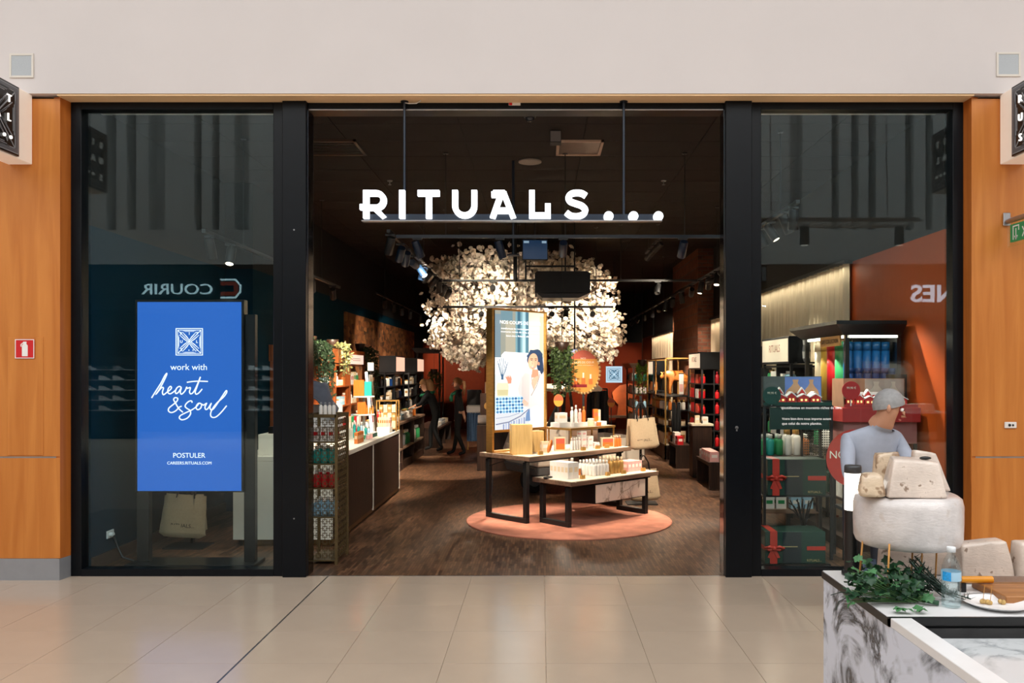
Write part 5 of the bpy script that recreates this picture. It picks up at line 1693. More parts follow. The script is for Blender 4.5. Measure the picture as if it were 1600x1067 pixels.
    f.build('face', [SKIN, plain('eye_white', (235, 232, 228), 0.3), plain('eye_dark', (40, 30, 26), 0.3), plain('lips', (176, 96, 88), 0.5)], g)
    h = MB(); n, k = 14, 8
    vv, ff = [], []
    for j in range(k + 1):
        for i in range(n):
            ph_ = 2 * PI * i / n
            th_ = PI * (0.40 + 0.30 * (0.5 + 0.5 * math.sin(ph_)) ** 0.7) * j / k
            x, y, z = math.sin(th_) * math.cos(ph_), math.sin(th_) * math.sin(ph_), math.cos(th_)
            vv.append(local((x * 0.094, y * 0.110 + 0.006, 0.012 + z * 0.116)))
    for j in range(k):
        for i in range(n):
            ff.append((j * n + i, j * n + (i + 1) % n, (j + 1) * n + (i + 1) % n, (j + 1) * n + i))
    h.add(vv, ff, True)
    if ponytail:
        h.tube([local((0, 0.095, 0.04)), local((0, 0.155, 0.02)), local((0, 0.165, -0.08)), local((0.0, 0.15, -0.22)), local((0, 0.14, -0.30))], [0.03 * S, 0.036 * S, 0.036 * S, 0.028 * S, 0.006 * S], 8)
    h.build('hair', hair_mat, g)
    return g, J

def standing(S, **kw):
    J = {'scale': S, 'pelvis': (0, 0, 0.93), 'waist': (0, 0.01, 1.08), 'chest': (0, 0.0, 1.30), 'neck': (0, -0.005, 1.45), 'chin': (0, -0.03, 1.53), 'head': (0, -0.025, 1.60), 'crown': (0, -0.01, 1.67), 'face': (0, -1, 0)}
    for s, k in (('l', 1), ('r', -1)):
        J['sh' + s] = (0.17 * k, 0, 1.39); J['el' + s] = (0.22 * k, 0.03, 1.12); J['wr' + s] = (0.22 * k, -0.08, 0.90)
        J['hi' + s] = (0.09 * k, 0, 0.86); J['kn' + s] = (0.10 * k, -0.02, 0.48); J['an' + s] = (0.11 * k, 0.02, 0.085); J['to' + s] = (0.12 * k, -0.13, 0.035)
    J.update(kw)
    for k in list(J):
        if k not in ('scale', 'face'):
            J[k] = tuple(c * S for c in J[k])
    return J
def staff_regions(c, part):
    if part in ('hand',): return 0
    if part in ('head', 'neck'): return 0
    if part == 'forearm': return 0
    if part == 'foot': return 1
    return 1
# facing left in the photo = facing -X : rotz = -90 deg
pz2 = 0.935
J2 = standing(pz2, elr=(-0.22, 0.06, 1.12), wrr=(-0.20, -0.02, 0.88), ell=(0.24, 0.06, 1.12), wrl=(0.24, 0.12, 0.88), chin=(0, -0.035, 1.53), anl=(0.11, 0.14, 0.085), tol=(0.11, 0.0, 0.035), anr=(-0.11, -0.10, 0.085), tor=(-0.11, -0.25, 0.035))
P2, _ = figure('person', 'person in black with a green scarf and blond ponytail standing on the parquet', (PX(716, 17.3), 17.3, 0), -PI / 2 + 0.15, J2, [SKIN, BLKCL], staff_regions, HAIRB, True)
sc = MB(); sc.tube([(0.09, -0.05, 1.41 * pz2), (0.03, -0.12, 1.36 * pz2), (-0.05, -0.12, 1.36 * pz2), (-0.1, -0.04, 1.41 * pz2), (-0.05, 0.06, 1.44 * pz2), (0.05, 0.06, 1.44 * pz2), (0.09, -0.05, 1.41 * pz2)], 0.035, 8)
sc.tube([(0.0, -0.13, 1.36 * pz2), (0.01, -0.15, 1.27 * pz2), (0.02, -0.145, 1.2 * pz2)], [0.03, 0.045, 0.035], 8)
sc.build('scarf', GRNCL, P2)
J1 = standing(0.95, waist=(0, -0.05, 1.07), chest=(0, -0.16, 1.26), neck=(0, -0.23, 1.39), chin=(0, -0.285, 1.46), head=(0, -0.29, 1.53), crown=(0, -0.285, 1.60), face=(0, -0.97, -0.25),
              shl=(0.17, -0.17, 1.33), shr=(-0.17, -0.17, 1.33), ell=(0.22, -0.32, 1.10), wrl=(0.16, -0.52, 1.02), elr=(-0.22, -0.30, 1.10), wrr=(-0.14, -0.50, 1.0), anl=(0.11, 0.16, 0.085), tol=(0.11, 0.02, 0.035), knr=(-0.1, -0.16, 0.5), anr=(-0.11, -0.16, 0.085), tor=(-0.11, -0.31, 0.035))
P1, _ = figure('person', 'person in black with loose blond hair leaning forward over the dark wood counter', (PX(682, 18.2), 18.2, 0), -PI / 2 - 0.1, J1, [SKIN, BLKCL], staff_regions, HAIRB, False)
sc = MB(); sc.tube([(-0.12, -0.30, 1.22), (0, -0.34, 1.20), (0.12, -0.30, 1.22), (0.14, -0.16, 1.26), (0, -0.07, 1.30), (-0.14, -0.16, 1.26), (-0.12, -0.30, 1.22)], 0.04, 8)
sc.build('scarf', GRNCL, P1)
hl = MB(); hl.tube([(0, -0.20, 1.56), (0, -0.15, 1.46), (0.0, -0.13, 1.34), (0, -0.12, 1.24)], [0.07, 0.095, 0.09, 0.03], 10)
hl.build('loose_hair', HAIRB, P1)
# the man bending over the kiosk, in front of the right pane
def man_regions(c, part):
    if part == 'neck' and c.z < 1.372: return 1
    if part in ('hand', 'head', 'neck', 'forearm'): return 0
    if part in ('torso', 'arm'): return 1
    if part == 'foot': return 3
    if part in ('hip',): return 1 if c.z > 0.98 else 2
    return 2
JM = standing(0.97, pelvis=(0, 0.02, 0.90), waist=(0, -0.04, 1.04), chest=(0, -0.12, 1.24), neck=(0, -0.19, 1.40), chin=(0.03, -0.245, 1.475), head=(0.045, -0.255, 1.545), crown=(0.045, -0.25, 1.615), face=(0.85, -0.5, -0.25),
              shl=(0.19, -0.12, 1.31), shr=(-0.19, -0.12, 1.31), ell=(0.25, -0.26, 1.07), wrl=(0.20, -0.46, 0.96), elr=(-0.25, -0.24, 1.07), wrr=(-0.2, -0.44, 0.96))
PM_, _ = figure('person', 'grey-haired person in a grey-blue shirt bending over the cheese kiosk', (PX(1368, 5.75), 5.95, 0), 0.12, JM, [SKIN, SHIRTG, DENIM, BLKCL], man_regions, HAIRG, False)


# ================================================================= left shop window: the screen on its stand
SYD = 7.48
x0, x1 = PX(211, SYD), PX(381, SYD)
z0, z1 = PZ(769, SYD), PZ(468, SYD)
ds = thing('display_screen', 'portrait blue advertising screen on two black legs behind the window glass', 'screen', ((x0 + x1) / 2, SYD, 0))
hw_ = (x1 - x0) / 2
MB().box(-hw_, hw_, 0, 0.10, z0, z1).build('case', BLACK, ds, bevel=0.004)
BLUE = glow('screen_blue', (38, 102, 196), 0.92)
MB().box(-hw_ + 0.022, hw_ - 0.022, -0.002, 0, z0 + 0.012, z1 - 0.022).build('screen_face', BLUE, ds)
for a, b in ((-hw_ + 0.0, -hw_ + 0.11), (hw_ - 0.01, hw_ + 0.09)):
    MB().box(a, b, 0.03, 0.10, 0.03, z0 + (0.02 if a < 0 else 1.6)).build('leg', BLACK, ds, bevel=0.003)
MB().box(-hw_ - 0.05, hw_ + 0.12, -0.10, 0.22, 0.0, 0.03).build('base_plate', BLACK, ds, bevel=0.003)
SWH = glow('screen_white', (255, 255, 255), 1.15)
def sx_(px): return PX(px, SYD) - (x0 + x1) / 2
def sz_(py): return PZ(py, SYD)
eb = emblem(0.243, -0.004, -0.002, 0.8)
e_ = eb.build('emblem', SWH, ds, (sx_(296), 0, sz_(534)))
emblem_letters(e_, 0.243, SWH, -0.004, 0.001)
def stext(s, px, py, wpx):
    text(s, SWH, ds, (sx_(px), -0.003, sz_(py)), width=wpx * SYD / FPX, depth=0.0015)
stext('work with', 295, 578, 57)
stext('POSTULER', 296, 715, 50)
stext('CAREERS.RITUALS.COM', 296, 725.5, 69)
def zz(p):   # points taken from an enlarged view of the screen
    return (sx_(200 + p[0] / 4.444), sz_(460 + p[1] / 4.444))
HAND = {
    'heart': [
        [(165, 718), (195, 670), (230, 615), (256, 565), (270, 548), (266, 566), (240, 620), (212, 670), (196, 692), (215, 668), (236, 646), (247, 650), (240, 678), (246, 696), (258, 690), (272, 678), (292, 664), (303, 648), (296, 638), (282, 652), (277, 676), (290, 690), (312, 680), (336, 660)],
        [(372, 648), (358, 638), (340, 650), (330, 672), (335, 688), (352, 678), (370, 650), (364, 676), (370, 692), (384, 684), (400, 664), (408, 644), (414, 652), (430, 646), (434, 652), (428, 676), (436, 690), (454, 680), (476, 640), (504, 572)],
        [(504, 572), (480, 640), (468, 676), (474, 692), (492, 684), (516, 656)], [(410, 610), (450, 604), (500, 602), (556, 604)]],
    'and': [[(382, 818), (352, 790), (330, 752), (318, 730), (328, 716), (346, 722), (340, 742), (312, 766), (286, 788), (282, 808), (302, 820), (332, 808), (358, 782), (374, 776)]],
    'soul': [
        [(446, 752), (442, 739), (424, 742), (404, 760), (398, 778), (412, 792), (432, 806), (434, 832), (410, 860), (376, 870), (358, 858), (366, 840), (404, 820), (446, 800), (476, 778), (492, 758)],
        [(512, 762), (496, 754), (480, 766), (474, 788), (486, 800), (506, 788), (514, 764), (526, 768), (546, 756), (536, 780), (540, 798), (556, 792), (578, 758), (570, 782), (576, 800), (594, 794), (626, 750), (660, 700), (682, 668), (686, 680), (664, 712), (620, 752), (586, 796), (574, 832), (584, 852), (612, 850), (648, 818), (686, 772)]]}
for w_, sts in HAND.items():
    m = MB()
    for s_ in sts:
        m.ribbon([zz(p) for p in spline(s_, 5)], 0.0105, -0.0042, -0.002)
    m.build('handwriting', SWH, ds)

# sockets and cables by the skirting
so = thing('wall_socket', 'white double wall socket above the skirting in the screen window', 'socket', (-3.95, 7.62, 0.26), PI / 2)
MB().box(-0.06, 0.06, -0.012, 0, -0.035, 0.035).build('plate', WHITE, so, bevel=0.003)
MB().cyl((-0.02, -0.012, 0), (-0.02, -0.05, 0), 0.02, n=12).build('plug', WHITE, so)
cb = MB().tube([(-3.90, 7.60, 0.25), (-3.86, 7.58, 0.16), (-3.80, 7.56, 0.06), (-3.70, 7.60, 0.012), (-3.5, 7.66, 0.012), (-3.38, 7.63, 0.012)], 0.011, 8).build('power_cable', BLKMAT)
tag(cb, 'black cable drooping from the wall socket to the foot of the blue screen', 'cable')
# bag stand behind the screen
by = 8.2
bag_stand((PX(287, by), by + 0.12, 0), 'black stand with two canvas bags behind the blue screen', (PZ(772, by) + 0.16,), 0.0, 1.0)
canvas_bag((PX(288, by), by + 0.05, PZ(774, by)), 0.42, 0.42, 0.16, 'beige canvas tote hanging below the blue screen behind the glass', 0.10, 0.18, None, 'RITUALS...', 5)
canvas_bag((PX(279, by), by + 0.135, PZ(776, by)), 0.42, 0.38, 0.05, 'second beige tote peeping out behind the one below the blue screen', -0.02, 0.17, None, 'RITUALS...', 6)

# ================================================================= the white counter
cx0, cx1, cy0, cy1, ch = -3.07, -2.05, 8.30, 12.10, 0.90
ct_ = thing('sales_counter', 'long white-topped sales counter with dark slatted wood front', 'counter', (0, 0, 0))
CW = plain('counter_white', (230, 228, 216), 0.35, vary=0.02)
MB().box(cx0 + 0.02, cx1 - 0.03, cy0 + 0.02, cy1 - 0.02, 0.07, ch - 0.05).build('carcass', CW, ct_)
MB().box(cx0, cx1, cy0, cy1, ch - 0.05, ch).build('countertop', CW, ct_, bevel=0.004)
MB().box(cx0, cx1 - 0.04, cy0, cy0 + 0.02, 0.07, ch - 0.05).build('end_panel', CW, ct_)
MB().box(cx0 + 0.08, cx1 - 0.06, cy0 + 0.06, cy1 - 0.06, 0, 0.07).build('plinth', plain('bronze_plinth', (110, 78, 40), 0.4, 0.5), ct_)
ym = 10.2
for a, b in ((cy0 + 0.02, ym - 0.02), (ym + 0.02, cy1 - 0.04)):
    fp = MB().box(cx1 - 0.03, cx1 - 0.016, a, b, 0.075, ch - 0.055).build('front_panel', DKWOOD, ct_)
    n = int((b - a) / 0.045)
    me = MB().box(cx1 - 0.016, cx1 - 0.004, -(b - a) / n * 0.40, (b - a) / n * 0.40, 0.08, ch - 0.06).mesh('slat', DKWOOD)
    for i in range(n):
        obj('slat', me, fp, (0, a + (i + 0.5) * (b - a) / n, 0))
for y in (ym, cy1 - 0.02):
    MB().box(cx1 - 0.03, cx1 - 0.001, y - 0.02, y + 0.02, 0.05, ch - 0.05).build('white_divider', CW, ct_)
MB().box(cx1 - 0.05, cx1 - 0.012, cy0 + 0.02, cy1 - 0.02, 0.03, 0.075).build('bronze_strip', plain('bronze_plinth', (110, 78, 40)), ct_)
def riser_block(x0, x1, y0, y1, h, label, z=ch):
    o = MB().box(x0, x1, y0, y1, 0, h).build('display_block', CW, None, (0, 0, z + 0.001), bevel=0.003)
    return tag(o, label, 'block')
riser_block(-2.86, -2.45, 8.42, 8.72, 0.21, 'white block on the counter end seen through the screen window')
riser_block(-2.60, -2.38, 10.2, 10.55, 0.13, 'first white riser block on the counter beside the lattice cart')
riser_block(-2.56, -2.26, 11.7, 12.0, 0.13, 'wide white riser block near the gold wire rack on the counter')
riser_block(-2.25, -2.07, 11.4, 11.62, 0.08, 'small white riser block near the far end of the counter')
def CTP(x, y, dz=0.001):
    return (x, y, ch + dz)
for i in range(3):
    bottle((-2.53 + 0.05 * i, 10.3, ch + 0.132), 'red', 'red bottle in the trio on the first white riser block of the counter', 'red bottle trio on the first block', 0.022, 0.15, 'dark red')
for i, c in enumerate(('white', 'orange', 'cream', 'green', 'red', 'white')):
    carton((-2.52 + 0.034 * i, 10.75, ch + 0.001), c, '%s slim box, %s in the row behind the red bottle trio' % (c, ('at the near end', 'second', 'third', 'fourth', 'fifth', 'last')[i]), None, 0.03, 0.12, 0.27, 'white')
for i in range(5):
    carton((-2.36 + 0.05 * i, 9.32, ch + 0.001) if False else (-2.16, 9.75 + 0.07 * i, ch + 0.001), 'amber', 'narrow amber box lined up along the counter edge', 'narrow amber boxes on the counter edge', 0.04, 0.06, 0.13, 'cream')
for i, (c, h) in enumerate((('teal', 0.22), ('teal', 0.18), ('pale blue', 0.20), ('teal', 0.16), ('pale blue', 0.15))):
    bottle((-2.38 + 0.045 * i, 10.62 + 0.05 * (i % 2), ch + 0.001), c, 'teal bottle in the cluster on the counter' if c == 'teal' else 'pale blue bottle among the teal ones on the counter', 'teal bottle cluster on the counter' if c == 'teal' else 'pale blue bottles on the counter', 0.02, h, 'white')
for i in range(3):
    jar((-2.28 + 0.06 * i, 10.4, ch + 0.001), ('coral', 'green', 'pink')[i], ('coral', 'green', 'pink')[i] + ' little jar in front of the teal bottles on the counter', None, 0.026, 0.06, 'white')
for i in range(4):
    jar((-2.17, 10.7 + 0.07 * i, ch + 0.001), 'dark green', 'dark green little jar along the counter edge before the wide white block', 'dark green jars on the counter edge', 0.028, 0.06, 'white')
jar((-2.16, 10.52, ch + 0.001), 'pink', 'pink candle jar at the counter edge next to the dark green jars', None, 0.036, 0.07, 'white')
for i in range(5):
    bottle((-2.40 + 0.032 * i, 11.78, ch + 0.131), 'red' if i < 4 else 'orange', 'red bottle in the row on the wide white block' if i < 4 else 'orange bottle ending the red row on the counter', 'red bottle row on the counter' if i < 4 else None, 0.014, 0.15, 'red')
for i in range(4):
    carton((-2.42 + 0.032 * i, 11.90, ch + 0.131), ('white', 'green', 'white', 'pale blue')[i], '%s slim upright card, %s on the wide white block' % (('white', 'green', 'white', 'pale blue')[i], ('first', 'second', 'third', 'fourth')[i]), None, 0.028, 0.06, 0.17, 'white')
for i in range(6):
    carton((-2.235 + 0.029 * i, 11.51, ch + 0.082), ('cream', 'pink')[i // 4], ('cream' if i < 4 else 'pink') + ' booklet standing on the small white riser block', 'cream booklets on the small block' if i < 4 else 'pink booklets on the small block', 0.026, 0.09, 0.13, 'amber')
o = MB().box(-0.1, 0.1, -0.035, 0.035, 0, 0.03).build('card_reader', BLKMAT, None, (-2.16, 11.74, ch + 0.001), (0, 0, -0.3), bevel=0.008)
tag(o, 'flat black card terminal on the far corner of the white counter', 'card reader')
# tiered stand with orange and teal boxes
ts = thing('tiered_stand', 'white two-tier round stand with orange and teal gift boxes on the counter', 'stand', (-2.36, 11.1, ch + 0.001))
MB().lathe([(0.13, 0), (0.13, 0.02), (0.03, 0.03), (0.02, 0.05), (0.02, 0.26)], 24).build('lower_tier', CW, ts)
MB().lathe([(0.14, 0.26), (0.14, 0.28)], 28).build('middle_tier', CW, ts)
MB().lathe([(0.02, 0.28), (0.02, 0.50)], 12).build('column', CW, ts)
MB().lathe([(0.14, 0.50), (0.14, 0.52)], 28).build('upper_tier', CW, ts)
tz = ch + 0.003
for i in range(2):
    carton((-2.45 + 0.066 * i, 11.06, tz + 0.52), 'orange', 'large orange gift box on the upper tier of the round stand', 'large orange boxes on the upper tier', 0.064, 0.06, 0.21, 'orange')
for i in range(2):
    carton((-2.325 + 0.045 * i, 11.09, tz + 0.52), 'teal', 'teal gift box on the upper tier of the round stand', 'teal boxes on the upper tier', 0.043, 0.06, 0.19, 'teal')
for i in range(2):
    carton((-2.40 + 0.055 * i, 11.04, tz + 0.28), 'orange', 'smaller orange gift box on the middle tier of the round stand', 'orange boxes on the middle tier', 0.053, 0.06, 0.16, 'orange')
for i in range(3):
    bottle((-2.31 + 0.035 * i, 11.08, tz + 0.28), 'amber', 'amber bottle beside the orange boxes on the middle tier', 'amber bottles on the middle tier', 0.015, 0.11, 'gold')
# till and grey jacket thrown over it
tl = thing('till_screen', 'white slanted till screen on the counter under the grey jacket', 'till', (-2.34, 8.95, ch + 0.001), 0.2)
MB().box(-0.1, 0.1, -0.1, 0.1, 0, 0.02).build('till_foot', WHITE, tl)
MB().box(-0.03, 0.03, -0.02, 0.02, 0.02, 0.25).build('till_stem', WHITE, tl)
m = MB().cbox((0, 0, 0.36), (0.20, 0.02, 0.16), Matrix.Rotation(-0.75, 3, 'X'))
m.build('till_panel', WHITE, tl, bevel=0.006)
jk = MB(); v = []
n = 14
for j in range(n + 1):
    for i in range(n + 1):
        u, w = i / n - 0.5, j / n - 0.5
        z = 0.14 * math.exp(-(u * u * 5 + w * w * 8)) + 0.014 * math.sin(17 * u + 5 * w) + 0.012 * math.sin(21 * w - 6 * u)
        v.append((u * 0.46, w * 0.36, z - 0.14 * (abs(u) + abs(w)) + 0.14 * u * -0.8))
jk.add(v, [(j * (n + 1) + i, j * (n + 1) + i + 1, (j + 1) * (n + 1) + i + 1, (j + 1) * (n + 1) + i) for j in range(n) for i in range(n)], True)
o = jk.build('jacket', plain('grey_jacket', (96, 100, 112), 0.9, vary=0.1), None, (-2.36, 8.92, ch + 0.60), (0, 0.35, 0.2))
so_ = o.modifiers.new('thickness', 'SOLIDIFY'); so_.thickness = 0.02
tag(o, 'grey jacket thrown over the white till screen', 'jacket')
jf = thing('copper_ornament', 'small copper and black ornament on the white block in the screen window', 'ornament', (PX(432, 8.55), 8.55, ch + 0.212))
MB().ball((0.03, 0, 0.07), 0.06, 12, 8, (1, 0.8, 1.1)).build('copper_body', plain('copper', (196, 112, 56), 0.3, 0.9), jf)
MB().box(-0.07, 0.0, -0.04, 0.04, 0.0, 0.07).build('dark_foot', BLACK, jf)
# leaning white light strip
ls = thing('mirror_edge', 'tall leaning mirror with bright white lit edge on the counter', 'mirror', (-2.36, 11.62, ch + 0.001))
MB().bar((0, 0, 0), (-0.09, 0.05, 0.84), 0.035, 0.02).build('lit_edge', glow('strip_white', (255, 246, 236), 2.5), ls)
MB().bar((0.06, 0.02, 0), (-0.03, 0.07, 0.8), 0.06, 0.015).build('mirror_glass', plain('mirror_face', (180, 176, 170), 0.08, 1.0), ls)
tn = thing('notice_frame', 'small white notice in a dark frame above the leaning lit mirror edge', 'notice', (-2.46, 12.04, ch + 0.003))
MB().box(-0.05, 0.05, -0.012, 0.0, 0.84, 0.98).build('frame', BLKMAT, tn)
MB().box(-0.043, 0.043, -0.014, -0.012, 0.855, 0.972).build('white_card', WHITE, tn)
MB().box(-0.006, 0.006, -0.008, 0.004, 0, 0.84).build('post', BLKMAT, tn)
MB().box(-0.06, 0.06, -0.05, 0.05, 0, 0.008).build('foot', BLKMAT, tn)
# gold lattice rack on the counter
lk = thing('wire_rack', 'gold wire rack packed with clear gift bags on the counter', 'rack', (-2.19, 11.92, ch + 0.001))
gw = MB()
for sx in (-0.14, 0.14):
    for sy in (-0.1, 0.1):
        gw.box(sx - 0.008, sx + 0.008, sy - 0.008, sy + 0.008, 0, 0.44)
for z in (0.42, 0.02):
    for sy in (-0.1, 0.1):
        gw.box(-0.14, 0.14, sy - 0.007, sy + 0.007, z, z + 0.016)
gw.build('frame', GOLD, lk)
MB().box(-0.13, 0.13, -0.09, 0.09, 0.02, 0.03).build('floor_plate', GOLD, lk)
for i in range(4):
    for j in range(3):
        carton((-2.28 + 0.06 * i, 11.92, ch + 0.032 + 0.115 * j), 'cream' if (i + j) % 2 else 'gold', 'small pale gold pouch stacked in the gold wire rack on the counter', 'pouches in the gold wire rack', 0.055, 0.1, 0.11, 'cream')

# ---- lattice cart at the counter end, next to the left column
lc = thing('lattice_cart', 'tall bronze fretwork cart of coloured gift sets between the counter and the black column', 'cart', (-1.985, 7.74, 0))
BRONZE = plain('antique_bronze', (112, 94, 62), 0.4, 0.5, vary=0.15)
wx, dy, hh = 0.135, 0.21, 1.36
for sx in (-wx, wx):
    for sy in (-dy, dy):
        MB().box(sx - 0.013, sx + 0.013, sy - 0.013, sy + 0.013, 0.0, hh).build('post', BRONZE, lc)
for z in (0.03, 0.42, 0.68, 0.90, 1.10):
    MB().box(-wx + 0.013, wx - 0.013, -dy, dy, z, z + 0.012).build('shelf', BRONZE, lc)
MB().box(-wx, wx, -dy - 0.013, -dy + 0.013, hh - 0.03, hh).box(-wx, wx, dy - 0.013, dy + 0.013, hh - 0.03, hh).box(-wx - 0.013, -wx + 0.013, -dy, dy, hh - 0.03, hh).box(wx - 0.013, wx + 0.013, -dy, dy, hh - 0.03, hh).build('top_rail', BRONZE, lc)
def fret(m, x0, x1, z0, z1, cell, y, w=0.005):
    nx, nz = max(1, round((x1 - x0) / cell)), max(1, round((z1 - z0) / cell))
    cx_, cz_ = (x1 - x0) / nx, (z1 - z0) / nz
    for i in range(nx):
        for j in range(nz):
            a, b = x0 + i * cx_, z0 + j * cz_
            for (u0, v0, u1, v1) in ((0, 0.5, 0.3, 0.5), (0.7, 0.5, 1, 0.5), (0.5, 0, 0.5, 0.3), (0.5, 0.7, 0.5, 1), (0.2, 0.2, 0.8, 0.2), (0.2, 0.8, 0.8, 0.8), (0.2, 0.2, 0.2, 0.8), (0.8, 0.2, 0.8, 0.8)):
                xa, xb = a + u0 * cx_, a + u1 * cx_
                za, zb2 = b + v0 * cz_, b + v1 * cz_
                m.box(min(xa, xb) - w / 2, max(xa, xb) + w / 2, y - 0.003, y + 0.003, min(za, zb2) - w / 2, max(za, zb2) + w / 2)
for k, (za, zb2) in enumerate(((0.05, 0.42), (0.44, 0.68), (0.70, 0.90), (0.92, 1.10), (1.12, 1.32))):
    m = MB(); fret(m, -wx + 0.014, wx - 0.014, za, zb2, 0.062, -dy)
    m.build('fretwork_panel', BRONZE, lc)
    m = MB(); fret(m, -dy + 0.014, dy - 0.014, za, zb2, 0.062, 0)
    m.build('fretwork_panel', BRONZE, lc, (wx, 0, 0), (0, 0, PI / 2))
for z, c, kind, nm in ((0.912, 'teal', 'bottle', 'second'), (0.692, 'red', 'bottle', 'third'), (1.112, 'white', 'carton', 'top'), (0.432, 'pale blue', 'bottle', 'fourth')):
    for i in range(3):
        for j in range(2):
            p = (-1.985 - 0.07 + 0.07 * i, 7.74 - 0.12 + 0.14 * j, z)
            lab = '%s %s on the %s shelf of the fretwork cart' % (c, 'bottle' if kind == 'bottle' else 'gift box', nm)
            if kind == 'bottle':
                bottle(p, c, lab, lab.replace(' on', 's on'), 0.03, 0.15, 'white')
            else:
                carton(p, c, lab, 'gift boxes on the top shelf of the fretwork cart', 0.06, 0.06, 0.12, 'red')
tp = MB().box(-wx + 0.014, wx - 0.014, -dy + 0.014, dy - 0.014, hh - 0.03, hh - 0.02).build('top_tray', BRONZE, lc)
for i in range(4):
    bottle((-1.985 - 0.06 + 0.04 * i, 7.74, hh - 0.018), 'white', 'white bottle in the row standing on top of the fretwork cart', 'white bottles on top of the fretwork cart', 0.018, 0.12, 'grey')

# ================================================================= shelving along the left wall
def shelf_unit(name, label, x0, x1, y0, y1, zs, h, mat, posts=True, back=None, dividers=(), z_base=0.0, post_w=0.03, back_mat=None):
    """zs: shelf heights; back: '-x' or '+x' or None"""
    g = thing(name, label, 'shelf', (0, 0, 0))
    w = post_w
    if posts:
        for x in (x0 + w / 2, x1 - w / 2):
            for y in (y0 + w / 2, y1 - w / 2):
                MB().box(x - w / 2, x + w / 2, y - w / 2, y + w / 2, z_base, h).build('post', mat, g)
    for z in zs:
        MB().box(x0 + 0.002, x1 - 0.002, y0 + 0.002, y1 - 0.002, z - 0.022, z).build('shelf', mat, g)
    for y in dividers:
        MB().box(x0 + 0.004, x1 - 0.004, y - w / 2, y + w / 2, z_base, h).build('divider', mat, g)
    if back:
        xb = x0 if back == '-x' else x1
        s_ = 0.012 if back == '-x' else -0.012
        MB().box(min(xb, xb + s_), max(xb, xb + s_), y0 + 0.01, y1 - 0.01, z_base, h).build('back_panel', back_mat or mat, g)
    return g
bk = shelf_unit('bookcase', 'orange teak bookcase of beauty products behind the sales counter', -3.58, -3.2, 11.0, 15.3, (0.06, 0.5, 0.86, 1.20, 1.52, 1.86), 1.88, ORWOOD, True, '-x', (12.0, 13.0, 14.0), 0.0, 0.07)
MB().box(-3.59, -3.18, 10.98, 15.32, 1.881, 2.10).build('crown_board', ORWOOD, bk)
hp = MB().box(-3.18, -3.165, 13.75, 14.85, 1.87, 2.03).build('lit_header', glow('header_peach', (255, 222, 200), 1.0), bk)
hl_ = MB()
for z_ in (1.93, 1.96):
    hl_.box(-3.166, -3.163, 14.0, 14.6, z_, z_ + 0.008)
hl_.build('printed_lines', plain('header_brown', (150, 96, 70)), hp)['kind'] = 'stuff'
bay = ((11.06, 11.94), (12.06, 12.94), (13.06, 13.94), (14.06, 14.94))
tone = [[('bottle', 'white', 'white', 0.036, 0.2, 3), ('jar', 'cream', 'white', 0.04, 0.09, 3), ('bottle', 'amber', 'gold', 0.032, 0.18, 2)],
        [('carton', 'white', 'red', 0.09, 0.2, 3), ('carton', 'cream', 'green', 0.08, 0.22, 2), ('bottle', 'green', 'white', 0.028, 0.2, 3)],
        [('bottle', 'white', 'gold', 0.038, 0.22, 3), ('bottle', 'pink', 'white', 0.034, 0.17, 2), ('carton', 'white', 'pink', 0.08, 0.15, 3)],
        [('jar', 'white', 'gold', 0.045, 0.1, 3), ('carton', 'pale blue', 'white', 0.09, 0.14, 3), ('bottle', 'orange', 'white', 0.028, 0.19, 3)]]
for bi, (ya, yb) in enumerate(bay):
    for si, z in enumerate((0.86, 1.20, 1.52)):
        fill((-3.27, ya), (-3.27, yb), z + 0.001, tone[(bi + si) % 4], 'on the %s shelf of the %s teak bookcase bay' % (('counter-height', 'middle', 'top')[si], ('first', 'second', 'third', 'fourth')[bi]), 0.016, PI / 2)
for y, lean, lab, n, dr_ in ((11.9, 0.05, 'dark green vine trailing from the near end of the teak bookcase', 30, 0.95), (15.2, 0.02, 'dark green vine trailing down the far end of the teak bookcase', 26, 1.0), (13.2, 0.10, 'pale flowering vine trailing over the middle of the teak bookcase', 16, 0.5), (11.35, 0.0, 'thin trailing plant in a pot on the teak bookcase nearest the column', 16, 0.55)):
    hanging_plant(lab, (-3.30, y, 2.165), 0.24 if n > 20 else 0.2, dr_, n, plain('vine_pale', (150, 150, 96), 0.6, vary=0.3, scale=20) if y == 13.2 else VINE2, True, 0.0, 0.05, int(y * 10), True)

def cube_header(x_face, y0, y1, z0, z1, depth, label, mat, words=None):
    """black cube on top of a unit; its aisle face is a lit panel"""
    sgn = 1 if depth < 0 else -1           # which way the lit face looks (+X for the left wall)
    xa, xb = sorted((x_face, x_face + depth))
    g = thing('header_cube', label, 'light box', (0, 0, z0))
    MB().box(xa, xb, y0, y1, 0, z1 - z0).build('case', BLACK, g, bevel=0.004)
    xp = x_face + (0.002 if sgn > 0 else -0.002)
    MB().box(min(x_face, xp), max(x_face, xp), y0 + 0.03, y1 - 0.03, 0.025, z1 - z0 - 0.025).build('lit_panel', mat, g)
    if words:
        text(words, plain('header_brown', (150, 96, 70)), g, (xp + 0.001 * sgn, (y0 + y1) / 2, (z1 - z0) * 0.45), width=(y1 - y0) * 0.4, depth=0.001, rotz=PI / 2 * sgn)
    return g
LITPINK = glow('panel_pink', (255, 206, 176), 0.95)
LITCREAM = glow('panel_cream', (255, 226, 190), 0.85)
U1 = shelf_unit('black_rack', 'black metal rack of dark bottles under the pink lit cube', -3.5, -3.1, 16.6, 18.9, (0.08, 0.62, 0.90, 1.16, 1.44, 1.70), 1.72, BLKMAT, True, None, (17.75,))
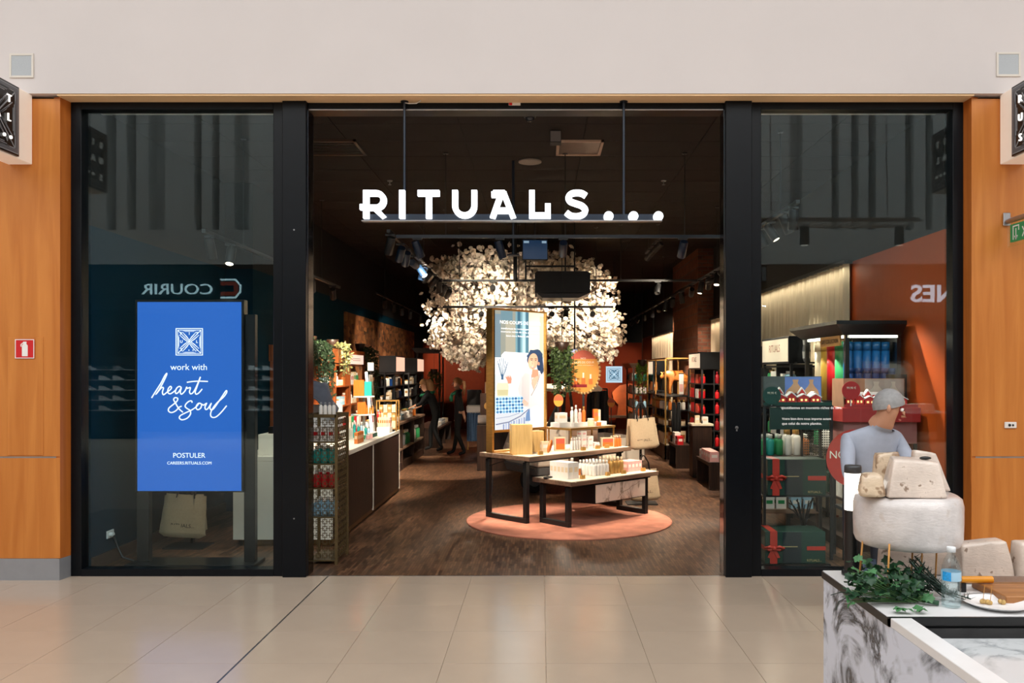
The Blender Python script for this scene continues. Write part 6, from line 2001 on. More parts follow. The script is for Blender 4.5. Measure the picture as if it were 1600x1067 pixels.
cube_header(-3.08, 17.7, 18.85, 1.722, 2.08, -0.36, 'black cube with pink lit panel on the rack before the mosaic wall', LITPINK)
U2 = shelf_unit('black_rack', 'black metal rack of pale bottles under the cube near the teal strip of wall', -3.5, -3.1, 19.6, 22.0, (0.08, 0.62, 0.90, 1.16, 1.44, 1.70), 1.72, BLKMAT, True, None, (20.8,))
cube_header(-3.08, 20.75, 21.9, 1.722, 2.08, -0.36, 'black cube with pink lit panel on the second rack along the mosaic wall', LITPINK)
darkmix = [[('bottle', 'black', 'gold', 0.044, 0.2, 3), ('bottle', 'white', 'gold', 0.044, 0.21, 3), ('bottle', 'blue', 'white', 0.044, 0.19, 3), ('jar', 'grey', 'white', 0.05, 0.1, 4)],
           [('carton', 'white', 'gold', 0.1, 0.18, 4), ('bottle', 'black', 'white', 0.044, 0.2, 4), ('bottle', 'amber', 'gold', 0.044, 0.2, 3)],
           [('jar', 'white', 'gold', 0.05, 0.1, 5), ('bottle', 'cream', 'white', 0.044, 0.2, 3), ('bottle', 'black', 'gold', 0.044, 0.2, 3)]]
for si, z in enumerate((0.62, 0.90, 1.16, 1.44)):
    fill((-3.18, 16.66), (-3.18, 17.7), z + 0.001, darkmix[si % 3], 'on the %s shelf, near half, of the pink-cube rack' % ORD[si], 0.016, PI / 2)
    fill((-3.18, 17.8), (-3.18, 18.84), z + 0.001, darkmix[(si + 1) % 3], 'on the %s shelf, far half, of the pink-cube rack' % ORD[si], 0.016, PI / 2)
    fill((-3.18, 19.68), (-3.18, 20.74), z + 0.001, darkmix[(si + 2) % 3][:2], 'on the %s shelf of the second mosaic-wall rack' % ORD[si], 0.016, PI / 2)
# a small canopied unit with greenery at the end of the wall
e3 = thing('canopy_stand', 'tall black stand with a flat lit canopy at the end of the teal wall', 'stand', (-3.05, 23.0, 0))
for sx in (-0.3, 0.3):
    for sy in (-0.4, 0.4):
        MB().box(sx - 0.02, sx + 0.02, sy - 0.02, sy + 0.02, 0, 2.25).build('post', BLKMAT, e3)
MB().prism([(-0.34, 2.25), (0.34, 2.25), (0.45, 2.38), (-0.45, 2.38)], -0.5, 0.5).build('canopy', DKWOOD, e3)
MB().box(-0.28, 0.28, -0.38, 0.38, 0.86, 0.9).build('shelf', BLKMAT, e3)
hanging_plant('bushy pale green plant beside the canopied stand by the teal wall', (-2.85, 22.2, 1.72), 0.2, 0.8, 30, VINE, True, 0, 0.05, 77, False, True)
# dark wood counter in front of the racks
dc = thing('wood_counter', 'dark wood product counter between the white counter and the leaning person', 'counter', (0, 0, 0))
MB().box(-2.98, -2.42, 13.4, 17.4, 0.82, 0.86).build('countertop', TOPWOOD, dc, bevel=0.004)
for y in (13.4, 14.7, 16.0, 17.36):
    MB().box(-2.96, -2.44, y, y + 0.04, 0.02, 0.82).build('side_panel', DKWOOD, dc)
MB().box(-2.96, -2.94, 13.44, 17.36, 0.02, 0.82).build('back_panel', DKWOOD, dc)
MB().box(-2.94, -2.46, 13.44, 17.36, 0.0, 0.14).build('plinth', DKWOOD, dc)
MB().box(-2.94, -2.44, 13.44, 17.36, 0.36, 0.39).build('shelf', TOPWOOD, dc)
mix2 = [('carton', 'white', 'pink', 0.09, 0.12, 3), ('jar', 'pink', 'white', 0.05, 0.09, 3), ('carton', 'green', 'white', 0.1, 0.12, 2), ('jar', 'white', 'gold', 0.05, 0.1, 5), ('carton', 'pale blue', 'white', 0.09, 0.1, 3), ('bottle', 'white', 'gold', 0.045, 0.18, 4), ('carton', 'white', 'gold', 0.1, 0.13, 4), ('bottle', 'amber', 'white', 0.045, 0.17, 4)]
fill((-2.58, 13.5), (-2.58, 17.3), 0.861, mix2, 'on the edge of the dark wood counter', 0.02, PI / 2)
fill((-2.8, 13.5), (-2.8, 17.3), 0.861, mix2[3:] + mix2[:3], 'in the back row on the dark wood counter', 0.03, PI / 2)
for ya, yb, nm, c in ((13.48, 14.68, 'near', 'black'), (14.78, 15.98, 'middle', 'grey'), (16.08, 17.3, 'far', 'white')):
    fill((-2.56, ya), (-2.56, yb), 0.391, [('bottle', c, 'gold', 0.065, 0.28, 4), ('bottle', 'green', 'white', 0.065, 0.26, 3)], 'in the %s bay of the dark wood counter' % nm, 0.03, PI / 2)
# low bench further on
lb = thing('low_bench', 'low dark bench of towels beyond the leaning person', 'bench', (0, 0, 0))
MB().box(-2.9, -2.3, 18.9, 21.5, 0.42, 0.46).build('bench_top', DKWOOD, lb)
for y in (18.92, 20.2, 21.45):
    MB().box(-2.88, -2.32, y, y + 0.04, 0, 0.42).build('leg_panel', DKWOOD, lb)
fill((-2.45, 19.0), (-2.45, 21.4), 0.461, [('carton', 'white', 'cream', 0.16, 0.1, 5), ('carton', 'grey', 'white', 0.16, 0.12, 4), ('carton', 'cream', 'white', 0.16, 0.1, 4)], 'on the low bench beyond the leaning person', 0.03, PI / 2)

# ================================================================= middle distance
cu = thing('upholstered_bench', 'dark wood chest with a white roll cushion behind the light box', 'bench', (-1.1, 14.6, 0))
MB().box(-0.02, 0.62, 0, 0.5, 0.0, 0.80).build('chest', DKWOOD, cu, bevel=0.006)
cc_ = MB(); cc_.cyl((-0.02, 0.25, 0.885), (0.62, 0.25, 0.885), 0.085, n=18)
cc_.build('cushion_roll', plain('cushion_white', (226, 214, 206), 0.9, vary=0.03), cu)
MB().box(0.0, 0.6, 0.5, 0.54, 0.0, 1.35).build('back_board', plain('board_brown', (76, 44, 26), 0.5), cu)
for x, s_ in ((0.12, 0.05), (0.3, 0.04)):
    m = MB(); m.prism([(x + s_ * math.sin(2 * PI * i / 12), 1.12 + 1.3 * s_ * math.cos(2 * PI * i / 12)) for i in range(12)], 0.485, 0.5); m.box(x - 0.005, x + 0.005, 0.49, 0.5, 1.0, 1.12)
    m.build('gold_leaf', GOLD, cu)
rbk = thing('towel_stand', 'black stand with a white towel and blue robe against the rust wall', 'stand', (PX(741, 18.5), 18.5, 0))
for sx in (-0.14, 0.14):
    MB().box(sx - 0.012, sx + 0.012, -0.012, 0.012, 0, 1.3).build('post', GOLD, rbk)
MB().box(-0.15, 0.15, -0.015, 0.015, 1.3, 1.33).build('bar', GOLD, rbk)
MB().box(-0.16, 0.16, -0.03, 0.03, 1.0, 1.34).build('black_box', BLKMAT, rbk)
MB().box(-0.17, 0.17, -0.06, 0.06, 0.82, 1.0).build('white_towel', WHITE, rbk, bevel=0.03)
rbm = MB(); n = 20; v = []
for i in range(n + 1):
    x = -0.16 + 0.32 * i / n
    dyy = -0.05 + 0.02 * math.sin(i * 1.7)
    v += [(x, dyy, 0.2), (x, dyy * 0.8, 0.83)]
rbm.add(v, [(2 * i, 2 * i + 2, 2 * i + 3, 2 * i + 1) for i in range(n)], True)
rbm.build('blue_robe', plain('robe_blue', (70, 96, 128), 0.9), rbk)
ft_ = thing('framed_picture', 'small framed pink picture hung on the rust back wall', 'picture', (PX(749, YB), YB - 0.001, PZ(606, YB)))
MB().box(-0.22, 0.22, -0.03, 0, -0.18, 0.18).build('frame', GOLD, ft_)
MB().box(-0.19, 0.19, -0.032, -0.03, -0.15, 0.15).build('pink_print', glow('print_pink', (236, 180, 150), 0.4), ft_)  # print glows by itself in place of light falling on it
# lit emblem sign
le = thing('emblem_light_box', 'square pale blue lit emblem hanging before the rust back wall', 'sign', (PX(959.5, 17), 17, PZ(585, 17)))
hs = 12.7 * 17 / FPX
MB().box(-hs, hs, 0, 0.08, -hs, hs).build('case', WHITE, le)
MB().box(-hs, hs, -0.003, 0, -hs, hs).build('lit_face', glow('emblem_pale_blue', (196, 224, 240), 1.0), le)
MB().box(-hs * 0.8, hs * 0.8, -0.005, -0.003, -hs * 0.8, hs * 0.8).build('inner_field', glow('emblem_blue', (70, 120, 150), 0.8), le)
eb = emblem(hs * 1.5, -0.008, -0.005, 1.2).build('emblem_lines', glow('emblem_pale_blue', (196, 224, 240), 1.0), le)
emblem_letters(eb, hs * 1.5, glow('emblem_white', (236, 246, 250), 1.3), -0.008, 0.002)
MB().cyl((0, 0.04, hs), (0, 0.04, CEIL - PZ(585, 17)), 0.01, n=6).build('hanging_wire', BLKMAT, le)
# dark robe rack near the oval sign
dr2 = thing('robe_rack', 'black rack of dark robes between the oval sign and the lit rust wall', 'rack', (PX(934, 14.2), 14.2, 0))
MB().cyl((-0.16, 0, 0), (-0.16, 0, 1.45), 0.012, n=8).cyl((0.16, 0, 0), (0.16, 0, 1.45), 0.012, n=8).cyl((-0.16, 0, 1.45), (0.16, 0, 1.45), 0.012, n=8).build('rack_frame', BLKMAT, dr2)
for i in range(4):
    x = -0.12 + 0.08 * i
    m = MB(); m.prism([(-0.17, 0), (0.17, 0), (0.14, 0.7), (0.05, 0.82), (-0.05, 0.82), (-0.14, 0.7)], -0.03, 0.03)
    o = m.build('robe', plain('robe_black', (20, 20, 26), 0.9), None, (PX(934, 14.2) + x, 14.2, 0.60), (0, 0, 1.2), bevel=0.01)
    tag(o, 'black robe hanging on the black rack by the oval sign', 'robe', 'black robes on the rack')
# rust relief on the lit back wall
rl_ = MB(); rl_.prism([(PX(px, YB) , PZ(py, YB)) for px, py in ((962, 672), (1006, 672), (1004, 640), (988, 630), (1000, 604), (985, 599), (968, 602), (956, 612), (958, 624), (966, 632), (963, 652))], YB - 0.10, YB - 0.005)
o = rl_.build('wall_relief', plain('relief_orange', (200, 92, 30), 0.5, vary=0.15, scale=5), None)
tag(o, 'large lit orange relief panel on the rust back wall', 'relief')
bench_b = thing('wall_bench', 'low wooden bench along the foot of the rust back wall', 'bench', (1.6, YB - 0.6, 0))
MB().box(0, 1.3, 0, 0.4, 0.36, 0.42).build('seat', TOPWOOD, bench_b)
for x in (0.05, 1.19):
    MB().box(x, x + 0.06, 0.02, 0.38, 0, 0.36).build('leg', DKWOOD, bench_b)
# ================================================================= right shop window
XD = plain('box_dark_green', (16, 56, 44), 0.45, vary=0.06)
XM = plain('box_slate', (22, 34, 38), 0.45, vary=0.05)
RIB = plain('ribbon_red', (196, 52, 36), 0.5, vary=0.06)
GPR = plain('print_gold', (206, 176, 116), 0.4)
def gift_box(x0, x1, y0, y1, z0, z1, label):
    g = thing('gift_box', label, 'box', ((x0 + x1) / 2, y0, z0))
    w, h, d = (x1 - x0) / 2, z1 - z0, y1 - y0
    MB().box(-w, w, 0, d, 0, h).build('box_body', XD, g, bevel=0.004)
    m = MB(); m.box(-w * 0.42, w * 0.2, -0.003, 0.0, 0.004, h - 0.004)
    m.build('dark_sleeve', XM, g)
    rx = -w * 0.72
    m = MB(); m.box(rx - 0.032, rx + 0.032, -0.006, 0, 0, h); m.box(-w, -w * 0.42, -0.005, 0, h * 0.42, h * 0.54); m.box(w * 0.38, w, -0.005, 0, h * 0.42, h * 0.54); m.box(rx - 0.032, rx + 0.032, 0, d, h, h + 0.003); m.box(-w - 0.004, -w, 0, d, h * 0.42, h * 0.54)
    m.build('ribbon', RIB, g)
    b = MB()
    for s in (-1, 1):
        b.tube([(rx, -0.012, h * 0.48), (rx + s * 0.045, -0.03, h * 0.55), (rx + s * 0.085, -0.024, h * 0.50), (rx + s * 0.05, -0.02, h * 0.44), (rx, -0.012, h * 0.47)], 0.013, 6)
        b.prism([(rx - 0.006 * s, h * 0.46), (rx + s * 0.02, h * 0.46), (rx + s * 0.055, h * 0.20), (rx + s * 0.035, h * 0.18), (rx + s * 0.022, h * 0.22)][::s], -0.012, -0.006)
    b.ball((rx, -0.016, h * 0.48), 0.022, 8, 6)
    b.build('bow', RIB, g)
    MB().box(-0.13, 0.02, -0.004, -0.003, h * 0.52, h * 0.52 + 0.006).build('gold_line', GPR, g)
    text('RITUALS...', GPR, g, (w * 0.62, -0.006, h * 0.07), width=0.13, depth=0.001)
    return g
gift_box(2.10, 2.64, 7.70, 7.96, 0.60, 0.935, 'dark green gift box with red ribbon on the black rack, under the green board')
gift_box(2.00, 2.54, 7.42, 7.72, 0.035, 0.32, 'dark green gift box with red ribbon on the floor of the shop window')
pb = MB().box(1.96, 2.58, 7.40, 7.76, 0.0, 0.033).build('low_plinth', BLACK)
tag(pb, 'low black plinth under the lower green gift box', 'plinth')
# black rack with two shelves
rg = thing('window_rack', 'slim black rack carrying the upper green gift box and the snowy village tray', 'rack', (0, 0, 0))
for x in (2.075, 2.695):
    for y in (7.72, 8.02):
        MB().box(x - 0.012, x + 0.012, y - 0.012, y + 0.012, 0.0, 1.42).build('post', BLKMAT, rg)
for z in (0.585, 1.42):
    MB().box(2.06, 2.71, 7.705, 8.035, z - 0.001, z + 0.013).build('shelf', BLKMAT, rg)
MB().box(2.06, 2.71, 8.02, 8.032, 0.0, 0.02).build('foot_rail', BLKMAT, rg)
gb = thing('text_board', 'dark green printed board hung below the snowy village tray', 'board', (0, 7.735, 0))
MB().box(PX(1203, 7.70), PX(1296, 7.70), -0.035, -0.015, PZ(671, 7.70), 1.415).build('board', plain('board_green', (16, 52, 44), 0.5), gb)
twg = thing('twig_bundle', 'dark curly twigs in a black pot between the two green gift boxes', 'twigs', (2.50, 7.92, 0))
MB().lathe([(0.05, 0.0), (0.06, 0.26), (0.055, 0.28)], 14).build('pot', BLACK, twg)
rr = random.Random(9)
m = MB()
for i in range(14):
    a = rr.uniform(0, 2 * PI); q = rr.uniform(0.05, 0.14)
    m.tube([(0, 0, 0.24), (q * 0.4 * math.cos(a), q * 0.3 * math.sin(a), 0.36), (q * math.cos(a), q * 0.6 * math.sin(a), rr.uniform(0.42, 0.56)), (q * 1.5 * math.cos(a), q * 0.6 * math.sin(a), rr.uniform(0.40, 0.54))], 0.006, 5)
m.build('twigs', BLKMAT, twg)['kind'] = 'stuff'

# snowy village trays
REDH = plain('house_red', (196, 44, 40), 0.5, vary=0.05)
SNOW = plain('house_snow', (244, 236, 230), 0.7, vary=0.03)
LITW = glow('house_window_light', (255, 206, 130), 1.6)
def house_mesh(w, d, h):
    m = MB()
    m.mi = 0; m.box(-w / 2, w / 2, -d / 2, d / 2, 0, h * 0.6)
    m.prism([(-w / 2, h * 0.6), (w / 2, h * 0.6), (0, h * 0.92)], -d / 2, d / 2)
    m.mi = 1
    t = h * 0.08
    m.prism([(-w * 0.6, h * 0.56), (0, h * 0.92), (0, h * 0.92 + t * 1.4), (-w * 0.62, h * 0.56 + t)], -d * 0.58, d * 0.58)
    m.prism([(w * 0.6, h * 0.56), (w * 0.62, h * 0.56 + t), (0, h * 0.92 + t * 1.4), (0, h * 0.92)], -d * 0.58, d * 0.58)
    m.mi = 2
    m.box(-w * 0.3, -w * 0.1, -d / 2 - 0.002, -d / 2, h * 0.2, h * 0.42); m.box(w * 0.1, w * 0.3, -d / 2 - 0.002, -d / 2, h * 0.2, h * 0.42)
    return m.mesh('toy_house', [REDH, SNOW, LITW])
HOUSES = [house_mesh(0.075, 0.06, 0.10), house_mesh(0.06, 0.055, 0.14), house_mesh(0.10, 0.06, 0.085)]
def village(x0, x1, y0, y1, z, label, kindred, floor_c, seed, pic):
    g = thing('advent_tray', label, 'tray', ((x0 + x1) / 2, y0, z))
    w, d = (x1 - x0) / 2, y1 - y0
    MB().box(-w, w, 0, d, 0, 0.02).build('tray_floor', plain('tray_snow', (240, 230, 224), 0.7), g)
    MB().box(-w, w, -0.006, 0.0, -0.005, 0.028).build('front_lip', floor_c, g)
    bp = MB().box(-w, w, d, d + 0.02, 0, 0.265).build('back_board', pic[0], g)
    MB().box(-w - 0.006, -w, 0, d + 0.02, 0, 0.265).build('side_board', pic[0], g)
    m = MB(); m.box(-w * 0.12, w * 0.98, d - 0.002, d, 0.03, 0.26)
    m.build('sky_print', pic[1], bp)
    m = MB()
    for cx_, r in ((w * 0.20, 0.10), (w * 0.68, 0.075)):
        pts = [(cx_ - r, 0.03), (cx_ + r, 0.03), (cx_ + r, 0.09), (cx_ + r * 0.86, 0.13), (cx_ + r * 0.4, 0.17), (cx_ + r * 0.2, 0.20), (cx_ + r * 0.3, 0.235), (cx_ - r * 0.3, 0.235), (cx_ - r * 0.2, 0.20), (cx_ - r * 0.4, 0.17), (cx_ - r * 0.86, 0.13), (cx_ - r, 0.09)]
        m.prism(pts, d - 0.005, d - 0.002)
    m.build('dome_print', pic[2], bp)
    m = MB()
    for i in range(7):
        cx_ = -w * 0.8 + i * w * 0.25
        m.prism([(cx_ - 0.02, 0.03), (cx_ + 0.02, 0.03), (cx_ + 0.02, 0.08), (cx_, 0.11), (cx_ - 0.02, 0.08)], d - 0.008, d - 0.005)
    m.build('arch_print', plain('arch_plum', (70, 50, 74), 0.5), bp)
    r_ = random.Random(seed)
    n = int((x1 - x0) / 0.095)
    for row in range(2):
        for i in range(n):
            x = x0 + 0.06 + i * (x1 - x0 - 0.10) / max(1, n - 1) + (0.02 if row else 0)
            if x + 0.05 > x1:
                continue
            o = obj('toy_house', HOUSES[r_.randrange(2) if row else r_.choice((0, 2))], None, (x, y0 + 0.055 + row * 0.10, z + 0.0205), (0, 0, r_.uniform(-0.25, 0.25)))
            tag(o, 'tiny red house with snowy roof in the %s village tray' % kindred, 'toy house', 'toy houses in the %s village tray' % kindred)
    return g
village(2.07, 2.70, 7.72, 8.00, 1.436, 'snowy red toy village tray with a blue domed backdrop on the black rack', 'blue-backed', plain('lip_green', (20, 66, 56), 0.5), 4,
        (plain('backdrop_slate', (70, 80, 80), 0.6), plain('backdrop_blue', (92, 122, 186), 0.6), plain('dome_tan', (186, 146, 110), 0.6)))
# second tray on a red stand
rs2 = thing('red_stand', 'red-topped display stand behind the bending person', 'stand', (0, 0, 0))
MB().box(2.78, 3.50, 7.66, 8.0, 1.28, 1.415).build('red_drawer', plain('stand_red', (168, 44, 42), 0.45, vary=0.05), rs2, bevel=0.004)
MB().box(2.80, 3.48, 7.70, 7.98, 1.08, 1.278).build('pink_drawer', plain('stand_pink', (150, 92, 88), 0.5, vary=0.05), rs2)
for x in (2.80, 3.46):
    for y in (7.70, 7.96):
        MB().box(x, x + 0.025, y, y + 0.025, 0, 1.08).build('post', BLKMAT, rs2)
MB().box(2.81, 3.48, 7.71, 7.98, 0.45, 0.48).build('lower_shelf', BLACK, rs2)
village(2.80, 3.48, 7.68, 7.96, 1.417, 'snowy red toy village tray with a warm grey backdrop on the red stand', 'grey-backed', plain('stand_red', (168, 44, 42)), 14,
        (plain('backdrop_warm', (150, 110, 84), 0.6), plain('backdrop_grey', (168, 156, 146), 0.6), plain('backdrop_cream', (196, 184, 168), 0.6)))
vi = MB()
tb = thing('toy_viaduct', 'red toy arcade with white roof standing in the grey-backed village tray', 'toy', (3.10, 7.86, 1.438))
MB().box(-0.16, 0.16, -0.02, 0.02, 0.09, 0.115).build('roof', SNOW, tb)
m = MB()
for i in range(5):
    m.box(-0.16 + i * 0.075, -0.14 + i * 0.075, -0.02, 0.02, 0, 0.09)
m.box(-0.16, 0.16, -0.018, 0.018, 0.06, 0.09)
m.build('arcade', REDH, tb)
m = MB()
for i in range(4):
    m.cyl((-0.1125 + i * 0.075, -0.023, 0.05), (-0.1125 + i * 0.075, -0.019, 0.05), 0.026, n=14)
m.build('round_window', plain('wheel_grey', (150, 150, 150), 0.4), tb)
for px, py, c, lab in ((1206, 618, plain('disc_green', (14, 70, 62), 0.5), 'round dark green price disc before the blue-backed village tray'), (1330, 610, plain('disc_red', (176, 34, 34), 0.5), 'round red price disc before the grey-backed village tray')):
    y = 7.702 if px < 1300 else 7.662
    g = thing('price_disc', lab, 'price tag', (PX(px, y), y, PZ(py, y)))
    MB().cyl((0, 0, 0), (0, 0.006, 0), 0.085, n=28).build('disc', c, g)
    text('99,90 €', plain('print_cream', (250, 232, 210)), g, (0, -0.003, 0.015), width=0.085, depth=0.001)
    MB().box(-0.004, 0.004, 0.006, 0.012, 1.43 - PZ(py, y) + 0.0, 0.0).build('stem', WHITE, g)
# lettering and red disc on the glass
wl_ = thing('window_lettering', 'three lines of white lettering on the glass before the green board', 'lettering', (0, 7.153, 0))
VW_ = plain('vinyl_white_glow', (240, 240, 238), 0.5, emit=(240, 240, 238), estr=0.25)  # vinyl given a faint glow of its own so it looks lit
for s, a, b, y in (('quotidiennes en moments riches de sens.', 1221, 1316, 639), ('Votre bien-être nous importe autant', 1222, 1299, 656), ('que celui de notre planète.', 1222, 1284, 663.5)):
    text(s, VW_, wl_, (PX(a, 7.15), 0, PZ(y, 7.15)), width=PX(b, 7.15) - PX(a, 7.15), depth=0.001, align='LEFT')
nd = thing('news_disc', 'large red disc with white lettering stuck inside the glass behind the bending person', 'sticker', (PX(1336, 7.18), 7.175, PZ(716, 7.18)))
MB().cyl((0, 0, 0), (0, 0.004, 0), 0.25, n=48).build('disc', plain('disc_red_bright', (190, 48, 38), 0.5), nd)
text('NOUVEAU', plain('print_cream', (250, 232, 210)), nd, (0, -0.002, 0.0), width=0.44, depth=0.001)
MB().box(-0.12, 0.12, -0.003, 0, 0.085, 0.09).build('upper_line', plain('print_cream', (250, 232, 210)), nd)
MB().box(-0.12, 0.12, -0.003, 0, -0.045, -0.036).build('lower_line', plain('print_cream', (250, 232, 210)), nd)

# tall cabinet of coloured tubes
cb_ = thing('tube_cabinet', 'tall dark cabinet with flared black canopy full of coloured tubes', 'cabinet', (0, 0, 0))
X0, X1, Y0, Y1 = 2.95, 3.49, 8.06, 9.30
MB().box(X0, X1, Y0, Y1, 0.0, 0.12).build('plinth', DKWOOD, cb_)
for z in (0.5, 0.95, 1.43):
    MB().box(X0 + 0.01, X1, Y0 + 0.01, Y1 - 0.01, z - 0.025, z).build('shelf', DKWOOD, cb_)
for x, y in ((X0, Y0), (X0, Y1 - 0.04), (X1 - 0.04, Y0), (X1 - 0.04, Y1 - 0.04)):
    MB().box(x, x + 0.04, y, y + 0.04, 0.12, 2.10).build('post', BLACK, cb_)
MB().box(X1 - 0.02, X1, Y0 + 0.04, Y1 - 0.04, 0.12, 2.10).build('back_panel', BLACK, cb_)
MB().box(X0 + 0.30, X1 - 0.04, Y0 + 0.62, Y0 + 0.64, 1.43, 2.10).build('partition', BLACK, cb_)
cp = MB()
e = 0.13
cp.add([(X0 - 0.02, Y0 - 0.02, 2.10), (X1, Y0 - 0.02, 2.10), (X1, Y1 + 0.02, 2.10), (X0 - 0.02, Y1 + 0.02, 2.10), (X0 - e, Y0 - e, 2.20), (X1, Y0 - e, 2.20), (X1, Y1 + e, 2.20), (X0 - e, Y1 + e, 2.20), (X0 - e, Y0 - e, 2.235), (X1, Y0 - e, 2.235), (X1, Y1 + e, 2.235), (X0 - e, Y1 + e, 2.235)],
       [(3, 2, 1, 0), (0, 1, 5, 4), (1, 2, 6, 5), (2, 3, 7, 6), (3, 0, 4, 7), (4, 5, 9, 8), (5, 6, 10, 9), (6, 7, 11, 10), (7, 4, 8, 11), (8, 9, 10, 11)])
cp.build('canopy', BLACK, cb_)
MB().box(X0 + 0.02, X1 - 0.03, Y0 + 0.0, Y0 + 0.03, 2.075, 2.10).build('light_bar', glow('bar_white', (255, 238, 214), 5.0), cb_)
MB().box(X0 + 0.0, X0 + 0.03, Y0 + 0.1, Y1 - 0.1, 2.075, 2.10).build('light_bar', glow('bar_white', (255, 238, 214), 5.0), cb_)
gp = MB().box(X0 - 0.035, X0 - 0.02, Y0 + 0.05, Y0 + 0.62, 2.0, 2.10).build('gold_plate', GOLD, cb_)
text('GIFT COLLECTION', plain('plate_brown', (90, 62, 30), 0.5), gp, (X0 - 0.036, Y0 + 0.335, 2.03), width=0.48, depth=0.001, rotz=-PI / 2)
def roll(x, y, r, z0, z1, c, label, group=None):
    o = MB().lathe([(r, 0), (r, (z1 - z0) * 0.86)], 18).build('gift_tube', pm(c) if isinstance(c, str) else c, None, (x, y, z0))
    MB().lathe([(r * 1.03, (z1 - z0) * 0.86), (r * 1.03, z1 - z0)], 18).build('lid', pm(c) if isinstance(c, str) else c, o)
    return tag(o, label, 'tube', group)
ROLLB = [plain('roll_blue', (22, 92, 150), 0.35, vary=0.05), plain('roll_navy', (20, 56, 110), 0.35, vary=0.05)]
for i in range(6):
    roll(3.02 + 0.085 * i, 8.14, 0.038, 1.431, 1.78, ROLLB[1], 'shorter dark blue tube at the end of the tall cabinet', 'shorter dark blue tubes')
for i in range(5):
    roll(3.04 + 0.092 * i, 8.235, 0.043, 1.431, 2.04, ROLLB[0], 'tall bright blue tube at the end of the tall cabinet', 'tall bright blue tubes')
for i, (c, lab, r) in enumerate((('green', 'tall green gift tube on the aisle side of the tall cabinet', 0.08), ('red', 'tall red gift tube on the aisle side of the tall cabinet', 0.09), ('yellow', 'tall yellow gift tube on the aisle side of the tall cabinet', 0.085), ('cream', 'tall cream gift tube on the aisle side of the tall cabinet', 0.08))):
    roll(3.06, 8.42 + 0.205 * i, r, 1.431, 2.05, c, lab)
for i in range(2):
    jar((2.99, 8.30, 1.431 + 0.1 * i), 'teal', 'teal round tin stacked at the corner of the tall cabinet', 'teal tins at the cabinet corner', 0.036, 0.098, 'cream')
bc = thing('lettered_card', 'black card with scrawled white lettering leaning before the blue tubes', 'card', (3.43, 8.03, 1.44))
MB().box(-0.1, 0.1, -0.008, 0.0, 0, 0.28).build('card', BLKMAT, bc)
for z_ in (0.18, 0.08):
    m = MB(); m.ribbon(spline([(-0.075 + 0.0125 * k, z_ + (0.018 if k % 2 else -0.012) + 0.003 * k) for k in range(13)], 4), 0.007, -0.010, -0.008)
    m.build('white_scrawl', plain('chalk_white', (226, 226, 226), 0.7), bc)
fill((3.02, 8.12), (3.02, 9.2), 0.951, [('bottle', 'green', 'white', 0.036, 0.2, 4), ('bottle', 'white', 'gold', 0.04, 0.24, 4), ('bottle', 'green', 'gold', 0.034, 0.2, 5)], 'on the upper inner shelf of the tall tube cabinet', 0.016, PI / 2)
fill((3.0, 8.12), (3.5, 8.12), 0.951, [('bottle', 'teal', 'white', 0.036, 0.2, 2), ('carton', 'white', 'green', 0.09, 0.2, 3)], 'facing the window on the upper inner shelf of the tube cabinet', 0.02)
fill((3.02, 8.12), (3.02, 9.2), 0.501, [('carton', 'white', 'gold', 0.1, 0.2, 4), ('carton', 'dark green', 'gold', 0.12, 0.2, 4)], 'on the lower inner shelf of the tall tube cabinet', 0.016, PI / 2)
# green and white bottles on a low shelf behind the rack
sh2 = thing('stepped_table', 'dark wooden table of green and white bottles behind the black rack', 'table', (0, 0, 0))
MB().box(2.16, 2.84, 8.35, 9.5, 0.86, 0.90).build('tabletop', DKWOOD, sh2)
for x in (2.18, 2.78):
    for y in (8.37, 9.42):
        MB().box(x, x + 0.05, y, y + 0.05, 0, 0.86).build('leg', DKWOOD, sh2)
MB().box(2.17, 2.83, 8.36, 9.48, 0.32, 0.36).build('lower_shelf', TOPWOOD, sh2)
for i, c in enumerate(('green', 'teal', 'green', 'white', 'white', 'amber')):
    for j in range(2):
        bottle((2.24 + 0.09 * i, 8.44 + 0.1 * j, 0.901), c, '%s bottle in the rows on the dark table behind the black rack' % c, '%s bottles behind the black rack' % c, 0.036, 0.26 if c == 'white' else 0.21, 'white' if c != 'white' else 'gold')
nt_ = thing('bead_curtain', 'black beaded net hanging behind the upper green gift box', 'net', (0, 8.32, 0))
m = MB()
for i in range(14):
    x = 2.62 + 0.022 * i
    for j in range(22):
        m.ball((x, 0, 0.92 + 0.024 * j), 0.008, 5, 3)
o = m.build('beads', BLKMAT, nt_); o['kind'] = 'stuff'
MB().box(2.60, 2.93, -0.01, 0.01, 1.44, 1.46).build('rail', BLKMAT, nt_)
MB().box(2.60, 2.62, -0.01, 0.01, 0.90, 1.44).build('upright', BLKMAT, nt_)
fill((2.26, 8.45), (2.78, 8.45), 0.361, [('carton', 'white', 'green', 0.1, 0.12, 2), ('carton', 'pale blue', 'white', 0.1, 0.12, 3)], 'on the lower shelf of the dark table behind the rack', 0.02)

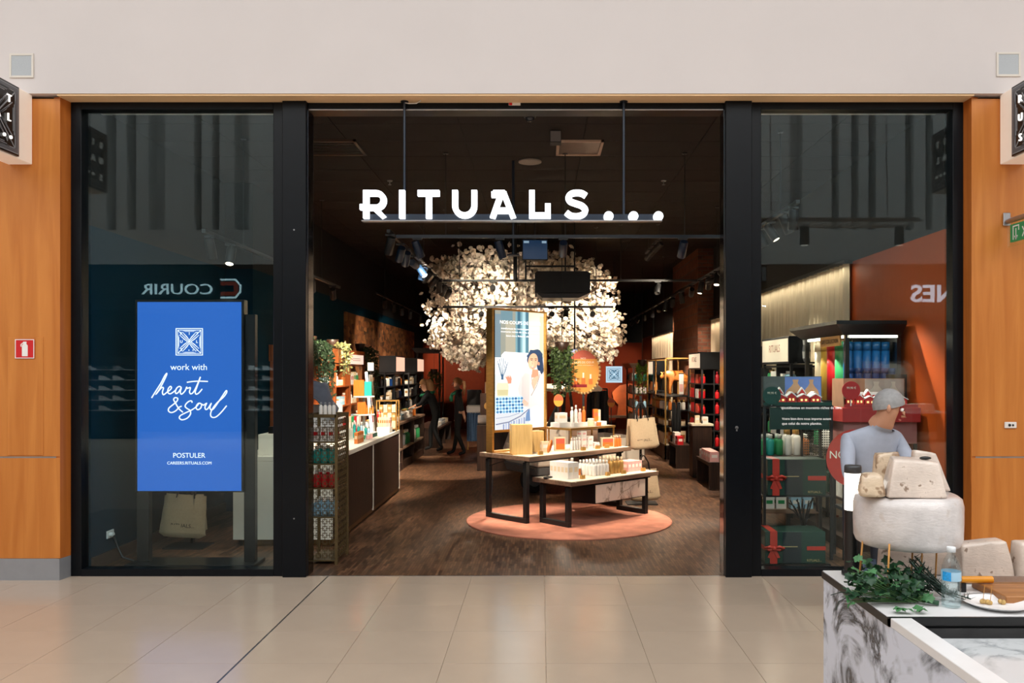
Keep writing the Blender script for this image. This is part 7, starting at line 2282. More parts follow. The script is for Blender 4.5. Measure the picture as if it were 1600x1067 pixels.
# ================================================================= shelving along the right wall
UB = shelf_unit('black_rack', 'black shelf rack of green and white goods beyond the tall tube cabinet', 2.97, 3.43, 9.9, 11.1, (0.1, 0.55, 0.95, 1.28, 1.58, 1.82), 1.84, BLKMAT, True, None, (10.5,))
cube_header(2.95, 9.9, 11.1, 1.842, 2.17, 0.26, 'black cube with cream lit panel on the rack beyond the tube cabinet', LITCREAM, 'RITUALS')
orn = thing('striped_vase', 'grey and white striped vase in front of the dark cube face', 'vase', (3.12, 9.87, 1.842))
MB().box(-0.11, 0.11, -0.1, 0.02, 0, 0.018).build('ledge', BLACK, orn)
m = MB()
prof = [(0.03, 0.02), (0.045, 0.06), (0.05, 0.14), (0.04, 0.22), (0.045, 0.28)]
for i in range(len(prof) - 1):
    m.mi = i % 2; m.lathe([prof[i], prof[i + 1]], 14, (0.02, -0.04, 0), closed=False)
m.build('vase_body', [plain('vase_grey', (130, 132, 134), 0.5), WHITE], orn)
for si, z in enumerate((0.55, 0.95, 1.28, 1.58)):
    fill((3.03, 9.95), (3.03, 10.45), z + 0.001, [('bottle', ('green', 'white', 'teal', 'pale blue')[si], 'white', 0.032, 0.17, 4), ('carton', 'white', 'green', 0.09, 0.14, 2)], 'on the %s shelf, near half, of the rack past the tube cabinet' % ORD[si], 0.016, PI / 2)
    fill((3.03, 10.55), (3.03, 11.05), z + 0.001, [('carton', 'white', ('green', 'pink', 'teal', 'gold')[si], 0.11, 0.17, 2), ('bottle', 'green', 'gold', 0.04, 0.19, 2)], 'on the %s shelf, far half, of the rack past the tube cabinet' % ORD[si], 0.016, PI / 2)
# a run of low racks hidden partly by the column
UR = shelf_unit('black_rack', 'black rack of pale pink goods just inside the black column', 2.92, 3.43, 11.5, 13.2, (0.1, 0.50, 0.85, 1.15, 1.45), 1.80, BLKMAT, True, None, (12.35,))
for si, z in enumerate((0.50, 0.85, 1.15, 1.45)):
    fill((2.98, 11.55), (2.98, 13.15), z + 0.001, [('carton', 'white', 'pink', 0.12, 0.18, 3), ('carton', 'pink', 'white', 0.12, 0.16, 3), ('bottle', 'pink', 'white', 0.04, 0.2, 4), ('carton', 'white', 'gold', 0.12, 0.2, 3)], 'on the %s shelf of the rack just inside the black column' % ORD[si], 0.02, PI / 2)
cube_header(2.90, 12.4, 13.2, 1.802, 2.12, 0.4, 'black cube with cream lit panel half hidden by the black column', LITCREAM)
# red rack
UC = shelf_unit('black_rack', 'black rack of red bottles and boxes under the cream lit cube', 2.74, 3.18, 14.2, 15.5, (0.1, 0.46, 0.74, 1.02, 1.28, 1.54), 1.78, BLKMAT, True, None, (14.85,))
MB().box(3.16, 3.18, 14.23, 15.47, 0.1, 1.76).build('back_panel', plain('rack_back_cream', (200, 180, 150), 0.6), UC)
MB().box(2.95, 2.97, 14.21, 14.23, 0.1, 1.76).build('upright', BLKMAT, UC)
cube_header(2.72, 14.2, 15.3, 1.782, 2.08, 0.40, 'black cube with cream lit panel on the red goods rack by the brick pillar', LITCREAM, 'RITUALS')
for si, z in enumerate((0.46, 0.74, 1.02, 1.28, 1.54)):
    fill((2.985, 14.26), (3.15, 14.26), z + 0.001, [('bottle', 'dark red' if si in (4, 1) else 'red', 'dark red', 0.036, 0.2 if si != 3 else 0.15, 4)], 'at the front of the %s shelf of the red goods rack' % ORD[si], 0.008)
    fill((2.79, 14.26), (2.79, 14.8), z + 0.001, [('jar' if si % 2 else 'bottle', 'red', 'gold', 0.04, 0.16, 3), ('carton', 'white' if si % 2 else 'coral', 'red', 0.1, 0.16, 2)], 'in the near bay, %s shelf, of the red goods rack' % ORD[si], 0.012, PI / 2)
    fill((2.79, 14.9), (2.79, 15.46), z + 0.001, [('carton', 'red', 'white', 0.1, 0.17, 3), ('bottle', 'coral' if si % 2 else 'white', 'gold', 0.036, 0.18, 3)], 'in the far bay, %s shelf, of the red goods rack' % ORD[si], 0.012, PI / 2)
pd = thing('wood_pedestal', 'dark walnut pedestal with cream top beside the rack of red goods', 'pedestal', (2.66, 13.85, 0))
MB().box(-0.16, 0.16, -0.16, 0.16, 0, 0.85).build('column', DKWOOD, pd, bevel=0.004)
MB().box(-0.18, 0.18, -0.18, 0.18, 0.85, 0.885).build('cream_top', CREAM, pd, bevel=0.004)
carton((2.60, 13.85, 0.886), 'cream', 'small cream box on the walnut pedestal', None, 0.08, 0.06, 0.13, 'white')
carton((2.72, 13.82, 0.886), 'white', 'white wrapped soap box on the walnut pedestal', None, 0.10, 0.1, 0.11, 'cream')
bottle((2.66, 13.74, 0.886), 'black', 'tiny black bottle on the walnut pedestal', None, 0.012, 0.06, 'black')
for (xa, xb, ya, yb, h, lab, runs) in ((2.42, 2.70, 14.95, 15.75, 0.42, 'low walnut bench with red and white boxes by the gold frame', [('carton', 'red', 'white', 0.12, 0.15, 2), ('carton', 'white', 'red', 0.12, 0.2, 3), ('carton', 'coral', 'white', 0.1, 0.18, 2)]),
                                   (2.48, 2.86, 12.3, 13.3, 0.40, 'low walnut bench with pale pink boxes close to the black column', [('carton', 'pink', 'white', 0.15, 0.15, 4), ('carton', 'white', 'pink', 0.14, 0.12, 3)])):
    b = thing('low_bench', lab, 'bench', (0, 0, 0))
    MB().box(xa, xb, ya, yb, h - 0.05, h).build('bench_top', DKWOOD, b)
    for y in (ya, yb - 0.05):
        MB().box(xa + 0.01, xb - 0.01, y + 0.005, y + 0.045, 0, h - 0.05).build('leg_panel', DKWOOD, b)
    fill((xa + 0.1, ya + 0.06), (xa + 0.1, yb - 0.05), h + 0.001, runs, 'on the ' + lab.split(' with')[0] + (' by the gold frame' if 'gold' in lab else ' close to the black column'), 0.02, -PI / 2)
# gold framed unit with the animal statue
gu = thing('gold_frame_unit', 'tall gold-framed shelving unit on a walnut base in front of the brick pillar', 'shelf', (0, 0, 0))
gx0, gx1, gy0, gy1, gh = 2.46, 2.97, 16.5, 19.3, 2.02
MB().box(gx0, gx1, gy0, gy1, 0, 0.28).build('walnut_base', DKWOOD, gu)
MB().box(gx0 + 0.01, gx1 - 0.01, gy0 + 0.01, gy1 - 0.01, 0.28, 0.30).build('cream_top', CREAM, gu)
for x in (gx0, gx1 - 0.03):
    for y in (gy0, gy0 + 1.4, gy1 - 0.03):
        MB().box(x, x + 0.03, y, y + 0.03, 0.0 if x == gx0 else 0.28, gh).build('post', GOLD, gu)
MB().box(gx0, gx1, gy0, gy0 + 0.025, gh - 0.025, gh).box(gx0, gx1, gy1 - 0.025, gy1, gh - 0.025, gh).box(gx0, gx0 + 0.025, gy0, gy1, gh - 0.025, gh).box(gx1 - 0.025, gx1, gy0, gy1, gh - 0.025, gh).build('top_rail', GOLD, gu)
for z in (0.66, 0.98, 1.26):
    MB().box(gx0 + 0.005, gx1 - 0.005, gy0 + 0.005, gy1 - 0.005, z - 0.02, z).build('shelf', BLKMAT, gu)
for si, z in enumerate((0.30, 0.66, 0.98)):
    fill((2.54, 16.58), (2.92, 16.58), z + 0.001, [[('carton', 'amber', 'cream', 0.1, 0.24, 1), ('carton', 'cream', 'amber', 0.1, 0.26, 2), ('carton', 'gold', 'white', 0.09, 0.2, 2)], [('jar', 'brown', 'cream', 0.05, 0.14, 2), ('jar', 'cream', 'brown', 0.05, 0.12, 2)], [('bottle', 'amber', 'gold', 0.036, 0.2, 2), ('bottle', 'white', 'gold', 0.036, 0.2, 3)]][si], 'at the front of the %s shelf of the gold-framed unit' % ('base', 'lower', 'middle')[si], 0.012)
    fill((2.52, 16.75), (2.52, 19.1), z + 0.001, [[('carton', 'cream', 'amber', 0.12, 0.22, 5), ('carton', 'brown', 'gold', 0.12, 0.2, 5), ('carton', 'amber', 'cream', 0.12, 0.2, 5)], [('jar', 'cream', 'gold', 0.055, 0.14, 6), ('jar', 'brown', 'gold', 0.055, 0.14, 6)], [('bottle', 'white', 'gold', 0.06, 0.22, 4), ('bottle', 'amber', 'gold', 0.06, 0.22, 4), ('bottle', 'gold', 'white', 0.06, 0.22, 4)]][si], 'along the aisle on the %s shelf of the gold-framed unit' % ('base', 'lower', 'middle')[si], 0.02, PI / 2)
bn = MB().box(-0.045, 0.045, -0.008, 0, 0, 0.40).build('banner', WHITE, None, (PX(1064.5, 16.46), 16.46, PZ(616, 16.46)))
tag(bn, 'narrow white banner hanging on the front of the gold-framed unit', 'banner')
MB().box(-0.035, 0.035, -0.01, -0.008, 0.05, 0.2).build('printed_panel', plain('banner_rose', (226, 170, 160), 0.6), bn)
MB().box(-0.05, 0.05, -0.01, 0.045, 0.40, 0.42).build('holder', BLKMAT, bn)
# statue: a striding ox-like animal of golden carved wood
def statue():
    V = [(0, 0, 0.40), (0.14, 0, 0.405), (-0.14, 0, 0.41), (0.22, 0, 0.44), (0.30, 0, 0.40), (0.37, 0, 0.34),
         (0.15, -0.06, 0.30), (0.16, -0.07, 0.16), (0.15, -0.07, 0.02), (0.15, 0.06, 0.30), (0.19, 0.07, 0.15), (0.18, 0.07, 0.02),
         (-0.16, -0.07, 0.30), (-0.20, -0.08, 0.17), (-0.17, -0.08, 0.02), (-0.15, 0.07, 0.30), (-0.13, 0.08, 0.17), (-0.10, 0.08, 0.02),
         (-0.23, 0, 0.42), (-0.27, 0, 0.30), (-0.27, 0, 0.16)]
    E = [(0, 1), (0, 2), (1, 3), (3, 4), (4, 5), (1, 6), (6, 7), (7, 8), (1, 9), (9, 10), (10, 11), (2, 12), (12, 13), (13, 14), (2, 15), (15, 16), (16, 17), (2, 18), (18, 19), (19, 20)]
    Rr = [0.105, 0.10, 0.10, 0.075, 0.06, 0.035, 0.05, 0.03, 0.028, 0.05, 0.03, 0.028, 0.055, 0.03, 0.028, 0.055, 0.03, 0.028, 0.03, 0.015, 0.02]
    me = bpy.data.meshes.new('statue_cage'); me.from_pydata(V, E, [])
    o = bpy.data.objects.new('statue_cage', me); COL.objects.link(o)
    sk = o.modifiers.new('skin', 'SKIN'); ss = o.modifiers.new('sub', 'SUBSURF'); ss.levels = ss.render_levels = 2
    for i, sv in enumerate(me.skin_vertices[0].data):
        sv.radius = (Rr[i], Rr[i]); sv.use_root = (i == 0)
    bpy.context.view_layer.update()
    out = bpy.data.meshes.new_from_object(o.evaluated_get(bpy.context.evaluated_depsgraph_get()))
    bpy.data.objects.remove(o)
    for p in out.polygons:
        p.use_smooth = True
    out.materials.clear(); out.materials.append(wood('golden_carved_wood', (118, 62, 18), (184, 112, 44), 5.0, 'X', 0.45, 0.5, 0.6))
    return out
stt = thing('animal_statue', 'golden carved wooden animal statue standing inside the gold-framed unit', 'statue', (2.74, 16.70, 1.262), PI + 0.25)
obj('statue_body', statue(), stt)
m = MB()
for s in (-1, 1):
    m.tube([(0.31, s * 0.03, 0.44), (0.33, s * 0.07, 0.47)], [0.018, 0.006], 6)
m.build('ears', plain('golden_ear', (200, 130, 56), 0.5), stt)
hanging_plant('bright green plant hanging at the far corner of the gold-framed unit', (2.30, 18.9, 1.92), 0.13, 0.75, 26, plain('leaf_bright', (104, 140, 40), 0.6, vary=0.3, scale=20), True, 0, -0.02, 55, False, True)
# black umbrellas / diffusers at the corner: tall dark stems in a pot
ub = thing('umbrella_stand', 'dark pot of black umbrellas between the gold-framed unit and the red goods', 'stand', (2.62, 16.1, 0))
MB().lathe([(0.10, 0), (0.12, 0.5), (0.11, 0.52)], 16).build('pot', BLACK, ub)
for i in range(6):
    a = i * 1.05
    m = MB(); m.tube([(0.04 * math.cos(a), 0.04 * math.sin(a), 0.3), (0.06 * math.cos(a), 0.06 * math.sin(a), 0.75), (0.07 * math.cos(a), 0.07 * math.sin(a), 1.15)], [0.03, 0.035, 0.012], 8)
    o = m.build('umbrella', BLKCL, None, (2.62, 16.1, 0.0))
    tag(o, 'black rolled umbrella standing in the dark pot by the gold-framed unit', 'umbrella', 'black umbrellas in the pot')
# far cabinet with a cornice
fc = shelf_unit('cornice_cabinet', 'small corniced cabinet of teal bottles before the rust back wall', 2.28, 2.92, 20.6, 22.2, (0.1, 0.5, 0.85, 1.2, 1.52), 1.84, DKWOOD, True, '+x', (), 0.0, 0.04)
MB().add([(2.26, 20.58, 1.84), (2.94, 20.58, 1.84), (2.94, 22.22, 1.84), (2.26, 22.22, 1.84), (2.16, 20.48, 1.95), (3.04, 20.48, 1.95), (3.04, 22.32, 1.95), (2.16, 22.32, 1.95)],
         [(3, 2, 1, 0), (0, 1, 5, 4), (1, 2, 6, 5), (2, 3, 7, 6), (3, 0, 4, 7), (4, 5, 6, 7)]).build('cornice', TOPWOOD, fc)
for si, z in enumerate((0.5, 0.85, 1.2, 1.52)):
    fill((2.34, 20.68), (2.86, 20.68), z + 0.001, [('bottle', ('white', 'pale blue', 'white', 'teal')[si], 'gold', 0.04, 0.2, 5)], 'on the %s shelf of the corniced cabinet' % ORD[si], 0.02)
    fill((2.34, 20.9), (2.34, 22.1), z + 0.001, [('carton', 'white', 'teal', 0.12, 0.18, 4), ('bottle', 'teal', 'gold', 0.05, 0.2, 3)], 'along the side, %s shelf, of the corniced cabinet' % ORD[si], 0.03, PI / 2)
cube_header(2.62, 19.45, 20.3, 1.66, 2.0, 0.34, 'black cube with cream lit panel on the post rack behind the green plant', LITCREAM)
pk = shelf_unit('post_rack', 'narrow black rack of amber goods behind the green plant', 2.62, 2.96, 19.45, 20.35, (0.5, 0.9, 1.3), 1.655, BLKMAT, True)
for si, z in enumerate((0.5, 0.9, 1.3)):
    fill((2.68, 19.5), (2.68, 20.3), z + 0.001, [('carton', ('amber', 'orange', 'amber')[si], 'cream', 0.12, 0.2, 3), ('bottle', 'orange', 'gold', 0.04, 0.2, 5)], 'on the %s shelf of the narrow rack behind the green plant' % ORD[si], 0.02, PI / 2)
# ================================================================= cheese kiosk in front of the window
KZ = 0.95
MARB = marble('grey_veined_marble', (212, 220, 236), (30, 34, 42), 2.3, 0.075, 0.22, 1.0)
MARB2 = marble('soft_marble', (206, 210, 212), (120, 126, 130), 2.0, 0.05, 0.12, 0.7)
KW = plain('kiosk_white', (226, 226, 226), 0.3, vary=0.02)
ki = thing('kiosk_counter', 'white-topped marble kiosk counter with black edging in front of the shop window', 'counter', (0, 0, 0))
kx = 1.135
MB().box(kx + 0.0, kx + 0.02, 2.113, 3.34, 0.0, KZ - 0.03).build('marble_panel', MARB, ki)
MB().box(kx + 0.0, kx + 0.02, 0.9, 2.107, 0.0, KZ - 0.03).build('marble_panel', MARB, ki)
MB().box(kx + 0.02, kx + 0.06, 0.9, 3.34, 0.0, KZ - 0.035).build('carcass', BLKMAT, ki)
MB().box(kx - 0.002, 3.2, 2.71, 3.345, KZ - 0.02, KZ).build('worktop', KW, ki, bevel=0.002)
MB().box(kx - 0.006, kx, 2.70, 3.345, KZ - 0.03, KZ - 0.003).build('black_edge', BLACK, ki)
MB().box(kx - 0.006, 3.2, 2.70, 2.71, KZ - 0.028, KZ + 0.001).build('black_edge', BLACK, ki)
MB().box(kx + 0.07, 3.2, 2.685, 2.70, KZ - 0.064, KZ - 0.030).build('black_rail', plain('gloss_black', (10, 11, 13), 0.08), ki)  # gloss black strip below the worktop edge
MB().box(kx + 0.06, 3.2, 2.72, 3.34, 0.0, KZ - 0.02).build('cabinet_body', BLKMAT, ki)
MB().box(kx - 0.001, kx + 0.068, 2.112, 2.698, KZ - 0.03, KZ + 0.0).build('white_cap', KW, ki, bevel=0.002)
MB().box(kx - 0.001, kx + 0.068, 0.9, 2.106, KZ - 0.03, KZ + 0.0).build('white_cap', KW, ki, bevel=0.002)
MB().box(kx + 0.07, 3.2, 0.9, 2.684, KZ - 0.11, KZ - 0.062).build('display_well', MARB2, ki)
MB().box(kx + 0.066, kx + 0.07, 0.9, 2.684, KZ - 0.062, KZ - 0.03).build('well_lining', MARB2, ki)

# table lamp
la = thing('table_lamp', 'short black post lamp with glowing white cylinder on the kiosk corner', 'lamp', (PX(1332.5, 3.27), 3.27, KZ + 0.001))
MB().lathe([(0.043, 0), (0.043, 0.012), (0.034, 0.016)], 24).build('base', BLACK, la)
MB().cyl((0, 0, 0.016), (0, 0, 0.255), 0.031, n=24).build('post', BLACK, la)
MB().cyl((0, 0, 0.255), (0, 0, 0.40), 0.0315, n=24).build('lamp_shade', glow('lamp_white', (255, 248, 236), 3.2), la)
MB().lathe([(0.0325, 0.40), (0.0325, 0.424), (0.030, 0.43)], 24).build('cap', plain('lamp_cap', (70, 72, 74), 0.4, 0.5), la)

# cheeses
RIND = None
def cheese_mat(name, base, dark, spots, rough=0.4, amt=0.8, thr=0.645):
    if name in _M:
        return _M[name]
    m, nt, b = new_mat(name)
    v = coords(nt, (1, 1, 1))
    n1 = nt.nodes.new('ShaderNodeTexNoise'); n1.inputs['Scale'].default_value = 9; n1.inputs['Detail'].default_value = 7; n1.inputs['Roughness'].default_value = 0.65
    nt.links.new(v, n1.inputs['Vector'])
    n2 = nt.nodes.new('ShaderNodeTexNoise'); n2.inputs['Scale'].default_value = spots; n2.inputs['Detail'].default_value = 2
    nt.links.new(v, n2.inputs['Vector'])
    c1_ = ramp(nt, n1.outputs['Fac'], [(0.30, rgb(tuple(int(x * 0.86) for x in base))), (0.68, rgb(base))])
    c2_ = ramp(nt, n2.outputs['Fac'], [(thr, (0, 0, 0, 1)), (thr + 0.06, (1, 1, 1, 1))])
    mx = nt.nodes.new('ShaderNodeMixRGB'); mx.inputs[2].default_value = rgb(dark)
    k = nt.nodes.new('ShaderNodeMath'); k.operation = 'MULTIPLY'; k.inputs[1].default_value = amt
    nt.links.new(c2_, k.inputs[0]); nt.links.new(k.outputs[0], mx.inputs['Fac'])
    nt.links.new(c1_, mx.inputs[1])
    nt.links.new(mx.outputs[0], b.inputs['Base Color'])
    b.inputs['Roughness'].default_value = rough
    b.inputs['Coat Weight'].default_value = 0.5
    b.inputs['Coat Roughness'].default_value = 0.12
    n3 = nt.nodes.new('ShaderNodeTexNoise'); n3.inputs['Scale'].default_value = 26; n3.inputs['Detail'].default_value = 5; n3.inputs['Distortion'].default_value = 1.6
    nt.links.new(coords(nt, (1, 1, 2.6)), n3.inputs['Vector'])
    bump(nt, b, n3.outputs['Fac'], 0.25, 0.008)
    _M[name] = m
    return m
WHEELM = cheese_mat('white_rind', (222, 216, 213), (190, 176, 164), 14, 0.32, 0.5)
WEDGEM = cheese_mat('speckled_cheese', (228, 212, 198), (110, 80, 52), 34, 0.4, 0.75)
CRUSTM = cheese_mat('brown_crust', (224, 200, 170), (120, 82, 46), 24, 0.5, 0.7, 0.55)
def chunk(name, label, bot, top, z0, z1, mat, seed, bev=0.012):
    """a block with its own lower and upper outline (X,Y), softened and slightly lumpy"""
    bm = bmesh.new()
    n = len(bot)
    lo = [bm.verts.new((p[0], p[1], z0)) for p in bot]
    hi = [bm.verts.new((p[0], p[1], z1 + (p[2] if len(p) > 2 else 0))) for p in top]
    bm.faces.new(lo[::-1]); bm.faces.new(hi)
    for i in range(n):
        bm.faces.new((lo[i], lo[(i + 1) % n], hi[(i + 1) % n], hi[i]))
    bmesh.ops.bevel(bm, geom=list(bm.edges), offset=bev, segments=2, affect='EDGES', profile=0.6)
    bmesh.ops.triangulate(bm, faces=list(bm.faces))
    bmesh.ops.subdivide_edges(bm, edges=[e for e in bm.edges if e.calc_length() > 0.03], cuts=2, use_grid_fill=True)
    r = random.Random(seed)
    from mathutils import noise as mn
    for v in bm.verts:
        q = mn.noise(v.co * 14 + Vector((seed, seed * 2, 0)))
        v.co += v.normal * q * 0.004 if v.normal.length > 0 else Vector()
        v.co.z = max(v.co.z, z0)
    me = bpy.data.meshes.new(name)
    bm.to_mesh(me); bm.free()
    for p in me.polygons:
        p.use_smooth = True
    me.materials.append(mat)
    c = Vector((sum(p[0] for p in bot) / n, sum(p[1] for p in bot) / n, z0))
    for v in me.vertices:
        v.co -= c
    o = obj(name, me, None, c)
    return tag(o, label, 'cheese')
WX, WY = PX(1418, 3.08), 3.08
wz0, wz1 = 1.112, 1.298
m = MB()
prof = [(0.0001, 0.012), (0.10, 0.004), (0.164, 0.0), (0.180, 0.010), (0.188, 0.030), (0.190, 0.09), (0.189, 0.150), (0.183, 0.176), (0.170, 0.186), (0.10, 0.186), (0.0001, 0.186)]
m.lathe(prof, 56, closed=False)
from mathutils import noise as mnoise
m.v = [tuple(Vector(p) * (1 + 0.018 * mnoise.noise(Vector(p) * 9))) for p in m.v]
wh = m.build('round_cheese', WHEELM, None, (WX, WY, wz0))
tag(wh, 'big white cheese wheel wrapped in film and raised on wooden sticks', 'cheese')
for i, (px, y) in enumerate(((1346, 3.05), (1387, 2.93), (1424, 3.0), (1462, 3.06), (1440, 3.2))):
    x = PX(px, y)
    s = MB().tube([(x - WX - 0.012 * (1 if i < 1 else 0.2), y - WY, KZ + 0.001 - wz0), (x - WX + 0.006, y - WY, 0.03)], 0.0036, 6).build('wooden_stick', plain('stick_wood', (196, 140, 70), 0.6), wh)
def R_(px, Y): return PX(px, Y)
zt_ = wz1 + 0.001
chunk('cheese_block', 'large speckled cheese block wrapped in film on top of the cheese wheel', [(R_(1386, 2.95), 2.94), (R_(1480, 2.95), 2.94), (R_(1478, 2.95), 3.06), (R_(1392, 2.95), 3.06)], [(R_(1400, 2.95), 2.965, 0.0), (R_(1472, 2.95), 2.965, -0.01), (R_(1470, 2.95), 3.05, 0.0), (R_(1408, 2.95), 3.05, 0.01)], zt_, zt_ + 0.135, WEDGEM, 3, 0.010)
chunk('cheese_block', 'thin pale cheese slab standing behind the speckled block on the wheel', [(R_(1418, 3.14), 3.11), (R_(1482, 3.14), 3.11), (R_(1476, 3.14), 3.18), (R_(1424, 3.14), 3.18)], [(R_(1425, 3.14), 3.115, 0.03), (R_(1458, 3.14), 3.115, 0.02), (R_(1458, 3.14), 3.17, 0.02), (R_(1428, 3.14), 3.17, 0.03)], zt_, zt_ + 0.125, WEDGEM, 9, 0.010)
chunk('cheese_crust', 'brown-crusted cheese chunk at the back of the cheese wheel', [(R_(1362, 3.17), 3.11), (R_(1408, 3.17), 3.11), (R_(1408, 3.17), 3.20), (R_(1364, 3.17), 3.20)], [(R_(1360, 3.17), 3.12, 0.0), (R_(1396, 3.17), 3.12, 0.02), (R_(1404, 3.17), 3.19, 0.0), (R_(1368, 3.17), 3.19, 0.01)], zt_, zt_ + 0.135, CRUSTM, 5, 0.014)
chunk('cheese_crust', 'mottled cheese chunk leaning over the edge of the cheese wheel beside the lamp', [(R_(1340, 2.99), 2.97), (R_(1382, 2.99), 2.955), (R_(1384, 2.99), 3.05), (R_(1350, 2.99), 3.06)], [(R_(1346, 2.99), 2.985, 0.0), (R_(1378, 2.99), 2.97, 0.0), (R_(1380, 2.99), 3.04, 0.004), (R_(1352, 2.99), 3.045, 0.0)], zt_, zt_ + 0.082, CRUSTM, 7, 0.018)
o = MB().ball((0, 0, 0.006), 0.02, 12, 6, (1.1, 0.5, 0.32)).build('black_token', BLACK, None, (R_(1450, 2.98), 3.0, zt_ + 0.132), (0, 0, 0))
tag(o, 'small black oval token on the speckled cheese block', 'token')
zk = KZ + 0.001
chunk('cheese_slab', 'large pale cheese slab standing on the wooden board beyond the water bottle', [(R_(1496, 3.16), 3.12), (R_(1581, 3.16), 3.12), (R_(1581, 3.16), 3.22), (R_(1496, 3.16), 3.22)], [(R_(1496, 3.16), 3.13, -0.01), (R_(1568, 3.16), 3.13, 0.006), (R_(1568, 3.16), 3.21, 0.006), (R_(1496, 3.16), 3.21, -0.01)], zk, zk + 0.155, WEDGEM, 12)
chunk('cheese_slab', 'second pale cheese slab at the edge of the picture beyond the wooden board', [(R_(1584, 3.14), 3.10), (R_(1680, 3.14), 3.10), (R_(1680, 3.14), 3.20), (R_(1584, 3.14), 3.20)], [(R_(1590, 3.14), 3.11, 0.0), (R_(1660, 3.14), 3.11, 0.0), (R_(1660, 3.14), 3.19, 0.0), (R_(1590, 3.14), 3.19, 0.0)], zk, zk + 0.155, WEDGEM, 15)
chunk('cheese_slab', 'low pale cheese slab lying behind the herbs under the cheese wheel', [(R_(1375, 3.27), 3.25), (R_(1490, 3.27), 3.25), (R_(1490, 3.27), 3.32), (R_(1375, 3.27), 3.32)], [(R_(1378, 3.27), 3.255), (R_(1488, 3.27), 3.255), (R_(1488, 3.27), 3.315), (R_(1378, 3.27), 3.315)], zk, zk + 0.10, WEDGEM, 18)
o = MB().box(-0.026, 0.026, -0.004, 0.0, 0, 0.075).build('price_card', plain('card_slate_blue', (92, 108, 136), 0.6), None, (R_(1360, 3.2), 3.2, zk), (-0.15, 0, 0.1))
tag(o, 'small slate blue card standing behind the herbs under the cheese wheel', 'card')
MB().ball((0, -0.006, 0.045), 0.010, 8, 4, (1, 0.2, 1)).build('dark_motif', plain('motif_dark', (30, 34, 44), 0.6), o)

# wooden board, knife, plate, bottle
bd = MB().box(-0.05, 0.45, -0.13, 0.10, 0, 0.028).build('cutting_board', wood('board_wood', (132, 82, 40), (176, 120, 68), 1.2, 'X', 0.5), None, (R_(1562, 2.98), 2.98, zk), (0, 0, 0.0), bevel=0.003)
tag(bd, 'thick brown wooden cutting board on the kiosk top', 'cutting board')
kn = thing('cheese_knife', 'long cheese knife with a thick yellow handle lying across the cutting board', 'knife', (R_(1548, 3.03), 3.02, zk + 0.030))
MB().cyl((-0.115, 0, 0.013), (0.0, 0, 0.013), 0.0125, n=14).build('handle', plain('handle_yellow', (222, 146, 30), 0.4, vary=0.05), kn)
MB().prism([(0, 0.004), (0.30, 0.004), (0.30, 0.024), (0, 0.026)], -0.001, 0.001).build('blade', plain('blade_steel', (190, 190, 192), 0.25, 0.9), kn)
MB().box(-0.12, -0.10, -0.012, 0.012, -0.030, 0.002).build('rest_block', BLKMAT, kn)
pt = MB().lathe([(0.0001, 0.004), (0.07, 0.004), (0.085, 0.008), (0.106, 0.014), (0.108, 0.016), (0.085, 0.004), (0.07, 0.0), (0.0001, 0.0)], 40, closed=False).build('plate', plain('plate_white', (238, 238, 238), 0.25, vary=0.02), None, (R_(1550, 2.86), 2.835, zk))
tag(pt, 'round white tasting plate with cheese crumbs near the kiosk edge', 'plate')
for i, (dx, dy) in enumerate(((-0.04, 0.008), (-0.022, -0.004), (0.022, 0.0))):
    m = MB(); r_ = random.Random(i)
    for k in range(4):
        m.ball((r_.uniform(-0.008, 0.008), r_.uniform(-0.005, 0.005), 0.006 + r_.uniform(0, 0.006)), 0.008, 6, 4)
    o = m.build('cheese_crumb', plain('crumb', (196, 160, 96), 0.7, vary=0.25, scale=90), None, (R_(1550, 2.86) + dx, 2.835 + dy, zk + 0.004))
    tag(o, ['cheese crumb with a toothpick at the rim side of the white plate', 'cheese crumb with a toothpick beside another crumb on the plate', 'lone cheese crumb in the middle of the white plate'][i], 'cheese')
    if i < 2:
        MB().cyl((0, 0, 0.01), (0.006, 0.0, 0.065), 0.001, n=5).build('toothpick', plain('stick_wood', (196, 140, 70)), o)
bo = thing('water_bottle', 'clear plastic water bottle with a blue label on the kiosk top', 'bottle', (R_(1485, 2.83), 2.825, zk))
PETM = glass('clear_plastic', (0.93, 0.96, 0.97), 0.08, 0.03)
prof = [(0.026, 0.0), (0.030, 0.006), (0.031, 0.02)]
for k in range(5):
    z = 0.03 + 0.012 * k
    prof += [(0.0300, z), (0.0312, z + 0.006)]
prof += [(0.031, 0.095), (0.0305, 0.125), (0.029, 0.14), (0.022, 0.160), (0.013, 0.176), (0.0125, 0.186)]
MB().lathe(prof, 28, closed=False).build('bottle_body', PETM, bo)
MB().lathe([(0.0001, 0.002), (0.0285, 0.004), (0.0290, 0.088), (0.0001, 0.088)], 24, closed=False).build('water', glass('water', (0.93, 0.965, 0.97), 0.06), bo)
MB().lathe([(0.0318, 0.092), (0.0314, 0.122)], 28, closed=False).build('label', plain('label_pale_blue', (170, 206, 226), 0.4), bo)
m = MB(); v = []
for i in range(9):
    a = -PI * 0.95 + i * 0.12
    v += [(0.0324 * math.cos(a), 0.0324 * math.sin(a), 0.092), (0.0320 * math.cos(a), 0.0320 * math.sin(a), 0.122)]
m.add(v, [(2 * i, 2 * i + 2, 2 * i + 3, 2 * i + 1) for i in range(8)], True)
m.build('label_mark', plain('label_blue', (40, 150, 214), 0.4, vary=0.25, scale=120), bo)
MB().lathe([(0.0145, 0.186), (0.0148, 0.200), (0.0135, 0.203)], 20).build('cap', plain('cap_white', (224, 228, 230), 0.4), bo)

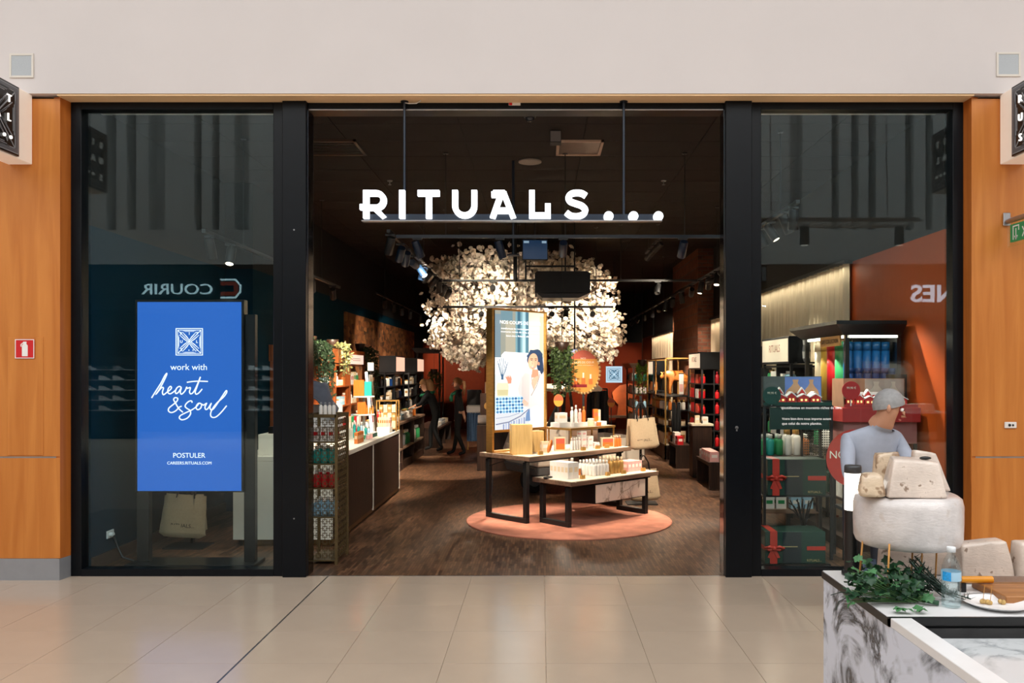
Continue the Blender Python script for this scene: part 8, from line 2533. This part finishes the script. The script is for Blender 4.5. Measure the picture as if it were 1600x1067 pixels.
# herbs: leafy parsley and dark needle sprigs
HERB = plain('herb_green', (20, 62, 34), 0.5, vary=0.35, scale=25)
HERB2 = plain('herb_pale_green', (70, 122, 76), 0.5, vary=0.25, scale=25)
def lobed_leaf(seed):
    r = random.Random(seed)
    m = MB()
    n = 15
    pts = []
    for i in range(n):
        a = -PI * 0.9 + 1.8 * PI * i / (n - 1)
        k = (1.0 if i % 2 == 0 else 0.72) * (0.55 + 0.45 * math.cos(a * 0.45)) * r.uniform(0.9, 1.1)
        pts.append((k * math.cos(a) * 0.5 + 0.42, k * math.sin(a) * 0.55, 0.12 * math.cos(a * 3) + r.uniform(-0.05, 0.05)))
    v = [(0.0, 0, 0), (0.4, 0, 0.06)] + pts
    f = [(1, 2 + i, 3 + i) for i in range(n - 1)] + [(0, 2, 1), (0, 1, n + 1)]
    m.add(v, f, True)
    return m
leaf_me = [lobed_leaf(i).mesh('leaf', HERB if i < 3 else HERB2) for i in range(4)]
hb_ = thing('herb_bunch', 'bunch of leafy dark green herbs laid around the foot of the cheese wheel', 'herbs', (R_(1385, 2.9), 2.9, zk))
rh = random.Random(31)
sm = MB()
for i in range(170):
    px = rh.uniform(1328, 1440); Y = rh.uniform(2.80, 3.04)
    x = PX(px, Y) - hb_.location.x; y = Y - 2.9
    z = abs(rh.gauss(0.03, 0.04)) + 0.012
    z = min(z, 0.11)
    o = obj('leaf', leaf_me[rh.randrange(3)] if rh.random() < 0.75 else leaf_me[3], hb_, (x, y, z))
    o.rotation_euler = (rh.uniform(-0.9, 0.9), rh.uniform(-0.9, 0.3), rh.uniform(0, 2 * PI))
    s = rh.uniform(0.030, 0.052)
    o.scale = (s, s, s)
    if i % 2 == 0:
        sm.tube([(x, y, z), (x * 0.6 + 0.03, y * 0.6, max(0.004, z * 0.6)), (x * 0.3 + 0.10, y * 0.3 - 0.02, 0.006)], 0.0018, 5)
for i in range(5):
    px, Y = 1395 + 10 * i, 2.76 + 0.012 * (i % 2)
    o = obj('leaf', leaf_me[3], hb_, (PX(px, Y) - hb_.location.x, Y - 2.9, 0.012))
    o.rotation_euler = (rh.uniform(-0.3, 0.3), -0.1, rh.uniform(-2.2, -0.6)); o.scale = (0.042,) * 3
sm.build('stems', plain('herb_stem', (70, 110, 60), 0.5, vary=0.2), hb_)
sp = thing('needle_herbs', 'dark needle-leaved herb sprigs lying between the cheese wheel and the water bottle', 'herbs', (R_(1440, 2.93), 2.93, zk))
for i in range(15):
    m = MB()
    a0 = rh.uniform(-0.6, 0.9)
    L = rh.uniform(0.12, 0.18)
    x0_, y0_ = rh.uniform(-0.07, 0.0), rh.uniform(-0.05, 0.07)
    P_ = [Vector((x0_ + L * t * math.cos(a0), y0_ - L * t * 0.35 * math.sin(a0 + 0.4), 0.075 * (1 - t) ** 1.5 + 0.012 + 0.004 * i * (1 - t))) for t in (0, 0.25, 0.5, 0.75, 1)]
    m.tube(P_, 0.0025, 5)
    for k in range(40):
        t = rh.random() * 4
        p = P_[int(t)].lerp(P_[min(4, int(t) + 1)], t - int(t))
        d = Vector((rh.uniform(-1, 1), rh.uniform(-1, 1), rh.uniform(-0.3, 1))).normalized() * rh.uniform(0.018, 0.034)
        s = d.cross(Vector((0.3, 0.5, 0.8))).normalized() * 0.0018
        q = p + d; q.z = max(q.z, 0.002)
        m.add([p - s, p + s, q], [(0, 1, 2)], False)
    m.build('sprig', plain('needle_green', (20, 46, 34), 0.6, vary=0.3), sp)
cw = MB().tube([(0, 0, 0.004), (-0.05, -0.02, 0.006), (-0.09, -0.03, -0.01), (-0.11, -0.06, -0.03)], 0.0016, 5)
cw.tube([(0.01, 0.02, 0.004), (-0.06, 0.03, 0.008), (-0.10, 0.02, 0.0)], 0.0016, 5)
o = cw.build('herb_stalks', plain('needle_green', (20, 46, 34)), None, (R_(1345, 2.95), 2.95, zk))
tag(o, 'thin dark herb stalks hanging over the black kiosk edge', 'herbs')
dk = MB()
dk.tube([(0.0, 0, 0.012), (0.04, -0.03, 0.010)], [0.006, 0.0085], 8)
o = dk.build('leek_end', plain('leek_green', (36, 78, 52), 0.5), None, (R_(1444, 2.85), 2.86, zk))
tag(o, 'thick dark green stalk end pointing towards the water bottle', 'herbs')
